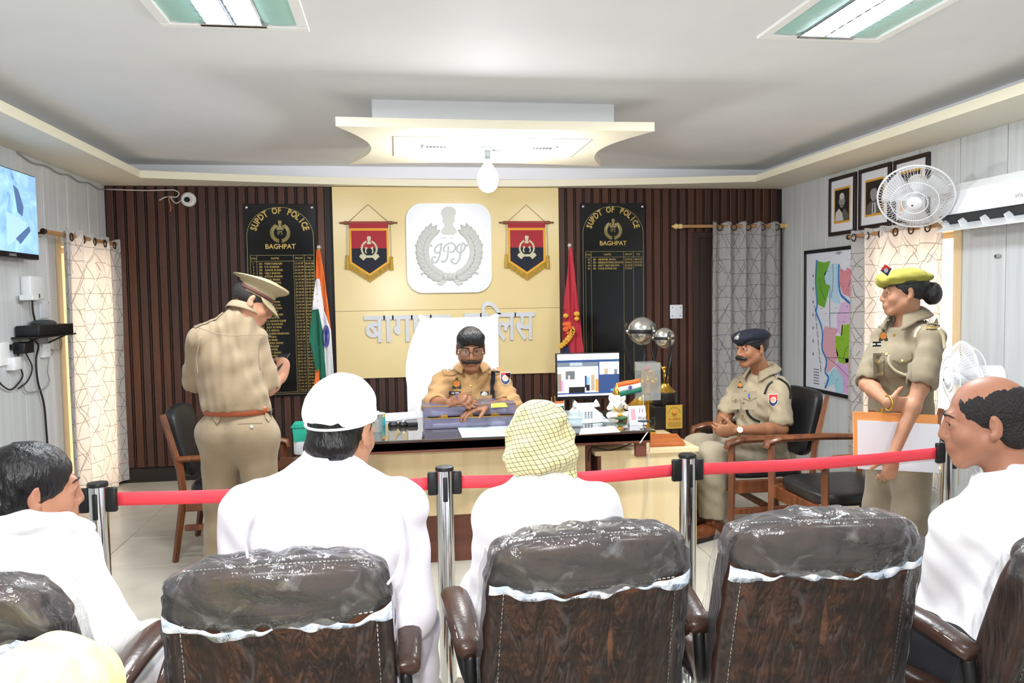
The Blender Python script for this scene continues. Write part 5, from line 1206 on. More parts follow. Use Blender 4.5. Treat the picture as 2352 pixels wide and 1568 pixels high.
# ---------------------------------------------------------- visitors' chairs in brown leather, still in their plastic
m_leather = M('brown_leather', (74,52,44), .32, col2=(56,38,32), scale=9, bump=.10, bscale=90, coat=.15)
m_suede = M('mottled_suede', (70,46,36), .55, col2=(110,72,50), scale=24, detail=8, ramp=(.40, .66))
m_stitch = M('stitch_thread', (222,214,204), .7)
def plastic(name, base=.10, crease_glint=.55, sc_=9.0, stretch=(1, 1, 1), bump=.9):
    m = bpy.data.materials.new(name); m.use_nodes = True; N = m.node_tree.nodes; L = m.node_tree.links; N.remove(N['Principled BSDF'])
    tc = N.new('ShaderNodeTexCoord'); mp = N.new('ShaderNodeMapping'); mp.inputs['Scale'].default_value = stretch; L.new(tc.outputs['Object'], mp.inputs[0])
    no = N.new('ShaderNodeTexNoise'); no.inputs['Scale'].default_value = sc_; no.inputs['Detail'].default_value = 4; no.inputs['Distortion'].default_value = 1.5; L.new(mp.outputs[0], no.inputs['Vector'])
    vo = N.new('ShaderNodeTexVoronoi'); vo.feature = 'DISTANCE_TO_EDGE'; vo.inputs['Scale'].default_value = sc_*1.3; L.new(no.outputs['Color'], vo.inputs['Vector'])
    v2 = N.new('ShaderNodeMath'); v2.operation = 'MULTIPLY'; v2.inputs[1].default_value = 1.0; L.new(no.outputs['Fac'], v2.inputs[0])
    bp = N.new('ShaderNodeBump'); bp.inputs['Strength'].default_value = bump; bp.inputs['Distance'].default_value = .02; L.new(no.outputs['Fac'], bp.inputs['Height'])
    cr = N.new('ShaderNodeValToRGB'); cr.color_ramp.elements[0].position = .56; cr.color_ramp.elements[0].color = (base, base, base, 1); cr.color_ramp.elements[1].position = .72; cr.color_ramp.elements[1].color = (crease_glint, crease_glint, crease_glint, 1); L.new(no.outputs['Fac'], cr.inputs[0])  # whiter noise patches paint the flash glinting on crumpled film
    lw = N.new('ShaderNodeFresnel'); lw.inputs['IOR'].default_value = 1.45; L.new(bp.outputs[0], lw.inputs['Normal'])
    ad = N.new('ShaderNodeMath'); ad.operation = 'ADD'; ad.use_clamp = True; L.new(cr.outputs[0], ad.inputs[0]); L.new(lw.outputs[0], ad.inputs[1])
    tr = N.new('ShaderNodeBsdfTransparent'); pb = N.new('ShaderNodeBsdfPrincipled'); pb.inputs['Base Color'].default_value = (.62, .62, .64, 1); pb.inputs['Roughness'].default_value = .12; pb.inputs['Metallic'].default_value = .55; L.new(bp.outputs[0], pb.inputs['Normal'])
    mx = N.new('ShaderNodeMixShader'); L.new(ad.outputs[0], mx.inputs[0]); L.new(tr.outputs[0], mx.inputs[1]); L.new(pb.outputs[0], mx.inputs[2]); L.new(mx.outputs[0], N['Material Output'].inputs[0]); return m
m_film = plastic('plastic_film_top', .12, .42, 11, (1.0, 1.0, 1.0), .7); m_film2 = plastic('plastic_film_back', .0, .09, 7, (7, 7, .6), .35)
m_filmedge = M('fold_sheen', (196,212,240), .2, col2=(250,252,255), scale=34, bump=1.0, bscale=40, coat=.6)  # blue-white sheen of the crumpled film, painted as its colour
m_grey = M('plastic_grey', (120,124,126), .3)
def visitor_chair(loc, rz, label, s=1.0, seed=0, edge=True, tag_=False):
    q = thing('visitor_chair', loc, label, 'office chair', 'plastic-wrapped brown visitor chairs', rz); rnd = random.Random(seed)
    B = lambda m, n, mt, p=q, sm=False: m.build(n, mt, p, smooth=sm, world=False)
    W, ZT, ZB_ = .262*s, .965, .40; H = (ZT-ZB_)/2; zc = (ZT+ZB_)/2; y0 = -.255
    def bend(w, grow=0): t = w.z/H; return Vector((w.x*(1-.04*t-.05*max(0, t-.6)/.4), y0+w.y-.075*t+.03*(w.x/W)**2-.012*t*t, zc+w.z-.012*(w.x/W)**2*max(0, t)))
    bk = MB(); superbox(bk, (0, 0, 0), (W, .055, H), 7, 20, bend); bo = B(bk, 'backrest', m_leather, sm=True)
    # rear suede panel, slightly proud, with stitched border
    pn = MB(); pw, zb, zt = W-.038, -H+.02, H-.125
    def back_pt(x, z, off): t = z/H; return Vector((x*(1-.04*t), y0-.055-off-.075*t+.03*(x/W)**2-.012*t*t, zc+z))
    pn.grid(lambda u, v: back_pt(-pw+2*pw*u, zb+(zt-zb)*v, .004+.004*math.sin(PI*u)*math.sin(PI*v)), 14, 14); B(pn, 'rear_panel', m_suede, bo, True)
    st = MB()
    def dash_line(f, n):
        for i in range(n):
            a, b2 = f((i+.15)/n), f((i+.75)/n); st.tube([a, b2], .0012, 4)
    for sx in (-1, 1): dash_line(lambda t, sx=sx: back_pt(sx*(pw+.004), zb+(zt-zb)*t, .006), 34)
    dash_line(lambda t: back_pt(-pw+2*pw*t, zt+.004, .008), 34); so = B(st, 'stitching', m_stitch, bo)
    # head roll
    hr = MB(); superbox(hr, (0, 0, 0), (W-.012, .062, .062), 3.2, 16, lambda w: bend(w+Vector((0, -.004, H-.058)))); ho = B(hr, 'head_roll', m_leather, sm=True)
    s2 = MB(); st = s2; dash_line(lambda t: bend(Vector((-W*.86+2*W*.86*t, -.030, H+.004+.0*t))), 44); B(s2, 'stitching', m_stitch, ho)
    # plastic bag over the head roll, gathered below
    bag = MB(); ph = [rnd.uniform(0, 6.28) for _ in range(6)]
    def crumple(p): return .0035*math.sin(p.x*70+ph[0]+p.z*30)+.003*math.sin(p.z*90+p.x*25+ph[1])+.0025*math.sin(p.x*130+p.y*60+ph[2])
    def bagfn(w):
        p = bend(w*1.0+Vector((0, -.004, H-.064))); c = bend(Vector((0, 0, H-.064))); d = (p-c); 
        return p+d.normalized()*(.008+crumple(p))
    superbox(bag, (0, 0, 0), (W+.002, .070, .078), 3.4, 26, bagfn); bg_ = B(bag, 'plastic_cover', m_film, sm=True)
    if edge:
        e = MB(); n = 60; ctr = H-.128; amp = .007
        def ef(u, v):
            x = -W*1.0+2*W*u; z = ctr+amp*math.sin(u*11+ph[3])+.004*math.sin(u*33+ph[4])+.018*(abs(2*u-1)**6)-.010; hw = .008+.005*math.sin(u*17+ph[5])+.010*abs(2*u-1)**5
            p = back_pt(x, z+(v-.5)*2*hw, .010+.004*math.sin(u*60+ph[0])+.003*math.sin(v*PI)); return p
        e.grid(ef, n, 4); B(e, 'plastic_gather', m_filmedge, bg_, True)
    fs = MB(); fs.grid(lambda u, v: back_pt(-W*.99+2*W*.99*u, -H+(2*H-.14)*v, .012+.003*math.sin(u*40+ph[1])+.003*math.sin(u*23+v*4+ph[2])), 40, 12); B(fs, 'plastic_sheet', m_film2, bg_, True)
    for sx in (-1, 1):
        sd = MB(); sd.grid(lambda u, v: (lambda p: (p.x, p.y, p.z))(bend(Vector((sx*(W+.006+.003*math.sin(v*30+ph[3])), -.060+.12*u, -H*.95+1.80*H*v)))), 6, 20); B(sd, 'plastic_sheet', m_film2, bg_, True)
        ar = MB(); pts = spline([(sx*(W+.022), -.20, .645), (sx*(W+.026), -.05, .668), (sx*(W+.026), .10, .664), (sx*(W+.022), .20, .640), (sx*(W+.018), .235, .600)], 4); n = len(pts)
        ar.tube(pts, [.030+.012*math.sin(PI*min(1, (i+2)/n)) for i in range(n)], 12, flat=.55); ao = B(ar, 'armrest', m_leather, sm=True)
        st = MB()
        for side_ in (-1, 1):
            for i in range(len(pts)-2):
                a, b2 = pts[i+1], pts[i+1]+(pts[i+2]-pts[i+1])*.6; r_ = .026; st.tube([a+Vector((side_*r_, 0, .014)), b2+Vector((side_*r_, 0, .014))], .0013, 4)
        B(st, 'stitching', m_stitch, ao)
        B(MB().tube(spline([(sx*(W+.022), .19, .63), (sx*(W+.02), .21, .55), (sx*(W+.0), .10, .45), (sx*(W-.03), -.05, .42)], 4), .016, 10), 'arm_bracket', m_blk, sm=True); B(MB().tube(spline([(sx*(W+.022), -.18, .64), (sx*(W+.02), -.19, .55), (sx*(W-.01), -.12, .44)], 4), .016, 10), 'arm_bracket', m_blk, sm=True)
    se = MB(); superbox(se, (0, .03, .445), (W-.01, .26, .058), 5, 14); B(se, 'seat', m_leather, sm=True)
    B(MB().tube([(0, 0, .08), (0, 0, .40)], .028, 12), 'column', m_chrome, sm=40)
    for i in range(5):
        a = 2*PI*i/5+.3; B(MB().tube([(0, 0, .10), (.30*math.cos(a), .30*math.sin(a), .062)], [.030, .02], 8), 'star_leg', m_chrome, sm=50); B(MB().ball((.30*math.cos(a), .30*math.sin(a), .027), .027, 12, 8), 'caster', m_blk, sm=True)
    if tag_: 
        t_ = MB(); t_.grid(lambda u, v: back_pt(-W*1.0+.075*u+.01*v, .115+.11*v-.03*u, .02+.01*math.sin(PI*u)), 8, 6); B(t_, 'paper_tag', m_pap_, sm=True)
    return q
m_pap_ = M('paper_tag', (244,246,246), .6)
visitor_chair((-.262, 1.985, 0), R(1), 'plastic-wrapped brown chair under the man in the skullcap', .90, 1)
visitor_chair((.415, 2.06, 0), R(2), 'plastic-wrapped brown chair under the man in the checked scarf', .93, 2)
visitor_chair((1.035, 2.06, 0), R(-5), 'empty plastic-wrapped brown chair with blue sheen coloured into the plastic fold across its top', .93, 3)
visitor_chair((1.575, 1.87, 0), R(9), 'plastic-wrapped brown chair with paper tag at the right edge', 1.0, 4, tag_=True)
visitor_chair((-.915, 1.98, 0), R(-4), 'plastic-wrapped brown chair under the woman with the bun', 1.0, 5)
# ============================================================ THINGS ON THE WALLS
m_board = M('black_acrylic', (20,20,22), .12, spec=.5); m_goldp = M('gold_print', (196,168,92), .4, .3); m_goldl = M('gold_line', (150,138,92), .4, .3)
m_screw = M('screw_cap', (220,220,222), .25, .8)
YW = YB-.036                                             # front face of things hung on the slats
def ell_leaf(mb, c, ang, L, w, fn, t=.004, n=8):
    """pointed leaf in a plane: fn maps (x, z, height)"""
    pts = []
    for i in range(n+1):
        u = i/n; pts.append((u*L, w*math.sin(PI*u**.8)))
    ca, sa = math.cos(ang), math.sin(ang); vs = []; fs = []
    for i, (a, b) in enumerate(pts):
        for j, q in enumerate((-1, 0, 1)): x, z = a*ca-b*q*sa, a*sa+b*q*ca; vs.append(fn(c[0]+x, c[1]+z, t if q == 0 else 0))
    for i in range(n):
        for j in range(2): fs.append((i*3+j, i*3+j+1, (i+1)*3+j+1, (i+1)*3+j))
    mb.add(vs, fs)
def capital(mb, cx, cz, k, fn, t=.006):
    """generic lion-capital silhouette: mane block, drum, bell base"""
    P = [(-.9, .55), (-.75, .82), (-.35, 1.0), (.35, 1.0), (.75, .82), (.9, .55), (.72, .35), (.66, -.1), (.5, -.18), (.5, -.42), (.85, -.62), (.9, -.85), (.6, -1), (-.6, -1), (-.9, -.85), (-.85, -.62), (-.5, -.42), (-.5, -.18), (-.66, -.1), (-.72, .35)]
    mb.prism([(cx+x*k*.62, cz+z*k) for x, z in P], 0, t, fn)
def honour_board(x0, x1, zt, zb, label, rows, nrow_total):
    cx = (x0+x1)/2; hw = (x1-x0)/2; q = thing('honour_board', (cx, YB-.02, zb), label, 'board', 'black honour boards')
    MB().bbox(x0, x1, YW, YB-.014, zb, zt, .003, 1).build('board', m_board, q); f = lambda x, z, h=0: (x, YW-.0012-h, z)
    ln = MB(); W = hw-.022; zs = zt-.275; top = zt-.028
    def stroke(pts, w=.0022):
        for a, b in zip(pts[:-1], pts[1:]):
            a, b = Vector((a[0], 0, a[1])), Vector((b[0], 0, b[1])); d = (b-a).normalized(); nn = Vector((-d.z, 0, d.x))*w; ln.add([f((a+nn).x, (a+nn).z), f((a-nn).x, (a-nn).z), f((b-nn).x, (b-nn).z), f((b+nn).x, (b+nn).z)], [(0, 1, 2, 3)])
    stroke([(cx-W, zb+.02)]+[(cx-W*math.cos(PI*i/28), zs+(top-zs)*math.sin(PI*i/28)) for i in range(29)]+[(cx+W, zb+.02), (cx-W, zb+.02)])
    tx0, tx1 = cx-hw+.045, cx+hw-.024; zt0, zt1, zb0 = zt-.430, zt-.480, zb+.035
    cols = [tx0, tx0+.052, tx0+.352, tx0+.442, tx1]
    for x in cols: stroke([(x, zt0), (x, zb0)], .0016)
    for z in (zt0, zt1, zb0): stroke([(tx0, z), (tx1, z)], .0016)
    ln.build('gold_line', m_goldl, q)
    tx = MB(); word = 'SUPDT OF POLICE'; n = len(word); rx, ry = W*.80, (top-zs)*.80
    for i, ch in enumerate(word):
        if ch == ' ': continue
        a = R(166-152*i/(n-1)); px, pz = cx+rx*math.cos(a), zs+.02+ry*math.sin(a); ta = math.atan2(math.cos(a)*ry, -math.sin(a)*rx)+PI; ca, sa = math.cos(ta), math.sin(ta)
        add_text(tx, ch, lambda u, v, h, px=px, pz=pz, ca=ca, sa=sa: f(px+u*ca-(v-.022)*sa, pz+u*sa+(v-.022)*ca), .072, sx=.80, offset=.035)
    add_text(tx, 'BAGHPAT', lambda u, v, h: f(cx+u, zt-.375+v), .056, offset=.02)
    for t, c0, c1 in (('S.No', 0, 1), ('NAME', 1, 2), ('FROM', 2, 3), ('TO', 3, 4)): add_text(tx, t, lambda u, v, h, c0=c0, c1=c1: f((cols[c0]+cols[c1])/2+u, zt0-.034+v), .024)
    tx.build('heading', m_goldp, q)
    pit = (zt1-zb0-.012)/nrow_total
    for i, (no, nm, a, b) in enumerate(rows):
        tx = MB(); z = zt1-.008-pit*(i+.78)
        for t, x, al in ((str(no), cols[0]+.020, 'LEFT'), ('SRI', cols[1]+.016, 'LEFT'), (nm, cols[1]+.062, 'LEFT'), (a, (cols[2]+cols[3])/2, 'CENTER'), (b, (cols[3]+cols[4])/2, 'CENTER')): add_text(tx, t, lambda u, v, h, x=x: f(x+u, z+v), .0245, al, .86, .01, res=1)
        tag(tx.build('name_row', m_goldp, q), kind='stuff')
    em = MB(); ez = zt-.235; fe = lambda x, z, h: (x, YW-.0015-h, z)
    for i in range(15):
        for sg in (-1, 1):
            a = R(-90+sg*(8+i*9.6)); r_ = .056; ell_leaf(em, (cx+r_*math.cos(a), ez-.008+r_*math.sin(a)), a+sg*1.2, .030, .0085, fe, .003); ell_leaf(em, (cx+(r_+.012)*math.cos(a), ez-.008+(r_+.012)*math.sin(a)), a+sg*.7, .022, .007, fe, .003)
    capital(em, cx, ez+.066, .030, fe, .003); em.prism([(cx-.03, ez+.018), (cx+.03, ez+.018), (cx+.026, ez+.038), (cx-.026, ez+.038)], 0, .003, fe)
    add_text(em, 'IPS', lambda u, v, h: fe(cx+u, ez-.022+v, .002), .048, sx=.8); em.build('emblem', m_goldl, q)
    for x in (x0+.028, x1-.028):
        for z in (zt-.030, zb+.03): MB().lathe([(.011, 0), (.011, .004), (.006, .008), (0, .009)], (x, YW, z), 14, 'y').build('screw', m_screw, q, smooth=50)
    return q
names = ['PREM PARKASH', 'H R SHARMA', 'ASHOK KUMAR', 'VIJAY BHATIA', 'RITESH ANAND', 'ALOK SINGH', 'RAM THAKUR', 'N K SINGH', 'S K VERMA', 'A K PAWAR', 'R K S PANDEY', 'D K RAI', 'S C SHARMA', 'P K KAPOOR', 'SAMAR SINGH', 'N S TYAGI', 'KUMAR SINGH', 'M K GUPTA', 'J L KHANDGANE', 'R D SHANKAR', 'AJAY KUMAR', 'R R MEENA', 'GANESH PRADHAN', 'A S RAO', 'S KUMAR', 'JAIDEV SINGH', 'M PRASAD', 'L KUMAR', 'RAJU SINGH', 'G SINGH', 'KUMAR TIWARI', 'A KUMAR', 'S P YADAV', 'V S RAGHAV', 'R S GAUR', 'D C DUBEY', 'A N RAM', 'B K MISHRA', 'J P PANDEY', 'S JHA', 'P SINGH']
dts = ['17.09.97 18.04.98', '21.04.98 24.02.99', '24.02.99 10.04.99', '10.04.99 01.03.00', '01.03.00 20.07.00', '21.07.00 26.02.01', '26.02.01 22.06.01', '22.06.01 20.04.02', '20.04.02 03.05.03', '05.05.03 20.07.03', '22.07.03 01.10.03', '12.10.03 05.02.04', '14.02.04 20.04.04', '26.04.04 20.05.04', '21.05.04 02.06.05', '02.06.05 13.03.06', '10.03.06 14.01.07', '14.01.07 15.03.07', '15.03.07 25.10.07', '25.10.07 03.05.08', '04.05.08 04.10.08', '04.10.08 12.12.08', '13.12.08 18.02.09', '21.02.09 23.05.09', '23.05.09 26.12.10', '01.01.11 20.03.12', '28.03.12 15.10.12', '16.10.12 30.12.12', '15.02.13 20.07.13', '28.07.13 27.10.13', '28.10.13 28.01.15', '28.01.15 22.07.15', '31.07.15 18.09.15', '21.09.15 18.02.16', '18.02.16 12.11.16', '12.11.16 18.03.17', '21.03.17 24.06.17', '24.06.17 21.06.18', '21.06.18 21.04.19', '21.04.19 17.06.20', '17.06.20 12.07.20']
honour_board(-1.257, -.668, 2.318, .69, 'black honour board with a long list of gold names, left of the cream panel', [(i+1, n, *d.split()) for i, (n, d) in enumerate(zip(names, dts))], 41)
honour_board(1.630, 2.232, 2.330, .70, 'black honour board with only four gold names, right of the cream panel', [(42, 'ABHISHEK SINGH', '12.07.20', '28.06.21'), (43, 'NEERAJ KUMAR JADAUN', '28.06.21', '24.02.23'), (44, 'ARPIT VIJAYVARGIYA', '24.02.23', '17.04.25'), (45, 'SURAJ KUMAR RAI', '17.04.25', '')], 41)
# ---------------------------------------------------------- white emblem square
EQ = thing('emblem_board', (.455, YB-.04, 1.551), 'white rounded-square board with grey wreath emblem and script letters', 'emblem'); m_emb = M('emblem_white', (240,243,250), .3); m_rel = M('emblem_relief', (206,208,204), .45)
ex0, ex1, ez0, ez1 = .090, .826, 1.551, 2.322; rr = .14; pts = []
for (cx, cz, a0) in ((ex1-rr, ez1-rr, 0), (ex0+rr, ez1-rr, 90), (ex0+rr, ez0+rr, 180), (ex1-rr, ez0+rr, 270)): pts += [(cx+rr*math.cos(R(a0+90*i/10)), cz+rr*math.sin(R(a0+90*i/10))) for i in range(11)]
MB().prism(pts, 0, .03, lambda x, z, h: (x, YP-.002-h, z)).build('board', m_emb, EQ, smooth=30)
cx, cz = .458, 1.905; fe = lambda x, z, h: (x, YP-.0325-h, z); ee = lambda px, py: at(px, py, YP-.034)
for i in range(13):
    for sg in (-1, 1):
        a = R(-90+sg*(12+i*9.7)); rx_, rz_ = .225, .222; bx, bz = cx+rx_*math.cos(a), cz+rz_*math.sin(a); tang = a+sg*PI/2
        for da, L, w, dr in ((-.45, .115, .032, .0), (0, .125, .030, 0), (.45, .115, .032, .0)):
            m = MB(); ell_leaf(m, (bx+dr, bz), tang+da*sg*(1 if sg > 0 else 1), L, w, fe, .024); m.build('leaf', m_rel, EQ, smooth=True)
m = MB(); capital(m, cx, cz+.268, .118, fe, .02); m.build('lion_capital', m_rel, EQ)
for sx in (-1, 1):
    MB().prism([(cx+sx*.01, cz-.235), (cx+sx*.07, cz-.290), (cx+sx*.115, cz-.275), (cx+sx*.10, cz-.262), (cx+sx*.035, cz-.225)], 0, .012, fe).build('ribbon_tail', m_rel, EQ)
    MB().ball(fe(cx+sx*.035, cz-.215, .008), (.030, .014, .036), 12, 8).build('ribbon_bow', m_rel, EQ, smooth=True)
    for (dx, dz) in ((.285, .06), (.24, -.19), (.155, .055)): MB().ball(fe(cx+sx*dx, cz+dz, .004), .011, 10, 6).build('berry', m_rel, EQ, smooth=True)
MB().ball(fe(cx, cz-.215, .012), (.028, .016, .034), 12, 8).build('ribbon_knot', m_rel, EQ, smooth=True)
cr = lambda X, Yy: ee(930+X/7.127, 460+Yy/7.127)
for name, strokes in (('script_letter', [[(612, 705), (540, 735), (488, 800), (500, 850), (540, 858), (585, 835)], [(600, 720), (585, 820), (560, 930), (520, 1005), (470, 1015), (442, 965), (470, 925), (512, 930)]]), ('script_letter', [[(712, 750), (705, 870), (680, 970), (635, 1008), (592, 985)], [(665, 838), (632, 815), (650, 750), (720, 705), (790, 705), (828, 760), (800, 828), (735, 850)]]), ('script_letter', [[(905, 705), (862, 750), (852, 810), (885, 852), (935, 842), (975, 795), (982, 735), (955, 700), (930, 730), (915, 850), (895, 950), (850, 1022), (795, 1030), (760, 990), (785, 955), (815, 962)]])):
    m = MB()
    for s_ in strokes: m.tube(spline([cr(*p) for p in s_], 5), .0075, 8)
    m.build(name, M('script_grey', (200,206,208), .4), EQ, smooth=True)
for (a, b2) in ((572, 680), (725, 800)): m = MB(); p, q_ = cr(a, 610), cr(b2, 610); m.box(p.x, q_.x, YP-.036, YP-.032, p.z-.008, p.z+.004); m.build('motto_strip', m_rel, EQ)
# ---------------------------------------------------------- cut-out words
WL = thing('wall_lettering', (.45, YB-.04, 1.12), 'raised silver Hindi words on the cream panel behind the desk', 'sign'); m_let = M('letter_silver', (214,217,224), .35)
def raw_adv(ch):
    def right(t):
        vs, fs = text_geo(t, 1, 0, 3); return max(v[0] for v in vs)-min(v[0] for v in vs)
    def raw(t):
        cu = bpy.data.curves.new('t', 'FONT'); cu.body = t; ob = bpy.data.objects.new('t', cu); me = ob.to_mesh(); x = [v.co.x for v in me.vertices]; r_ = (min(x), max(x)); ob.to_mesh_clear(); bpy.data.objects.remove(ob); bpy.data.curves.remove(cu); return r_
    return raw(ch+'l')[1]-raw('l')[1], raw(ch)[0], raw(ch)[1]
def word(body, px0, px1, ptop, pbase, off=.014):
    A, B_ = at(px0, ptop, YP-.02), at(px1, ptop, YP-.02); zb = at((px0+px1)/2, pbase, YP-.02).z; sz = (A.z-zb)/.632; pen = 0; info = []
    for ch in body: adv, x0_, x1_ = raw_adv(ch); info.append((ch, pen+x0_, pen+x1_)); pen += adv
    lo, hi = min(i[1] for i in info), max(i[2] for i in info); k = (B_.x-A.x)/(hi-lo)
    for ch, x0_, x1_ in info:
        m = MB(); add_text(m, ch, lambda x, z, h, x0_=x0_: (A.x+(x0_-lo)*k+x, YP-.001-h, zb+z), sz, 'LEFT', k/sz, off, .022, 4); m.build('letter', m_let, WL)
word('बागपत', 836, 1032, 726, 783); word('पुिलस', 1066, 1226, 720, 780)

# ---------------------------------------------------------- pennants
m_pred = M('pennant_red', (168,44,56), .75); m_pnav = M('pennant_navy', (28,32,48), .75); m_pyel = M('pennant_yellow', (232,170,48), .6); m_fringe = M('fringe_gold', (204,168,72), .7, col2=(176,140,52), scale=60); m_cord = M('cord_dark', (120,104,70), .8); m_rodw = M('turned_wood', (134,84,58), .45); m_pemb = M('pennant_emblem', (206,204,170), .7)
def pennant(cx, label):
    zt = 2.157; q = thing('pennant', (cx, YP-.01, 1.65), label, 'pennant', 'police pennants on the cream panel'); y = YP-.012; f = lambda x, z, h: (cx+x, y-h, z)
    prof = [(0, -.245), (.008, -.243), (.009, -.232), (.006, -.222), (.013, -.205), (.016, -.19), (.012, -.178), (.015, -.168), (.009, -.160)]; prof = prof+[(r_, -z) for r_, z in prof[::-1]]
    MB().lathe(prof, (cx, y-.006, zt), 14, 'x').build('rod', m_rodw, q, smooth=50)
    MB().tube([(cx-.165, y-.004, zt+.01), (cx, y, zt+.157), (cx+.165, y-.004, zt+.01)], .0022, 6).build('hanging_cord', m_cord, q)
    W = .165; zs, ztip = 1.815, 1.705
    MB().prism([(-W, zt+.012), (W, zt+.012), (W, zt-.045), (-W, zt-.045)], 0, .014, f).build('sleeve', m_pred, q)
    c1 = MB(); c1.prism([(-W, zt-.045), (W, zt-.045), (W, 1.94), (-W, 1.94)], 0, .004, f); c1.build('red_field', m_pred, q)
    MB().prism([(-W, 1.94), (W, 1.94), (W, zs), (0, ztip), (-W, zs)], 0, .004, f).build('navy_field', m_pnav, q)
    b = MB(); t = .017
    b.prism([(-W, zt-.045), (-W+t, zt-.045), (-W+t, zs+.008), (-W, zs)], 0, .006, f); b.prism([(W-t, zt-.045), (W, zt-.045), (W, zs), (W-t, zs+.008)], 0, .006, f); b.prism([(-W, zt-.045), (-W, zt-.066), (W, zt-.066), (W, zt-.045)], 0, .0062, f); b.prism([(-W, zs), (-W+t, zs+.010), (0, ztip+.020), (0, ztip)], 0, .006, f); b.prism([(W, zs), (0, ztip), (0, ztip+.020), (W-t, zs+.010)], 0, .006, f); b.build('border', m_pyel, q)
    fr_ = MB()
    for i in range(46):
        u = i/45; x = -W+2*W*u; z = zs+(ztip-zs)*(1-abs(2*u-1)); L = .055+.006*math.sin(i*2.3); fr_.tube([(cx+x, y-.003, z), (cx+x+.001*math.sin(i), y-.004, z-L)], .0034, 5)
    tag(fr_.build('fringe', m_fringe, q), kind='stuff')
    for sx in (-1, 1):
        x = cx+sx*(.183); zz = 1.885 if sx < 0 else 1.872; MB().tube([(x, y-.006, zt-.01), (x+sx*.003, y-.006, zz)], .0018, 6).build('tassel_cord', m_cord, q); MB().lathe([(0, 0), (.012, -.004), (.014, -.022), (.009, -.03), (.014, -.036), (.018, -.12), (0, -.12)], (x+sx*.003, y-.008, zz), 14).build('tassel', m_fringe, q, smooth=40)
    e = MB(); ez = 1.935; fe2 = lambda x, z, h: (x, y-.0045-h, z)
    for i in range(9):
        for sg in (-1, 1): a = R(-90+sg*(28+i*14.5)); ell_leaf(e, (cx+.056*math.cos(a), ez+.060*math.sin(a)), a+sg*1.0, .026, .008, fe2, .002)
    capital(e, cx, ez+.075, .034, fe2, .002); e.prism([(cx-.032, ez-.055), (cx+.032, ez-.055), (cx+.032, ez-.075), (cx-.032, ez-.075)], 0, .003, fe2)
    for sg in (-1, 1): e.prism([(cx+sg*.030, ez-.05), (cx+sg*.072, ez-.044), (cx+sg*.086, ez-.066), (cx+sg*.05, ez-.098), (cx+sg*.030, ez-.078)][::sg], 0, .002, fe2); e.prism([(cx+sg*.012, ez+.01), (cx+sg*.032, ez+.02), (cx+sg*.036, ez-.03), (cx+sg*.020, ez-.040), (cx+sg*.026, ez-.012)][::sg], 0, .002, fe2)
    e.build('embroidered_emblem', m_pemb, q); return q
pennant(-.226, 'red and navy fringed pennant left of the white emblem board'); pennant(1.142, 'red and navy fringed pennant right of the white emblem board')

# ---------------------------------------------------------- curtains
def curtain_mat(name, back):
    m = bpy.data.materials.new(name); m.use_nodes = True; N = m.node_tree.nodes; L = m.node_tree.links; N.remove(N['Principled BSDF'])
    uv = N.new('ShaderNodeUVMap'); uv.uv_map = 'cloth'; no = N.new('ShaderNodeTexNoise'); no.inputs['Scale'].default_value = 5; L.new(uv.outputs[0], no.inputs['Vector'])
    ad = N.new('ShaderNodeVectorMath'); ad.operation = 'MULTIPLY_ADD'; L.new(no.outputs['Color'], ad.inputs[0]); ad.inputs[1].default_value = (.07, .07, 0); L.new(uv.outputs[0], ad.inputs[2]); acc = None
    for ang, pit, ph, thr in ((90, .115, 0, .66), (28, .115, .3, .60), (-28, .115, .1, .60), (33, .19, .2, .5), (-31, .21, .6, .5)):
        d = N.new('ShaderNodeVectorMath'); d.operation = 'DOT_PRODUCT'; d.inputs[1].default_value = (math.cos(R(ang))/pit, math.sin(R(ang))/pit, 0); L.new(ad.outputs[0], d.inputs[0])
        a1 = N.new('ShaderNodeMath'); a1.operation = 'ADD'; a1.inputs[1].default_value = ph; L.new(d.outputs['Value'], a1.inputs[0]); fr_ = N.new('ShaderNodeMath'); fr_.operation = 'FRACT'; L.new(a1.outputs[0], fr_.inputs[0]); lt = N.new('ShaderNodeMath'); lt.operation = 'LESS_THAN'; lt.inputs[1].default_value = .0048/pit; L.new(fr_.outputs[0], lt.inputs[0])
        n2 = N.new('ShaderNodeTexNoise'); n2.inputs['Scale'].default_value = 3.5; mp = N.new('ShaderNodeMapping'); mp.inputs['Location'].default_value = (ang, ph*7, 0); L.new(uv.outputs[0], mp.inputs[0]); L.new(mp.outputs[0], n2.inputs['Vector']); g = N.new('ShaderNodeMath'); g.operation = 'LESS_THAN'; g.inputs[1].default_value = thr; L.new(n2.outputs['Fac'], g.inputs[0])
        mu = N.new('ShaderNodeMath'); mu.operation = 'MULTIPLY'; L.new(lt.outputs[0], mu.inputs[0]); L.new(g.outputs[0], mu.inputs[1])
        if acc is None: acc = mu
        else: mx = N.new('ShaderNodeMath'); mx.operation = 'MAXIMUM'; L.new(acc.outputs[0], mx.inputs[0]); L.new(mu.outputs[0], mx.inputs[1]); acc = mx
    mi = N.new('ShaderNodeMix'); mi.data_type = 'RGBA'; mi.inputs[6].default_value = (*lin((214,212,212)), 1); mi.inputs[7].default_value = (*lin((146,142,138)), 1); L.new(acc.outputs[0], mi.inputs[0])
    df = N.new('ShaderNodeBsdfDiffuse'); tl = N.new('ShaderNodeBsdfTranslucent'); L.new(mi.outputs[2], df.inputs[0]); L.new(mi.outputs[2], tl.inputs[0]); ms = N.new('ShaderNodeMixShader'); ms.inputs[0].default_value = back; L.new(df.outputs[0], ms.inputs[1]); L.new(tl.outputs[0], ms.inputs[2]); L.new(ms.outputs[0], N['Material Output'].inputs[0]); return m
m_cur = curtain_mat('curtain_print', .45)
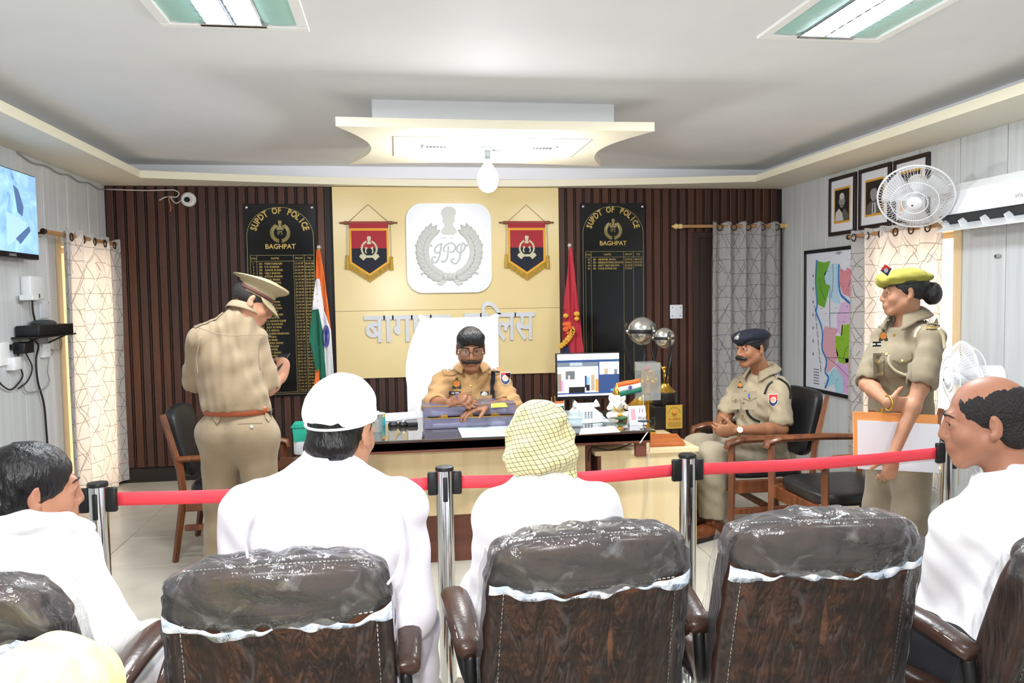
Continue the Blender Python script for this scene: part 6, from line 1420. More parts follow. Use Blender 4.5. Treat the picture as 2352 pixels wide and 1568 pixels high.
m_rod = M('rod_wood', (178,136,92), .45); m_rodend = M('rod_finial', (226,196,130), .4); m_ring = M('grommet_bronze', (74,58,46), .35, .6)
def curtain(name, p0, p1, z0, z1, nrm, folds, depth, label, seed=0, width_scale=1.35, hem=0):
    """hanging sheet from p0 to p1 (xy), folds bulging along nrm"""
    p0, p1, nv = Vector((*p0, 0)), Vector((*p1, 0)), Vector((*nrm, 0)).normalized(); rnd = random.Random(seed); ph = [rnd.uniform(0, 6.28) for _ in range(4)]; NU, NV = 90, 24; vs = []; uvs = []; L = (p1-p0).length
    q = thing(name, ((p0.x+p1.x)/2, (p0.y+p1.y)/2, z0), label, 'curtain', 'white curtains with grey line print')
    for j in range(NV+1):
        v = j/NV; z = z1+(z0-z1)*v
        for i in range(NU+1):
            u = i/NU; s_ = depth*(1-.25*v)*(math.sin(u*folds*2*PI+ph[0])+.35*math.sin(u*folds*4*PI*1.13+ph[1]+v*1.2)+.2*math.sin(u*7+v*5+ph[2])); zz = z+(.012*math.sin(u*folds*2*PI+ph[0]) if j == 0 else 0)+(hem*u if j == NV else hem*u*v)
            w = p0+(p1-p0)*(u+.006*math.sin(v*4+u*9+ph[3])*v)+nv*s_; vs.append((w.x, w.y, zz)); uvs.append((u*L*width_scale, zz))
    fs = [(j*(NU+1)+i, j*(NU+1)+i+1, (j+1)*(NU+1)+i+1, (j+1)*(NU+1)+i) for j in range(NV) for i in range(NU)]
    me = bpy.data.meshes.new('fabric'); o0 = WORLD[q]; me.from_pydata([(a-o0.x, b-o0.y, c-o0.z) for a, b, c in vs], [], fs); ul = me.uv_layers.new(name='cloth')
    for lp_ in me.loops: ul.data[lp_.index].uv = uvs[lp_.vertex_index]
    link_mesh('fabric', me, m_cur, q, smooth=True)
    n = int(folds)+1
    for i in range(n):
        w = p0+(p1-p0)*((i+.5)/n); d = (p1-p0).normalized(); c = Vector((w.x, w.y, z1-.045))+nv*depth*.9
        MB().tube([c+(d*math.cos(a)+Vector((0, 0, 1))*math.sin(a))*.026 for a in [2*PI*k_/16 for k_ in range(16)]], .005, 6, closed=True).build('grommet', m_ring, q, smooth=True)
    return q
def rod(a, b, label, fin=(True, True)):
    a, b = Vector(a), Vector(b); d = (b-a).normalized(); q = thing('curtain_rod', (a+b)/2, label, 'curtain rod', 'wooden curtain rods'); MB().tube([a, b], .015, 12).build('pole', m_rod, q, smooth=40); rot = d.to_track_quat('Z', 'Y').to_matrix().to_4x4()
    for p, sg, on in ((a, -1, fin[0]), (b, 1, fin[1])):
        if on: m = MB(); m.lathe([(.016, 0), (.022, .004), (.022, .03), (.015, .036), (.024, .05), (.026, .065), (.016, .078), (.010, .086), (.010, .096), (0, .098)], (0, 0, 0), 16); m.xf(Matrix.Translation(p) @ (rot if sg > 0 else (-d).to_track_quat('Z', 'Y').to_matrix().to_4x4())); m.build('finial', m_rodend, q, smooth=50)
        else: m = MB(); m.lathe([(.017, 0), (.020, .004), (.020, .02), (0, .024)], (0, 0, 0), 16); m.xf(Matrix.Translation(p) @ (rot if sg > 0 else (-d).to_track_quat('Z', 'Y').to_matrix().to_4x4())); m.build('end_cap', m_ring, q, smooth=50)
    return q
def rod_bracket(q, p, wall):
    p, wall = Vector(p), Vector(wall); MB().tube([wall, p], .007, 8).build('bracket', m_ring, q, smooth=True)
yr = YB-.085
q = rod((2.56, yr, 2.118), (3.50, yr, 2.122), 'pale wooden curtain rod with turned finial on the slatted wall', (True, True)); rod_bracket(q, (2.68, yr, 2.118), (2.68, YB-.013, 2.118)); rod_bracket(q, (3.47, yr, 2.12), (3.47, YB-.013, 2.12))
curtain('curtain', (2.838, yr), (3.520, yr), .03, 2.150, (0, -1), 4.5, .026, 'printed white curtain hanging over the door in the slatted wall', 3, 1.3)
xr = XL+.10
q = rod((xr, 5.50, 1.975), (xr, 6.82, 1.985), 'wooden curtain rod on the left wall below the television', (False, False)); rod_bracket(q, (xr, 5.62, 1.976), (XL, 5.62, 1.976)); rod_bracket(q, (xr, 6.76, 1.984), (XL, 6.76, 1.984))
curtain('curtain', (xr, 5.75), (xr-.01, 6.83), .045, 2.012, (1, 0), 4, .032, 'sunlit printed curtain over the left window', 8, 1.4)
xr = XR-.10
q = rod((xr, 4.42, 1.925), (xr, 5.62, 1.925), 'wooden curtain rod on the right wall behind the fan', (False, False)); rod_bracket(q, (xr, 4.55, 1.925), (XR, 4.55, 1.925)); rod_bracket(q, (xr, 5.5, 1.925), (XR, 5.5, 1.925))
curtain('curtain', (xr, 4.60), (xr, 5.60), .18, 1.958, (-1, 0), 5, .034, 'sunlit printed curtain over the right window behind the woman officer', 12, 1.4)

# ---------------------------------------------------------- switch plate, camera and its cable on the slats
SWP = thing('switch_plate', (2.524, YB-.013, 1.286), 'white square blank switch plate on the slatted wall', 'switch plate'); MB().bbox(2.464, 2.584, YB-.026, YB-.013, 1.286, 1.412, .004, 2).build('plate', M('plate_white', (232,236,244), .35), SWP, smooth=50)
for (x, z) in ((2.485, 1.388), (2.563, 1.388), (2.487, 1.310), (2.560, 1.312)): MB().lathe([(.005, 0), (.004, .002), (0, .002)], (x, YB-.026, z), 10, 'y').build('screw', m_dark, SWP)
CC = thing('dome_camera', (-1.66, YB-.013, 2.354), 'small white dome security camera on the slatted wall', 'camera'); c = (-1.692, YB-.013, 2.354); MB().lathe([(.060, 0), (.060, .02), (.055, .034), (.042, .042), (.034, .040), (.030, .036), (0, .036)], c, 28, 'y').build('housing', M('camera_white', (225,227,225), .4), CC, smooth=40); MB().ball((c[0]-.004, YB-.056, c[2]-.004), (.024, .014, .022), 16, 10).build('lens', M('lens_black', (14,16,18), .08), CC, smooth=True)
m_wire = M('wire_white', (206,204,200), .5); m_wireg = M('wire_grey', (150,152,152), .5); m_wireb = M('wire_black', (30,30,32), .5)
yw = YB-.018
def wire(pts, r, mat, name, label, smooth=6):
    p = spline(pts, smooth); o = MB().tube(p, r, 6).build(name, mat, None, smooth=True, loc=tuple(p[len(p)//2])); return tag(o, label, 'cable')
wire([(XL+.02, yw, 2.436), (-2.05, yw, 2.428), (-1.86, yw, 2.432), (-1.80, yw, 2.430), (-1.768, yw, 2.405), (-1.79, yw, 2.375), (-1.85, yw, 2.378)], .005, m_wire, 'camera_cable', 'white cable along the top of the slats to the dome camera')
wire([(-1.84, yw, 2.378), (-1.81, yw, 2.335), (-1.785, yw, 2.325), (-1.745, yw, 2.352)], .0045, m_wire, 'camera_lead', 'short white lead joining the dome camera to the cable')
wire([(-1.85, yw, 2.378), (-1.845, yw, 2.33), (-1.835, yw, 2.29), (-1.845, yw, 2.255)], .004, M('wire_orange', (206,120,80), .5), 'loose_wire', 'loose orange and red wire end hanging by the dome camera'); wire([(-1.86, yw, 2.378), (-1.89, yw, 2.368), (-1.925, yw, 2.348)], .005, m_wire, 'loose_plug_lead', 'loose white plug lead left of the dome camera')
# grey cable along the top of the left wall
wire([(XL+.006, 5.40, 2.462), (XL+.008, 5.6, 2.43), (XL+.008, 5.8, 2.445), (XL+.008, 6.0, 2.425), (XL+.008, 6.17, 2.44), (XL+.008, 6.36, 2.42), (XL+.008, 6.55, 2.438), (XL+.008, 6.75, 2.42), (XL+.01, 6.88, 2.436)], .006, m_wireg, 'wall_cable', 'grey cable sagging along the top of the left wall')
# ---------------------------------------------------------- television on the left wall
def tv_mat():
    m = M('tv_picture', (120,160,205), .25); N, L, b = nodes(m); tc = N.new('ShaderNodeTexCoord'); no = N.new('ShaderNodeTexNoise'); no.inputs['Scale'].default_value = 5; no.inputs['Detail'].default_value = 5; no.inputs['Distortion'].default_value = 1.2; L.new(tc.outputs['Object'], no.inputs['Vector'])
    cr = N.new('ShaderNodeValToRGB'); e = cr.color_ramp.elements; e[0].position = .30; e[0].color = (*lin((74,112,160)), 1); e[1].position = .62; e[1].color = (*lin((150,190,228)), 1); q = e.new(.40); q.color = (*lin((120,160,206)), 1)
    L.new(no.outputs['Fac'], cr.inputs[0]); L.new(cr.outputs[0], b.inputs['Base Color']); L.new(cr.outputs[0], b.inputs['Emission Color']); b.inputs['Emission Strength'].default_value = .75; return m
TV = thing('television', (XL+.05, 4.95, 1.79), 'wall-mounted flat television showing a pale blue camera picture', 'television'); x1 = XL+.10
MB().bbox(XL+.045, x1, 4.49, 5.408, 1.785, 2.312, .006, 2).build('casing', m_blk, TV, smooth=50); MB().box(x1, x1+.002, 4.498, 5.400, 1.818, 2.305).build('screen', tv_mat(), TV)
MB().bbox(XL, XL+.045, 4.75, 5.1, 1.95, 2.15, .004, 1).build('wall_mount', m_blk, TV); MB().box(x1+.0005, x1+.003, 5.02, 5.10, 1.793, 1.808).build('brand_plate', m_screw, TV)
pq = M('tv_pale_patch', (160,196,232), .3, emit=.6); pd = M('tv_dark_patch', (84,112,158), .3, emit=.4)
MB().prism([(5.0, 2.05), (5.26, 2.01), (5.08, 1.88), (5.0, 1.85)], x1+.002, x1+.0026, lambda a, b, c: (c, a, b)).build('picture_shape', pq, TV)
MB().prism([(5.10, 1.90), (5.28, 1.99), (5.30, 1.96), (5.16, 1.87)], x1+.002, x1+.0028, lambda a, b, c: (c, a, b)).build('picture_shape', pd, TV)
MB().prism([(5.10, 2.22), (5.16, 2.20), (5.22, 2.10), (5.20, 2.04), (5.14, 2.06)], x1+.002, x1+.0028, lambda a, b, c: (c, a, b)).build('picture_shape', pd, TV)
# ---------------------------------------------------------- boxes and wiring on the left wall
m_abs = M('abs_white', (236,238,240), .35)
def wallbox(name, y0, y1, z0, z1, d, mat, label, cat, r=.006, x=XL):
    o = thing(name, (x, (y0+y1)/2, z0), label, cat); MB().bbox(x, x+d, y0, y1, z0, z1, r, 2).build('case', mat, o, smooth=50); return o
q = wallbox('wifi_router', 5.36, 5.56, 1.535, 1.685, .06, m_abs, 'white router box on the left wall', 'router'); MB().bbox(XL+.058, XL+.062, 5.47, 5.485, 1.545, 1.572, .001, 1).build('port', m_dark, q); MB().bbox(XL+.02, XL+.10, 5.29, 5.37, 1.530, 1.565, .004, 1).build('side_socket', m_abs, q)
q = wallbox('blank_plate', 5.60, 5.735, 1.41, 1.525, .012, M('plate_lilac', (214,216,226), .4), 'pale blank plate with two screws beside the router', 'plate', .003)
for y in (5.61, 5.725): MB().lathe([(.004, 0), (0, .003)], (XL+.012, y, 1.515), 8, 'x').build('screw', m_blk, q)
q = thing('set_top_shelf', (XL+.1, 5.5, 1.30), 'black wall shelf holding a set-top box', 'shelf'); MB().bbox(XL, XL+.16, 5.20, 5.78, 1.294, 1.304, .002, 1).build('shelf_board', m_blk, q); MB().tube([(XL, 5.3, 1.24), (XL+.12, 5.3, 1.294)], .006, 6).build('bracket', m_blk, q); MB().tube([(XL, 5.7, 1.24), (XL+.12, 5.7, 1.294)], .006, 6).build('bracket', m_blk, q)
q = thing('set_top_box', (XL+.08, 5.5, 1.304), 'black set-top box on the wall shelf', 'box'); MB().bbox(XL+.01, XL+.15, 5.24, 5.76, 1.304, 1.372, .006, 2).build('case', m_blk, q, smooth=50)
MB().lathe([(.0, 0), (.07, .0), (.075, .012), (.06, .026), (.03, .032), (0, .033)], (XL+.08, 5.47, 1.372), 20).build('puck', m_dark, q, smooth=50)
for k_, c in enumerate(((196,40,40), (230,230,230), (196,40,40))): MB().tube([(XL+.06+.02*k_, 5.76, 1.33), (XL+.06+.02*k_, 5.80, 1.32-.01*k_)], .008, 8).build('plug', M('plug_%d' % k_, c, .5), q, smooth=40)
q = wallbox('power_adapter', 5.22, 5.35, 1.20, 1.27, .07, m_blk, 'black power adapter plugged in under the set-top box', 'adapter'); MB().bbox(XL, XL+.03, 5.16, 5.24, 1.23, 1.262, .004, 1).build('prong_block', m_blk, q)
wallbox('wall_socket', 5.02, 5.14, 1.14, 1.28, .02, m_abs, 'white wall socket at the left picture edge', 'socket', .004); wallbox('white_charger', 5.12, 5.215, 1.105, 1.185, .05, m_abs, 'small white charger hanging below the black adapter', 'charger'); wallbox('junction_box', 5.58, 5.68, 1.15, 1.24, .03, m_abs, 'small white junction box behind the hanging cables', 'junction box', .004)
xx = XL+.02
wire([(xx, 5.47, 1.535), (xx, 5.47, 1.46), (xx, 5.50, 1.38)], .006, m_wireb, 'router_lead', 'black lead from the router to the set-top box'); wire([(xx, 5.40, 1.29), (xx, 5.52, 1.24), (xx, 5.48, 1.14), (xx, 5.49, 1.0), (xx, 5.56, .85), (xx, 5.58, .65), (xx, 5.60, .3)], .007, m_wireb, 'main_cable', 'thick black cable running down the left wall')
wire([(xx, 5.24, 1.20), (xx, 5.26, 1.12), (xx, 5.28, 1.05), (xx, 5.14, .99), (xx, 5.02, 1.03), (xx, 4.95, 1.10)], .005, m_wireb, 'looped_cable', 'black adapter cord looping to the left edge'); wire([(xx, 5.34, 1.20), (xx, 5.42, 1.10), (xx, 5.35, 1.02), (xx, 5.22, .985)], .005, m_wireb, 'sagging_cable', 'black cord sagging from the adapter to the right')
wire([(xx, 5.62, 1.29), (xx, 5.66, 1.22), (xx, 5.74, 1.18), (xx, 5.70, 1.16), (xx, 5.62, 1.20), (xx, 5.52, 1.27)], .004, m_wireg, 'signal_lead', 'grey signal lead looping below the set-top box'); wire([(xx, 5.66, 1.29), (xx, 5.67, 1.15), (xx, 5.64, 1.05), (xx, 5.66, .99), (xx, 5.58, .945), (xx, 5.34, .95), (xx, 5.28, 1.02)], .004, m_wireg, 'hanging_lead', 'grey lead hanging in a long loop on the left wall'); wire([(xx, 5.76, 1.30), (xx, 5.88, 1.26), (xx, 5.86, 1.19), (xx, 5.70, 1.20), (xx, 5.60, 1.22)], .0035, m_wireg, 'aerial_lead', 'thin grey aerial lead beside the left curtain')
# ---------------------------------------------------------- map on the right wall
MP = thing('wall_map', (XR, 6.0, .66), 'framed coloured district map on the right wall', 'map'); m_mapw = M('map_white', (226,230,242), .3); xm = XR-.02
ym0, ym1, zm0, zm1 = 5.44, 6.435, .655, 1.868
MB().box(xm, XR, ym0+.02, ym1-.02, zm0+.02, zm1-.02).build('sheet', m_mapw, MP)
fr_ = MB()
for (a, b, c, d) in ((ym0, ym1, zm0, zm0+.03), (ym0, ym1, zm1-.03, zm1), (ym0, ym0+.03, zm0, zm1), (ym1-.03, ym1, zm0, zm1)): fr_.bbox(XR-.03, XR, a, b, c, d, .003, 1)
fr_.build('frame', m_blk, MP)
rnd = random.Random(4)
def region(pts, col, name='map_region', off=.001):
    # points in pixels of the 610x1568 study crop -> on the wall
    w = [at(1840+x*140/610, 560+y*360/1568, X=xm) for x, y in pts]; m = MB(); P2 = []
    for i in range(len(w)):
        a, b = w[i], w[(i+1) % len(w)]; P2.append((a.y, a.z)); n = max(1, int((b-a).length/.05))
        for k_ in range(1, n): t = k_/n; P2.append((a.y+(b.y-a.y)*t+rnd.uniform(-.006, .006), a.z+(b.z-a.z)*t+rnd.uniform(-.006, .006)))
    m.prism(P2, 0, .001, lambda y, z, h: (xm-off-h, y, z)); return m.build(name, M('map_%d_%d_%d' % col, col, .35), MP)
region([(155, 165), (235, 185), (295, 170), (265, 260), (235, 330), (245, 400), (290, 415), (265, 520), (235, 640), (160, 600), (145, 400)], (112,176,52))
region([(300, 200), (385, 200), (380, 490), (395, 600), (330, 590), (265, 530), (290, 420), (235, 390), (235, 300)], (186,220,240)); region([(395, 240), (440, 270), (475, 235), (520, 290), (555, 300), (555, 560), (500, 540), (420, 500), (385, 400)], (222,146,156))
region([(400, 590), (480, 570), (510, 620), (545, 700), (545, 790), (420, 800), (410, 920), (365, 880), (360, 720)], (222,186,226)); region([(240, 820), (370, 850), (345, 920), (350, 1030), (375, 1110), (330, 1230), (260, 1290), (250, 1180), (215, 1020), (220, 880)], (224,170,184))
region([(410, 810), (540, 790), (505, 870), (545, 960), (545, 1130), (440, 1200), (375, 1180), (350, 1040), (345, 920), (400, 920)], (140,188,48)); region([(505, 870), (550, 860), (550, 1040), (510, 1000)], (236,160,196)); region([(440, 1150), (545, 1140), (525, 1290), (480, 1290)], (224,158,170)); region([(360, 1180), (440, 1200), (500, 1310), (490, 1500), (420, 1490), (420, 1340), (345, 1230)], (214,170,220)); region([(335, 1240), (420, 1340), (420, 1500), (350, 1490), (330, 1400), (270, 1430), (245, 1370), (290, 1290)], (166,214,232))
def river(pts, r=.010): w = [at(1840+x*140/610, 560+y*360/1568, X=xm-.003) for x, y in pts]; MB().tube(spline(w, 4), r, 6, flat=.3).build('river_line', M('map_river', (44,116,186), .4), MP, smooth=True)
river([(155, 160), (145, 380), (160, 600), (150, 680), (195, 800), (215, 900), (210, 1050), (255, 1160), (240, 1280), (275, 1340), (240, 1440)]); river([(378, 205), (376, 380), (395, 500), (440, 550), (500, 610), (520, 690), (550, 740), (548, 860)]); river([(545, 570), (520, 690)]); river([(540, 1200), (525, 1290), (495, 1330), (490, 1500)])
def road(pts): w = [at(1840+x*140/610, 560+y*360/1568, X=xm-.002) for x, y in pts]; MB().tube(spline(w, 3), .0022, 5).build('road_line', m_dark, MP)
for p in ([(290, 420), (285, 690), (290, 850)], [(285, 692), (490, 690)], [(260, 1135), (400, 1140), (545, 1150)], [(270, 1140), (380, 1230), (490, 1345)], [(180, 350), (210, 480), (240, 560)], [(320, 200), (320, 380), (300, 540)], [(545, 960), (450, 1050), (420, 1170)], [(510, 320), (470, 430)]): road(p)
lt = MB()
for (x, y, sz, t) in ((375, 105, .034, '• MAP •'), (270, 148, .022, '•  •  •  •  •'), (485, 160, .020, '— ——')):
    w = at(1840+x*140/610, 560+y*360/1568, X=xm-.0025); add_text(lt, t, lambda u, v, h, w=w: (xm-.0025, w.y-u, w.z+v), sz)
for i in range(7):
    w = at(1840+120*140/610, 560+(320+i*130)*360/1568, X=xm-.0025); lt.box(xm-.003, xm-.002, w.y-.006, w.y+.006, w.z-.012, w.z+.012)
for i in range(8):
    w = at(1840+(140+i*8)*140/610, 560+(650+i*85)*360/1568, X=xm-.0025); lt.box(xm-.003, xm-.002, w.y-.003, w.y+.003, w.z-.03, w.z+.03, rot=(R(-14), 0, 0))
for i in range(6): w = at(1840+150*140/610, 560+(1255+i*28)*360/1568, X=xm-.0025); lt.box(xm-.003, xm-.002, w.y-.045, w.y+.04, w.z-.003, w.z+.003)
rd = random.Random(9)
for i in range(90):
    w = at(1840+rd.uniform(170, 540)*140/610, 560+rd.uniform(210, 1460)*360/1568, X=xm-.0025); a = rd.uniform(.003, .008); lt.box(xm-.003, xm-.002, w.y-a, w.y+a, w.z-.002, w.z+.002)
tag(lt.build('map_print', M('map_print', (84,84,92), .6), MP), kind='stuff')
# ---------------------------------------------------------- framed portraits
m_fr = M('frame_dark', (44,30,28), .4); m_mount = M('mount_white', (228,230,238), .5); m_gmat = M('mount_gold', (222,164,64), .5); m_pg = [M('photo_grey_%d' % i, (c, c-2, c-4), .35) for i, c in enumerate((40, 96, 150, 205))]
def portrait(y0, y1, z0, z1, label, kind):
    q = thing('portrait_frame', (XR, (y0+y1)/2, z0), label, 'picture frame', 'framed portraits on the right wall'); t = .030; f = MB(); x0 = XR-.022
    for (a, b, c, d) in ((y0, y1, z0, z0+t), (y0, y1, z1-t, z1), (y0, y0+t, z0+t, z1-t), (y1-t, y1, z0+t, z1-t)): f.bbox(x0, XR, a, b, c, d, .003, 1)
    f.build('frame', m_fr, q); MB().box(x0+.010, XR, y0+t, y1-t, z0+t, z1-t).build('mount', m_mount, q); w, h = y1-y0, z1-z0; cy, cz = (y0+y1)/2, (z0+z1)/2
    MB().box(x0+.008, x0+.011, cy-w*.30, cy+w*.30, cz-h*.30, cz+h*.30).build('gold_border', m_gmat, q); MB().box(x0+.006, x0+.009, cy-w*.26, cy+w*.26, cz-h*.265, cz+h*.265).build('photograph', m_pg[0], q); k = h*.5
    g = lambda x, z, e: (x0+.006-e, cy-x, cz+z)          # x runs to the viewer's right
    def blob(pts, mat, e, name='portrait_shape'): MB().prism([(x*k, z*k) for x, z in pts], e, e+.0008, g).build(name, mat, q)
    el = lambda cx, cz_, rx, rz, n=20: [(cx+rx*math.cos(2*PI*i/n), cz_+rz*math.sin(2*PI*i/n)) for i in range(n)]
    if kind == 0: blob([(-.40, -.52), (-.36, -.22), (-.16, -.10), (.06, -.30), (.12, -.52)], m_pg[3], .0005); blob([(.12, -.52), (.02, -.25), (.18, -.12), (.38, -.30), (.40, -.52)], m_pg[1], .0005); blob(el(.02, .16, .17, .25), m_pg[2], .0015); blob(el(.02, .30, .14, .11), m_pg[3], .0025); blob(el(.03, -.02, .09, .025), m_pg[1], .003); blob(el(-.17, .12, .03, .06), m_pg[1], .001); blob(el(.20, .12, .03, .06), m_pg[1], .001)
    else: blob([(-.42, -.52), (-.38, -.22), (-.12, -.12), (.16, -.14), (.42, -.26), (.42, -.52)], m_pg[1], .0005); blob([(-.10, -.52), (-.08, -.18), (.10, -.18), (.12, -.52)], m_pg[3], .001); blob(el(0, .14, .19, .27), m_pg[2], .0015); blob([(-.21, .14), (-.20, .36), (0, .47), (.20, .36), (.21, .14), (.12, .28), (-.12, .28)], m_pg[0], .0028); blob([(-.02, -.20), (.02, -.20), (.035, -.50), (-.035, -.50)], m_pg[0], .002)
    return q
portrait(5.683, 6.062, 1.963, 2.434, 'framed portrait of a bald elderly man, farthest along the right wall', 0); portrait(5.248, 5.640, 1.978, 2.436, 'framed portrait of a dark-haired man in a suit, between the other two portraits', 1); portrait(4.836, 5.215, 1.978, 2.432, 'framed portrait mostly hidden behind the wall fan', 1)
# ---------------------------------------------------------- air conditioner
AC = thing('air_conditioner', (XR, 4.0, 1.87), 'white split air conditioner high on the right wall', 'air conditioner'); pr2 = [(0, 2.165), (.16, 2.15), (.205, 2.10), (.215, 2.0), (.205, 1.965), (.15, 1.925), (.05, 1.895), (0, 1.895)]
m = MB(); m.prism(pr2, 3.62, 4.545, lambda d, z, y: (XR-d, y, z)); m.build('body', M('ac_white', (240,243,246), .25), AC, smooth=25)
MB().prism([(.204, 1.955), (.150, 1.912), (.143, 1.922), (.198, 1.967)], 3.66, 4.47, lambda d, z, y: (XR-d-.002, y, z-.001)).build('outlet_slot', m_blk, AC)
MB().prism([(.140, 1.905), (.225, 1.862), (.228, 1.868), (.146, 1.914)], 3.66, 4.47, lambda d, z, y: (XR-d, y, z)).build('louvre_flap', m_abs, AC)
for y in (3.75, 3.93, 4.11, 4.29, 4.44): MB().box(XR-.205, XR-.160, y, y+.010, 1.885, 1.935, rot=(0, R(-30), 0)).build('louvre_rib', m_abs, AC)
t_ = MB(); add_text(t_, 'VOLTAS', lambda u, v, h: (XR-.2165, 3.80-u, 2.00+v), .030, sx=1.1); add_text(t_, '—  ————', lambda u, v, h: (XR-.2065, 4.47-u, 2.098+v), .014); t_.build('lettering', m_wireg, AC)
# ---------------------------------------------------------- wall fan and pedestal fan
m_fan = M('fan_white', (240,240,244), .35); m_blade = M('fan_blade_clear', (232,232,236), .25, alpha=.55)
def fan_head(q, c, d, Rr, blades=3, names=True, guard_n=64):
    """cage, blades and hub around axis d (towards the viewer)"""
    d = Vector(d).normalized(); rot = Matrix.Translation(Vector(c)) @ d.to_track_quat('Z', 'Y').to_matrix().to_4x4(); t = []
    def ring(r, z, th, nm): MB().tube([(r*math.cos(2*PI*i/48), r*math.sin(2*PI*i/48), z) for i in range(48)], th, 6, closed=True).xf(rot).build(nm, m_fan, q, smooth=True)
    ring(Rr, 0, .006, 'guard_rim'); ring(Rr*.62, .062, .003, 'guard_ring'); ring(Rr*.34, .075, .003, 'guard_ring'); ring(Rr*.8, -.055, .003, 'guard_ring')
    g = MB()
    for i in range(guard_n):
        a = 2*PI*i/guard_n; ca, sa = math.cos(a), math.sin(a); g.tube([(Rr*.16*ca, Rr*.16*sa, .078), (Rr*.5*ca, Rr*.5*sa, .07), (Rr*.8*ca, Rr*.8*sa, .042), (Rr*ca, Rr*sa, 0)], .0011, 3, cap=False); g.tube([(Rr*ca, Rr*sa, 0), (Rr*.85*ca, Rr*.85*sa, -.05), (Rr*.3*ca, Rr*.3*sa, -.075)], .0011, 3, cap=False)
    tag(g.xf(rot).build('guard_wire', m_fan, q), kind='stuff')
    for k_ in range(blades):
        a0 = 2*PI*k_/blades+.5; b = MB(); b.grid(lambda u, v: ((Rr*(.14+.74*u))*math.cos(a0+(.85-.15*u)*(v-.5)*1.5), (Rr*(.14+.74*u))*math.sin(a0+(.85-.15*u)*(v-.5)*1.5), .012+.022*(v-.5)*2), 8, 8); b.xf(rot).build('blade', m_blade, q, smooth=True, solid=.002)
    MB().lathe([(0, .092), (.030, .090), (.042, .082), (.044, .07), (.036, .06), (.03, .0)], (0, 0, 0), 24).xf(rot).build('hub_cap', m_fan, q, smooth=40); MB().lathe([(.03, 0), (.055, -.06), (.062, -.10), (.058, -.18), (.03, -.20), (0, -.2)], (0, 0, 0), 24).xf(rot).build('motor_housing', m_fan, q, smooth=40)
    MB().lathe([(.006, .0928), (.003, .093)], (0, 0, 0), 12).xf(rot @ Matrix.Translation((-.012, -.006, 0))).build('logo_dot', m_dark, q)
fc = at(2103, 452, 4.42); WF = thing('wall_fan', (XR, 4.5, 2.0), 'white round wall fan tilted down in front of the portraits', 'fan', 'white fans'); fd = Vector((-.52, -.62, -.58)); fan_head(WF, fc, fd, .212, 3)
bk_ = Vector(fc)-fd.normalized()*.19; MB().tube(spline([bk_, bk_+Vector((.03, .03, -.05)), (XR-.05, fc.y+.22, fc.z+.02)], 5), .016, 10).build('arm', m_fan, WF, smooth=True); MB().bbox(XR-.05, XR, fc.y+.16, fc.y+.28, fc.z-.09, fc.z+.11, .01, 2).build('wall_plate', m_fan, WF, smooth=50)
PF = thing('pedestal_fan', (2.83, 3.72, 0), 'white pedestal fan seen edge-on behind the balding man', 'fan', 'white fans'); pc = at(2213, 868, 3.68); fan_head(PF, pc, (-.95, .27, -.04), .188, 3); PF.location = (pc.x+.1, pc.y, 0); 
for ch in PF.children:
    ch.location = Vector((0, 0, 0))+(Vector((2.83, 3.72, 0))-Vector(PF.location))
WORLD[PF] = Vector(PF.location)
MB().tube([(pc.x+.12, pc.y, .03), (pc.x+.12, pc.y, pc.z-.02)], .016, 12).build('pole', m_fan, PF, smooth=40); MB().lathe([(0, 0), (.19, 0), (.19, .012), (.17, .028), (.05, .04), (.02, .08), (0, .08)], (pc.x+.12, pc.y, 0), 28).build('base', m_fan, PF, smooth=40)
# small latch on the right wall
q = thing('wall_latch', (XR, 4.28, 1.67), 'small dark metal latch on the right wall below the air conditioner', 'latch'); lc = at(2294, 588, X=XR); MB().bbox(XR-.014, XR, lc.y-.022, lc.y+.022, lc.z-.012, lc.z+.012, .008, 2).build('body', m_wireg, q, smooth=50); MB().bbox(XR-.018, XR-.012, lc.y+.002, lc.y+.018, lc.z-.008, lc.z+.008, .003, 1).build('knob', m_dark, q)
# ============================================================ FLAGS
m_saf = M('flag_saffron', (232,112,48), .7); m_fw = M('flag_white', (238,238,242), .7); m_fg = M('flag_green', (28,104,84), .7); m_chak = M('chakra_blue', (40,48,140), .6); m_fred = M('flag_red', (176,44,58), .75); m_fnavy = M('flag_navy', (38,44,78), .75)
def cloth_poly(name, pts, Y, mat, parent, wave=.02, fq=60, ph=0.0, thick=.004):
    """hanging cloth shape with real folds: triangulated and rippled in depth"""
    w = [at(x, y, Y) for x, y in pts]; bm = bmesh.new(); f = bm.faces.new([bm.verts.new((p.x, 0, p.z)) for p in w]); bmesh.ops.triangulate(bm, faces=[f])
    for _ in range(4): bmesh.ops.subdivide_edges(bm, edges=[e for e in bm.edges if e.calc_length() > .035], cuts=1, use_grid_fill=False); bmesh.ops.triangulate(bm, faces=bm.faces[:])
    for v in bm.verts: v.co.y = Y+wave*math.sin(v.co.x*fq+v.co.z*4+ph)+wave*.4*math.sin(v.co.x*fq*2.1+ph)
    return MB().bm(bm).build(name, mat, parent, smooth=True, solid=thick)
K = lambda x, y: (540+x/3.137, 430+y/3.137)
yf = 6.55; tp = at(731, 570, yf); bt = at(742, 900, yf)
IF = thing('national_flag', (tp.x, yf, 0), 'large Indian tricolour flag on a pole beside the left honour board', 'flag')
MB().tube([(tp.x+.02, yf+.04, 0), (tp.x, yf+.04, tp.z)], .011, 10).build('pole', m_chrome, IF, smooth=40); MB().ball((tp.x, yf+.04, tp.z+.012), .020, 14, 10).build('finial', m_silver, IF, smooth=True); MB().lathe([(0, 0), (.14, 0), (.13, .03), (.03, .05), (0, .05)], (tp.x+.02, yf+.04, 0), 24).build('base', m_chrome, IF, smooth=40)
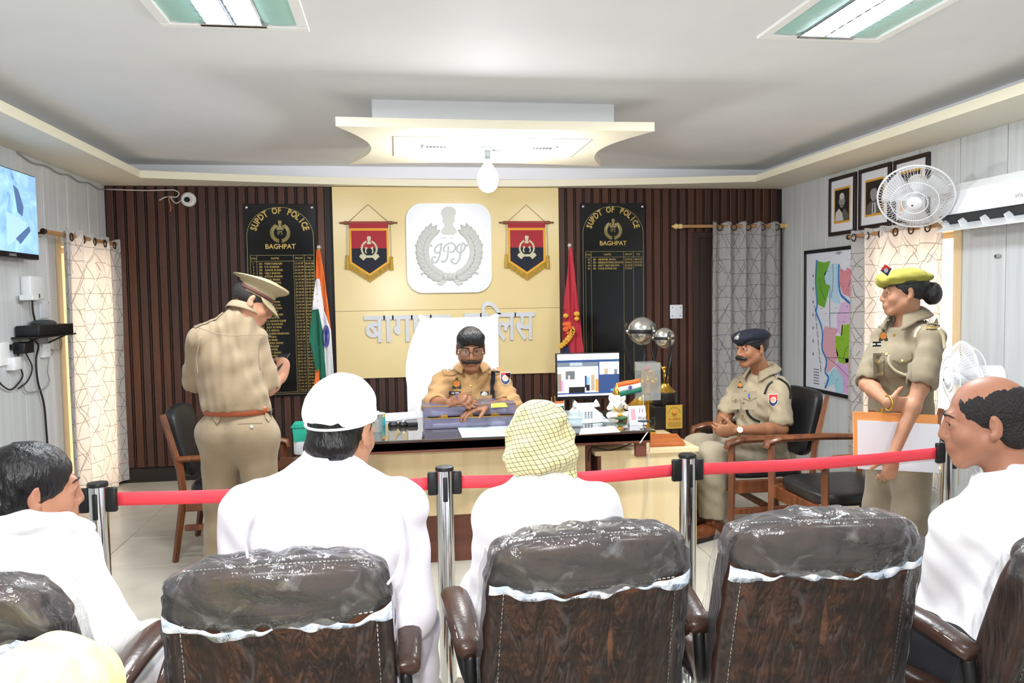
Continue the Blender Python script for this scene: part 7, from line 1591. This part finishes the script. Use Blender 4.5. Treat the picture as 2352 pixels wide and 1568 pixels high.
cloth_poly('saffron_band', [K(*p) for p in ((585, 447), (612, 447), (640, 610), (666, 800), (692, 1030), (668, 960), (640, 890), (612, 740), (608, 660), (583, 655))], yf, m_saf, IF, .014, 70, .4)
cloth_poly('white_band', [K(*p) for p in ((583, 655), (608, 660), (612, 740), (640, 890), (668, 960), (692, 1030), (702, 1200), (716, 1420), (660, 1420), (632, 1220), (632, 1040), (600, 985), (602, 878), (555, 885), (572, 740))], yf-.005, m_fw, IF, .016, 60, 1.2)
cloth_poly('green_band', [K(*p) for p in ((555, 885), (602, 878), (600, 985), (632, 1040), (632, 1220), (660, 1420), (625, 1420), (580, 1300), (578, 1130), (535, 1095), (545, 980))], yf-.012, m_fg, IF, .016, 65, 2.0)
cloth_poly('saffron_fold', [K(*p) for p in ((580, 1300), (604, 1320), (612, 1440), (568, 1445))], yf-.002, m_saf, IF, .008, 70, .2)
cc = [K(656+22*math.cos(2*PI*i/28), 1072+76*math.sin(2*PI*i/28)) for i in range(28)]; ch = MB(); ch.tube([at(x, y, yf-.035) for x, y in cc], .006, 6, closed=True, flat=.6); c0 = at(*K(656, 1072), yf-.035)
for i in range(24): x, y = K(656+20*math.cos(2*PI*i/24), 1072+70*math.sin(2*PI*i/24)); ch.tube([c0, at(x, y, yf-.035)], .0016, 4)
ch.build('wheel_emblem', m_chak, IF)
tp = at(1311, 566, 6.5); PFl = thing('police_flag', (tp.x, 6.5, 0), 'red police flag with golden wreath on a pole beside the right honour board', 'flag')
MB().tube([(tp.x+.02, 6.54, 0), (tp.x, 6.54, tp.z)], .011, 10).build('pole', m_chrome, PFl, smooth=40); MB().ball((tp.x, 6.54, tp.z+.012), .020, 14, 10).build('finial', m_silver, PFl, smooth=True); MB().lathe([(0, 0), (.14, 0), (.13, .03), (.03, .05), (0, .05)], (tp.x+.02, 6.54, 0), 24).build('base', m_chrome, PFl, smooth=40)
K5 = lambda x, y: (1270+x/2.703, 430+y/2.703)
cloth_poly('red_field', [K5(*p) for p in ((104, 372), (120, 372), (140, 560), (165, 800), (195, 1060), (205, 1300), (120, 1300), (95, 985), (60, 960), (72, 700), (88, 520))], 6.5, m_fred, PFl, .018, 60, .5)
cloth_poly('navy_field', [K5(*p) for p in ((62, 990), (95, 985), (112, 1040), (120, 1300), (40, 1300), (48, 1050))], 6.492, m_fnavy, PFl, .012, 60, 1.0)
for i in range(9):
    t = i/8; x = 124-76*t**1.6; y = 880+108*t; p = at(*K5(x, y), 6.455); MB().bbox(-.022, .022, -.004, .004, -.016, .016, .006, 2).xf(Matrix.Translation(p) @ Euler((0, R(60-70*t), 0)).to_matrix().to_4x4()).build('wreath_leaf', m_gold, PFl, smooth=50)
for (x, y, r_) in ((80, 797, .024), (95, 850, .03), (80, 880, .028), (108, 870, .02), (72, 850, .02), (148, 785, .026), (148, 815, .022), (95, 905, .018)): p = at(*K5(x, y), 6.455); MB().ball(p, (r_, .008, r_*.8), 12, 8).build('wreath_motif', M('flag_orange', (216,96,44), .7) if y > 840 else m_gold, PFl, smooth=True)

# ============================================================ THINGS ON THE DESK
ZD = .762
def on(px, py): return at(px, py, Z=ZD)
m_acr = bpy.data.materials.new('smoky_acrylic'); m_acr.use_nodes = True; N = m_acr.node_tree.nodes; L = m_acr.node_tree.links; b_ = N['Principled BSDF']; tr = N.new('ShaderNodeBsdfTransparent'); tr.inputs[0].default_value = (.80, .80, .88, 1); mx = N.new('ShaderNodeMixShader'); mx.inputs[0].default_value = .32; b_.inputs['Base Color'].default_value = (*lin((168,164,190)), 1); b_.inputs['Roughness'].default_value = .08; L.new(tr.outputs[0], mx.inputs[1]); L.new(b_.outputs[0], mx.inputs[2]); L.new(mx.outputs[0], N['Material Output'].inputs[0])
m_clear = bpy.data.materials.new('clear_glass'); m_clear.use_nodes = True; N = m_clear.node_tree.nodes; L = m_clear.node_tree.links; b_ = N['Principled BSDF']; tr = N.new('ShaderNodeBsdfTransparent'); tr.inputs[0].default_value = (.93, .95, .95, 1); mx = N.new('ShaderNodeMixShader'); mx.inputs[0].default_value = .22; b_.inputs['Base Color'].default_value = (.75, .8, .8, 1); b_.inputs['Roughness'].default_value = .04; b_.inputs['Metallic'].default_value = .3; L.new(tr.outputs[0], mx.inputs[1]); L.new(b_.outputs[0], mx.inputs[2]); L.new(mx.outputs[0], N['Material Output'].inputs[0])
m_paper = M('paper', (238,240,244), .7); m_paperb = M('paper_blue', (206,224,232), .6); m_goldm = M('gold_metal', (212,168,70), .22, .95)
def tray(z0, h, y0, y1, x0, x1, label, hinge=False, rx=0):
    q = thing('acrylic_tray', ((x0+x1)/2, (y0+y1)/2, z0), label, 'tray', 'acrylic document trays'); t = .006; m = lambda *a: MB().bbox(*a, .0015, 1)
    m(x0, x1, y0, y1, z0, z0+t).build('bottom', m_acr, q); m(x0, x1, y0, y0+t, z0+t, z0+h).build('front_wall', m_acr, q); m(x0, x1, y1-t, y1, z0+t, z0+h).build('back_wall', m_acr, q); m(x0, x0+t, y0+t, y1-t, z0+t, z0+h).build('side_wall', m_acr, q); m(x1-t, x1, y0+t, y1-t, z0+t, z0+h).build('side_wall', m_acr, q)
    MB().box(x0, x1, y0-.001, y0+.002, z0+h-.003, z0+h+.001).build('gold_trim', m_goldm, q)
    MB().bbox(x0+.05, x1-.05, y0+.03, y1-.03, z0+t, z0+t+.014, .001, 1).build('paper_stack', m_paper, q)
    return q
a = on(975, 986); x0, y0 = a.x, a.y; x1 = on(1180, 975).x
q = tray(ZD, .062, y0, y0+.30, x0, x1, 'lower smoky acrylic tray on the desk before the writing officer'); q2 = tray(ZD+.066, .060, y0+.03, y0+.34, x0-.004, x1+.012, 'upper smoky acrylic tray stacked before the writing officer')
for k_ in (.22, .5, .78): MB().bbox(x0+(x1-x0)*k_-.022, x0+(x1-x0)*k_+.022, y0+.022, y0+.031, ZD+.060, ZD+.074, .002, 1).build('hinge', m_goldm, q2)
def sheet(name, pts, mat, label, cat='paper', z=ZD+.0006, t=.0008):
    w = [at(x, y, Z=z) for x, y in pts]; m = MB(); m.add([(p.x, p.y, z) for p in w]+[(p.x, p.y, z+t) for p in w], [(0, 1, 2, 3)[::-1], (4, 5, 6, 7), (0, 1, 5, 4), (1, 2, 6, 5), (2, 3, 7, 6), (3, 0, 4, 7)]); c = sum(w, Vector())/4; return tag(m.build(name, mat, None, loc=(c.x, c.y, z)), label, cat)
sheet('map_sheet', [(1062, 1005), (1200, 1000), (1190, 975), (1050, 980)], m_paperb, 'pale blue map sheet lying on the desk glass before the trays'); sheet('paper_stack', [(880, 968), (958, 962), (952, 949), (884, 953)], m_paper, 'white papers on the desk left of the acrylic trays', t=.012)
sheet('loose_paper', [(1330, 998), (1425, 992), (1410, 978), (1335, 984)], m_paper, 'white sheet lying near the right end of the desk glass'); sheet('grey_paper', [(1305, 975), (1400, 968), (1375, 945), (1300, 955)], m_paperb, 'pale sheets under the glass cube at the right of the desk')
MB().bbox(x0-.004, x1+.012, y0+.03, y0+.34, ZD+.126, ZD+.131, .0015, 1).build('lid', m_acr, q2)
sheet('yellow_paper', [(1128, 936), (1166, 934), (1160, 925), (1128, 927)], M('paper_yellow', (236,222,70), .6), 'small yellow paper by the left arm of the writing officer', z=ZD+.1315, t=.002)
# tumbler with lid, teal bottle
def lathe_thing(name, px, py, parts, label, cat, n=24, z=ZD):
    c = at(px, py, Z=z); q = thing(name, (c.x, c.y, z), label, cat)
    for nm, prof, mat in parts: MB().lathe(prof, (c.x, c.y, z), n).build(nm, mat, q, smooth=40)
    return q
lathe_thing('water_glass', 868, 992, [('tumbler', [(.026, .0), (.030, .10), (.0285, .10), (.025, .006), (0, .006)], m_clear), ('lid', [(0, .102), (.042, .102), (.043, .106), (.012, .110), (.010, .118), (0, .119)], M('lid_blue', (186,212,224), .3))], 'water glass with pale blue lid on the left of the desk', 'glass')
lathe_thing('teal_bottle', 878, 978, [('bottle', [(0, 0), (.019, 0), (.019, .055), (.014, .062), (0, .062)], M('bottle_teal', (52,150,158), .3)), ('label_band', [(.0195, .055), (.0195, .072), (0, .073)], M('bottle_yellow', (226,180,70), .4)), ('cap', [(.012, .073), (.012, .088), (0, .089)], m_blk)], 'small teal bottle with yellow band beside the water glass', 'bottle')
for (px, lab) in ((903, 'round black paperweight beside the teal bottle'), (926, 'grey-capped round paperweight next to the black one')): lathe_thing('paperweight', px, 978, [('body', [(0, 0), (.028, 0), (.030, .010), (.022, .024), (0, .028)], m_blk), ('glass_cap', [(.018, .026), (.016, .036), (0, .041)], m_clear if px < 910 else m_screw)], lab, 'paperweight')
q = thing('stamp_pad', on(948, 978), 'small black stamp pad right of the paperweights', 'stamp pad'); c = on(948, 978); MB().bbox(c.x-.03, c.x+.03, c.y-.02, c.y+.02, ZD, ZD+.018, .003, 2).build('case', m_blk, q); MB().bbox(c.x-.026, c.x+.026, c.y-.016, c.y+.016, ZD+.018, ZD+.023, .002, 1).build('pad_lid', m_dark, q)
# stool with roll and teal box
ST = thing('side_stool', (-.61, 4.62, 0), 'dark wooden stool mostly hidden left of the desk', 'stool'); MB().bbox(-.705, -.515, 4.48, 4.76, .555, .575, .004, 1).build('seat_board', m_brown, ST)
for x in (-.685, -.535):
    for y in (4.50, 4.74): MB().bbox(x-.015, x+.015, y-.015, y+.015, 0, .556, .003, 1).build('leg', m_brown, ST)
c = at(697, 1040, Z=.576); TR = thing('tissue_roll', (c.x, c.y, .576), 'white paper roll on the stool under the teal box', 'roll'); MB().lathe([(.016, 0), (.055, 0), (.056, .003), (.056, .075), (.055, .078), (.016, .078)], (c.x, c.y, .576), 28).build('paper', m_paper, TR, smooth=40); MB().lathe([(.0165, 0), (.0165, .078), (.014, .078), (.014, 0)], (c.x, c.y, .576), 16).build('core', M('cardboard', (150,120,90), .8), TR, smooth=40)
m_teal = M('teal_plastic', (46,178,152), .4); TB = thing('teal_box', (c.x, c.y, .655), 'teal plastic box behind the head of the man in the skullcap', 'box'); MB().prism([(-.058, 0), (.058, 0), (.066, .086), (-.066, .086)], c.y-.05, c.y+.05, lambda x, z, y: (c.x+x+.01, y, .655+z)).build('bin', m_teal, TB); MB().prism([(-.076, 0), (.076, 0), (.060, .022), (-.060, .022)], c.y-.058, c.y+.058, lambda x, z, y: (c.x+x+.01, y, .741+z)).build('lid', m_teal, TB)
# pen stand with little flag
c = on(1283, 962); q = thing('pen_stand', (c.x, c.y, ZD), 'clear pen stand with gold pens and a tiny tricolour flag', 'pen stand'); MB().bbox(c.x-.05, c.x+.05, c.y-.03, c.y+.03, ZD, ZD+.03, .004, 2).build('block', m_clear, q)
for dx, l in ((-.035, .115), (-.014, .12)): MB().tube([(c.x+dx, c.y, ZD+.02), (c.x+dx-.006, c.y+.01, ZD+.02+l)], [.004, .003], 8).build('gold_pen', m_goldm, q, smooth=40)
MB().tube([(c.x+.035, c.y, ZD+.03), (c.x+.035, c.y, ZD+.115)], .002, 6).build('flag_stick', m_chrome, q)
for k_, mt in enumerate((m_fg, m_fw, m_saf)): MB().bbox(c.x-.018, c.x+.035, c.y-.001, c.y+.001, ZD+.066+k_*.014, ZD+.080+k_*.014, .0003, 1).build('flag_band', mt, q)
MB().tube([at(1247, 925, c.y), at(1240, 905, c.y)], .004, 8).build('dark_pen', m_blk, q, smooth=True)
# glass cube and telephone
c = on(1318, 978); q = thing('glass_cube', (c.x, c.y, ZD), 'clear glass cube holder on the right of the desk', 'holder'); s_ = .045
for (a, b2, e, f_) in ((-s_, s_, -s_, -s_+.005), (-s_, s_, s_-.005, s_), (-s_, -s_+.005, -s_, s_), (s_-.005, s_, -s_, s_)): MB().box(c.x+a, c.x+b2, c.y+e, c.y+f_, ZD, ZD+.085).build('side', m_clear, q)
MB().box(c.x-s_, c.x+s_, c.y-s_, c.y+s_, ZD+.0, ZD+.006).build('bottom', m_clear, q); MB().box(c.x-s_+.008, c.x+s_-.008, c.y-s_+.008, c.y+s_-.008, ZD+.006, ZD+.05).build('note_block', m_paperb, q)
c = on(1345, 962); q = thing('telephone', (c.x, c.y, ZD), 'white desk telephone in front of the monitor', 'telephone'); m_ph = M('phone_white', (232,232,230), .4); MB().prism([(-.09, 0), (.09, 0), (.09, .035), (.04, .075), (-.06, .075), (-.09, .04)], -.06, .06, lambda x, z, y: (c.x+x, c.y+y, ZD+z)).build('base', m_ph, q); MB().tube([(c.x-.075, c.y-.01, ZD+.095), (c.x-.05, c.y-.01, ZD+.085), (c.x+.05, c.y-.01, ZD+.085), (c.x+.075, c.y-.01, ZD+.097)], [.024, .015, .015, .026], 10).build('handset', m_ph, q, smooth=True)
for i in range(3):
    for j in range(4): MB().bbox(c.x-.02+.018*i, c.x-.008+.018*i, c.y-.0625, c.y-.058, ZD+.012+.011*j, ZD+.020+.011*j, .001, 1).build('key', m_grey, q)
# white idol with gold crown and garland
c = on(1418, 962); q = thing('figurine', (c.x, c.y, ZD), 'white and gold seated figurine behind the desk flag', 'figurine'); S = Sdf(.003); b0 = V(c.x, c.y, ZD)
S.ell(b0+V(0, 0, .022), [.055, .045, .024], None, .01); S.ell(b0+V(0, 0, .07), [.040, .034, .046], None, .02); S.ell(b0+V(0, -.004, .125), [.030, .028, .032], None, .012); S.chain([b0+V(0, -.03, .125), b0+V(.004, -.044, .10), b0+V(-.012, -.046, .075)], [.013, .010, .007], .008)
for sx in (-1, 1): S.ell(b0+V(sx*.036, .0, .128), [.018, .006, .024], None, .006); S.chain([b0+V(sx*.034, 0, .095), b0+V(sx*.055, -.015, .07), b0+V(sx*.040, -.035, .075)], [.014, .012, .010], .008); S.chain([b0+V(sx*.02, -.01, .035), b0+V(sx*.055, -.03, .03), b0+V(sx*.0, -.05, .026)], [.018, .018, .012], .01)
P, Q = S.mesh(1); np_obj('body', P, Q, M('idol_white', (240,238,228), .3), q); MB().lathe([(.028, 0), (.030, .006), (.022, .03), (.012, .05), (.004, .066), (0, .068)], (c.x, c.y, ZD+.150), 18).build('crown', m_goldm, q, smooth=50); MB().tube([(c.x+.034*math.cos(a_), c.y-.03+.012*math.sin(a_), ZD+.085+.03*math.sin(a_)) for a_ in [PI+PI*i/12 for i in range(13)]], .006, 8).build('garland', m_goldm, q, smooth=True); MB().lathe([(0, 0), (.06, 0), (.06, .006), (0, .008)], (c.x, c.y, ZD), 24).build('pedestal', m_goldm, q, smooth=40)
# desk flag
c = on(1478, 968); q = thing('desk_flag', (c.x, c.y, ZD), 'Indian tricolour table flag on a chrome stand at the right of the desk', 'flag'); MB().lathe([(0, 0), (.045, 0), (.045, .006), (.012, .012), (.004, .02), (0, .02)], (c.x, c.y, ZD), 24).build('base', m_chrome, q, smooth=40); MB().tube([(c.x, c.y, ZD+.01), (c.x+.006, c.y, at(1478, 866, c.y).z)], .0028, 8).build('stick', m_chrome, q, smooth=40)
P4 = [(1417, 879), (1470, 868), (1475, 899), (1425, 911)]
def fl(u, v): a_ = [P4[0][k_]+(P4[1][k_]-P4[0][k_])*u for k_ in (0, 1)]; b2 = [P4[3][k_]+(P4[2][k_]-P4[3][k_])*u for k_ in (0, 1)]; p = at(a_[0]+(b2[0]-a_[0])*v, a_[1]+(b2[1]-a_[1])*v, c.y); return (p.x, p.y+.006*math.sin(u*7), p.z)
for k_, (nm, mt) in enumerate((('saffron_band', m_saf), ('white_band', m_fw), ('green_band', m_fg))): MB().grid(lambda u, v: fl(u, (k_+v)/3), 12, 2).build(nm, mt, q, smooth=True, solid=.0012)
p = Vector(fl(.5, .5))+Vector((0, -.004, 0)); m = MB(); m.tube([p+Vector((.011*math.cos(a_), 0, .011*math.sin(a_))) for a_ in [2*PI*i/16 for i in range(16)]], .0016, 5, closed=True)
for i in range(8): a_ = PI*i/8; m.tube([p-Vector((.011*math.cos(a_), 0, .011*math.sin(a_))), p+Vector((.011*math.cos(a_), 0, .011*math.sin(a_)))], .0006, 4)
m.build('wheel_emblem', m_chak, q)
# tent calendar
c = on(1463, 974); q = thing('desk_calendar', (c.x, c.y, ZD), 'white tent calendar with printed dates on the desk', 'calendar'); MB().prism([(-.028, 0), (-.026, 0), (.002, .105), (0, .107)], -.05, .05, lambda y, z, x: (c.x+x, c.y+y, ZD+z)).build('front_leaf', m_paper, q); MB().prism([(.028, 0), (.026, 0), (-.002, .105), (0, .107)], -.05, .05, lambda y, z, x: (c.x+x, c.y+y, ZD+z)).build('back_leaf', m_paper, q)
tx = MB(); rr_ = 26/105
for t, x, z, sz in (('11', .022, .068, .032), ('29 Wed', .008, .030, .026)): add_text(tx, t, lambda u, v, h, x=x, z=z: (c.x+x+u, c.y-.0275+(z+v)*.262-.0012, ZD+z+v), sz, offset=.01)
tx.build('printed_date', m_blk, q); MB().prism([(-.04, .03), (-.012, .03), (-.012, .09), (-.04, .09)], 0, .0006, lambda x, z, h: (c.x+x, c.y-.0275+z*.262-.0012-h, ZD+z)).build('printed_picture', M('print_pink', (206,150,160), .6), q)
lathe_thing('glass_dish', 1398, 972, [('dish', [(0, 0), (.035, 0), (.058, .016), (.060, .018), (.056, .019), (.034, .006), (0, .006)], m_clear)], 'shallow clear glass dish before the figurine', 'dish'); c = on(1428, 966); q = thing('toy_bird', (c.x, c.y, ZD), 'small green and orange ornament beside the calendar', 'ornament'); MB().ball((c.x, c.y, ZD+.016), (.03, .016, .016), 14, 8).build('body', M('orn_green', (70,110,70), .5), q, smooth=True); MB().ball((c.x-.012, c.y-.004, ZD+.036), (.018, .012, .010), 12, 8).build('head', M('orn_orange', (232,158,52), .5), q, smooth=True)
lathe_thing('black_coaster', 1478, 984, [('disc', [(0, .040), (.032, .040), (.033, .044), (0, .045)], m_blk), ('stem', [(0, 0), (.02, 0), (.02, .004), (.004, .008), (.004, .04), (0, .04)], m_chrome)], 'small round black stand at the right front of the desk glass', 'stand')
# monitor
def screen_mat():
    return M('monitor_frame', (24,24,26), .4)
MO = thing('monitor', at(1350, 905, 5.02), 'computer monitor showing a video call behind the desk', 'monitor'); MO.location.z = .603; WORLD[MO] = Vector(MO.location); ym = 5.02
A, B_, C_, D_ = (at(1277, 812, ym), at(1424, 812, ym), at(1424, 908, ym), at(1277, 905, ym)); mx0, mx1, mz0, mz1 = A.x, B_.x, C_.z-.004, A.z
MB().bbox(mx0, mx1, ym, ym+.035, mz0-.012, mz1, .004, 2).build('casing', m_blk, MO, smooth=50); sx = lambda u: mx0+.008+(mx1-mx0-.016)*u; sz = lambda v: mz1-.006-(mz1-mz0-.016)*v
def scr(u0, u1, v0, v1, col, name, e=1.0, d=.0015): MB().box(sx(u0), sx(u1), ym-d, ym+.001, sz(v1), sz(v0)).build(name, M('screen_%d_%d_%d' % col, col, .3, emit=e*.8), MO)
scr(0, 1, 0, 1, (44,66,108), 'screen', .7, .001); scr(0, 1, 0, .14, (244,246,250), 'title_bar'); scr(0, .66, .20, .92, (226,232,236), 'video_tile', .9); scr(.68, 1, .20, .50, (196,206,214), 'video_tile', .9); scr(0, 1, .955, 1, (236,240,246), 'task_bar'); scr(.86, .99, .85, .90, (64,132,220), 'button', 1.0, .002)
for (u0, u1, v0, v1, c) in ((0, .66, .20, .30, (96,104,112)), (.20, .40, .20, .28, (210,218,224)), (.13, .28, .40, .60, (88,92,92)), (.18, .44, .78, .92, (22,22,26)), (.0, .06, .46, .88, (120,112,98)), (.05, .10, .62, .88, (206,128,160)), (.17, .20, .50, .78, (226,226,230)), (.46, .52, .55, .74, (110,150,206)), (.46, .52, .74, .88, (26,28,40)), (.54, .60, .50, .88, (150,132,108)), (.61, .66, .60, .90, (228,130,56)), (.76, .82, .36, .50, (150,136,116)), (.92, .97, .38, .50, (96,100,104)), (.44, .47, .52, .80, (40,40,50))): scr(u0, u1, v0, v1, c, 'picture_shape', .9, .0025)
MB().bbox((mx0+mx1)/2-.02, (mx0+mx1)/2+.02, ym+.03, ym+.05, .61, mz0+.1, .004, 1).build('neck', m_blk, MO); MB().bbox((mx0+mx1)/2-.02, (mx0+mx1)/2+.22, ym-.04, ym+.12, .603, .615, .004, 1).build('foot', m_blk, MO)
# brown folder and keyboard cable on the side cabinet
zc_ = cz2; c = at(1545, 1016, Z=zc_); FO = thing('leather_folder', (c.x, c.y, zc_), 'tan leather folder lying on the maple side cabinet', 'folder'); m_tanl = M('tan_leather', (186,104,56), .4, col2=(170,90,46), scale=12)
w = [at(x, y, Z=zc_) for x, y in ((1493, 1027), (1574, 1024), (1556, 1003), (1493, 1003))]; m = MB()
for z in (zc_+.0005, zc_+.022): m.add([(p.x, p.y, z) for p in w], [])
n0 = 0; m.f = [(3, 2, 1, 0), (4, 5, 6, 7), (0, 1, 5, 4), (1, 2, 6, 5), (2, 3, 7, 6), (3, 0, 4, 7)]; m.mi = [0]*6; o = m.build('cover', m_tanl, FO); md = o.modifiers.new('bevel', 'BEVEL'); md.width = .006; md.segments = 3
KB = thing('keyboard', (1.30, 4.60, zc_), 'dark keyboard tucked under the desk end on the side cabinet', 'keyboard'); MB().bbox(1.19, 1.42, 4.60, 4.74, zc_, zc_+.018, .004, 2).build('case', m_dark, KB, smooth=50); MB().bbox(1.20, 1.41, 4.61, 4.73, zc_+.018, zc_+.022, .001, 1).build('key_bed', m_blk, KB)
o = MB().tube(spline([at(1460, 1010, Z=.64), at(1440, 1022, Z=zc_+.01), at(1400, 1033, Z=zc_+.006), at(1360, 1028, Z=zc_+.02), at(1352, 1045, 4.375), at(1352, 1060, 4.375)], 6), .004, 6).build('cable', m_wireb, KB, smooth=True); o = wire([at(1491, 1020, Z=.66), at(1492, 1030, 4.375), at(1488, 1070, 4.37), at(1486, 1140, 4.37), at(1474, 1200, 4.37)], .0025, m_wire, 'thin_cord', 'thin pale cord hanging down the cabinet front'); wire([on(1492, 972), on(1500, 966)+Vector((0, 0, .02)), on(1505, 976)+Vector((0, 0, .01)), on(1496, 985)], .003, m_wireb, 'short_cord', 'short dark cord at the right end of the desk glass')
# ---------------------------------------------------------- trophies on the cabinet
m_plq = M('plaque_gold', (214,176,78), .4, .3); m_tb = M('trophy_black', (26,24,24), .35); m_ball = M('trophy_silver', (196,194,190), .18, .85)
zt_ = cz2
def trophy(px, ybase, Y, s, label, plinth, rot=0):
    c = at(px, ybase, Y); q = thing('trophy', (c.x, Y, zt_), label, 'trophy', 'ball trophies with black arms'); z = zt_
    if plinth:
        MB().bbox(c.x-.105, c.x+.105, Y-.105, Y+.105, z, z+.155, .004, 1).build('plinth', m_tb, q); MB().bbox(c.x-.030, c.x+.085, Y-.110, Y-.105, z+.006, z+.165, .001, 1).build('plaque', m_plq, q)
        t = MB(); f = lambda u, v, h: (c.x+.0275+u, Y-.1108, v)
        add_text(t, 'रन-विजेता', lambda u, v, h: f(u, z+.060+v, h), .024, offset=.005); t.build('plaque_lettering', M('plaque_red', (192,72,40), .5), q); t = MB()
        for i in range(4): t.box(c.x-.018, c.x+.072, Y-.1112, Y-.110, z+.020+i*.009, z+.0235+i*.009)
        for i in range(13): a = R(10+160*i/12); t.box(c.x+.0275+.042*math.cos(a)-.003, c.x+.0275+.042*math.cos(a)+.003, Y-.1112, Y-.110, z+.105+.044*math.sin(a)-.003, z+.105+.044*math.sin(a)+.003)
        tag(t.build('plaque_print', M('plaque_brown', (150,110,44), .5), q), kind='stuff'); MB().lathe([(0, 0), (.014, .004), (.017, .014), (.010, .024), (0, .026)], (c.x+.0275, Y-.1115, z+.10), 16).build('plaque_emblem', M('plaque_orange', (206,130,50), .5), q, smooth=True); z += .155
    H0 = z
    MB().lathe([(0, 0), (.088*s, 0), (.09*s, .004), (.09*s, .085*s), (.084*s, .092*s), (0, .092*s)], (c.x, Y, H0), 32).build('drum', m_tb, q, smooth=40); z = H0+.092*s
    MB().lathe([(0, 0), (.078*s, 0), (.078*s, .006*s), (.05*s, .028*s), (.034*s, .046*s), (.03*s, .06*s), (0, .062*s)], (c.x, Y, z), 32).build('gold_dome', m_goldm, q, smooth=40); z += .055*s; zb2 = z+.33*s
    for k_ in range(3):
        a = 2*PI*k_/3+.6+rot; d = Vector((math.cos(a), math.sin(a), 0)); P_ = [Vector((c.x, Y, z))+d*.018*s, Vector((c.x, Y, z+.10*s))+d*.045*s, Vector((c.x, Y, z+.22*s))+d*.088*s, Vector((c.x, Y, zb2))+d*.092*s, Vector((c.x, Y, zb2+.045*s))+d*.080*s]; MB().tube(spline(P_, 5), .008*s, 8).build('arm', m_tb, q, smooth=True); MB().ball(P_[3]-d*.012*s, .013*s, 10, 8).build('clamp', m_chrome, q, smooth=True); MB().prism([((.016 if i % 2 == 0 else .007)*math.cos(PI*i/5), (.016 if i % 2 == 0 else .007)*math.sin(PI*i/5)) for i in range(10)], 0, .004, lambda x, y_, h, P_=P_, d=d: tuple(P_[3]+d*(.002+h)+Vector((-d.y, d.x, 0))*x+Vector((0, 0, y_)))).build('star', m_goldm, q)
    MB().ball((c.x, Y, zb2), .074*s, 28, 18).build('ball', m_ball, q, smooth=True); MB().lathe([(.0745*s, -.010*s), (.0755*s, 0), (.0745*s, .010*s)], (c.x, Y, zb2), 28).build('ball_band', m_tb, q, smooth=40)
    S = Sdf(.004); b0 = V(c.x, Y-.01, z); S.chain([b0, b0+V(.004, 0, .05*s), b0+V(-.004, 0, .09*s)], [.012, .016, .013], .01); S.ell(b0+V(-.004, 0, .118*s), .013, None, .006); S.chain([b0+V(0, 0, .09*s), b0+V(-.022, 0, .115*s), b0+V(-.035, 0, .15*s)], [.006, .005, .004], .004); P, Q = S.mesh(1); np_obj('player_figure', P, Q, m_goldm, q); return q
trophy(1527, 980, 5.10, .95, 'ball trophy with black curved arms on a black plinth with gold plaque', True); trophy(1476, 980, 5.30, 1.36, 'taller ball trophy with black arms standing behind the gold cup', False, .5)
c = at(1488, 960, 4.91); q = thing('gold_cup', (c.x, 4.91, zt_), 'ornate gold cup inside a clear case on the side cabinet', 'trophy'); zz = at(1488, 905, 4.91).z
MB().lathe([(0, 0), (.05, 0), (.052, .012), (.014, .02), (.011, zz-zt_-.03), (.02, zz-zt_-.01), (.012, zz-zt_), (.03, zz-zt_+.015), (.052, zz-zt_+.05), (.056, zz-zt_+.085), (.045, zz-zt_+.12), (.05, zz-zt_+.15), (.046, zz-zt_+.152), (0, zz-zt_+.10)], (c.x, 4.91, zt_), 24).build('cup', m_goldm, q, smooth=50)
for i in range(10): a = 2*PI*i/10; MB().ball((c.x+.055*math.cos(a), 4.91+.055*math.sin(a), zz+.085+.012*(i % 2)), .014, 8, 6).build('boss', m_goldm, q, smooth=True)
MB().ball((c.x-.005, 4.91, zz+.165), (.022, .02, .018), 12, 8).build('red_lid', M('lid_red', (150,40,56), .5), q, smooth=True); s_ = .066
for (a, b2, e, f_) in ((-s_, s_, -s_, -s_+.003), (-s_, s_, s_-.003, s_), (-s_, -s_+.003, -s_, s_), (s_-.003, s_, -s_, s_)): MB().box(c.x+a, c.x+b2, 4.91+e, 4.91+f_, zz-.03, zz+.21).build('case_pane', m_clear, q)
MB().box(c.x-s_, c.x+s_, 4.91-s_, 4.91+s_, zz-.033, zz-.03).build('case_floor', m_clear, q)
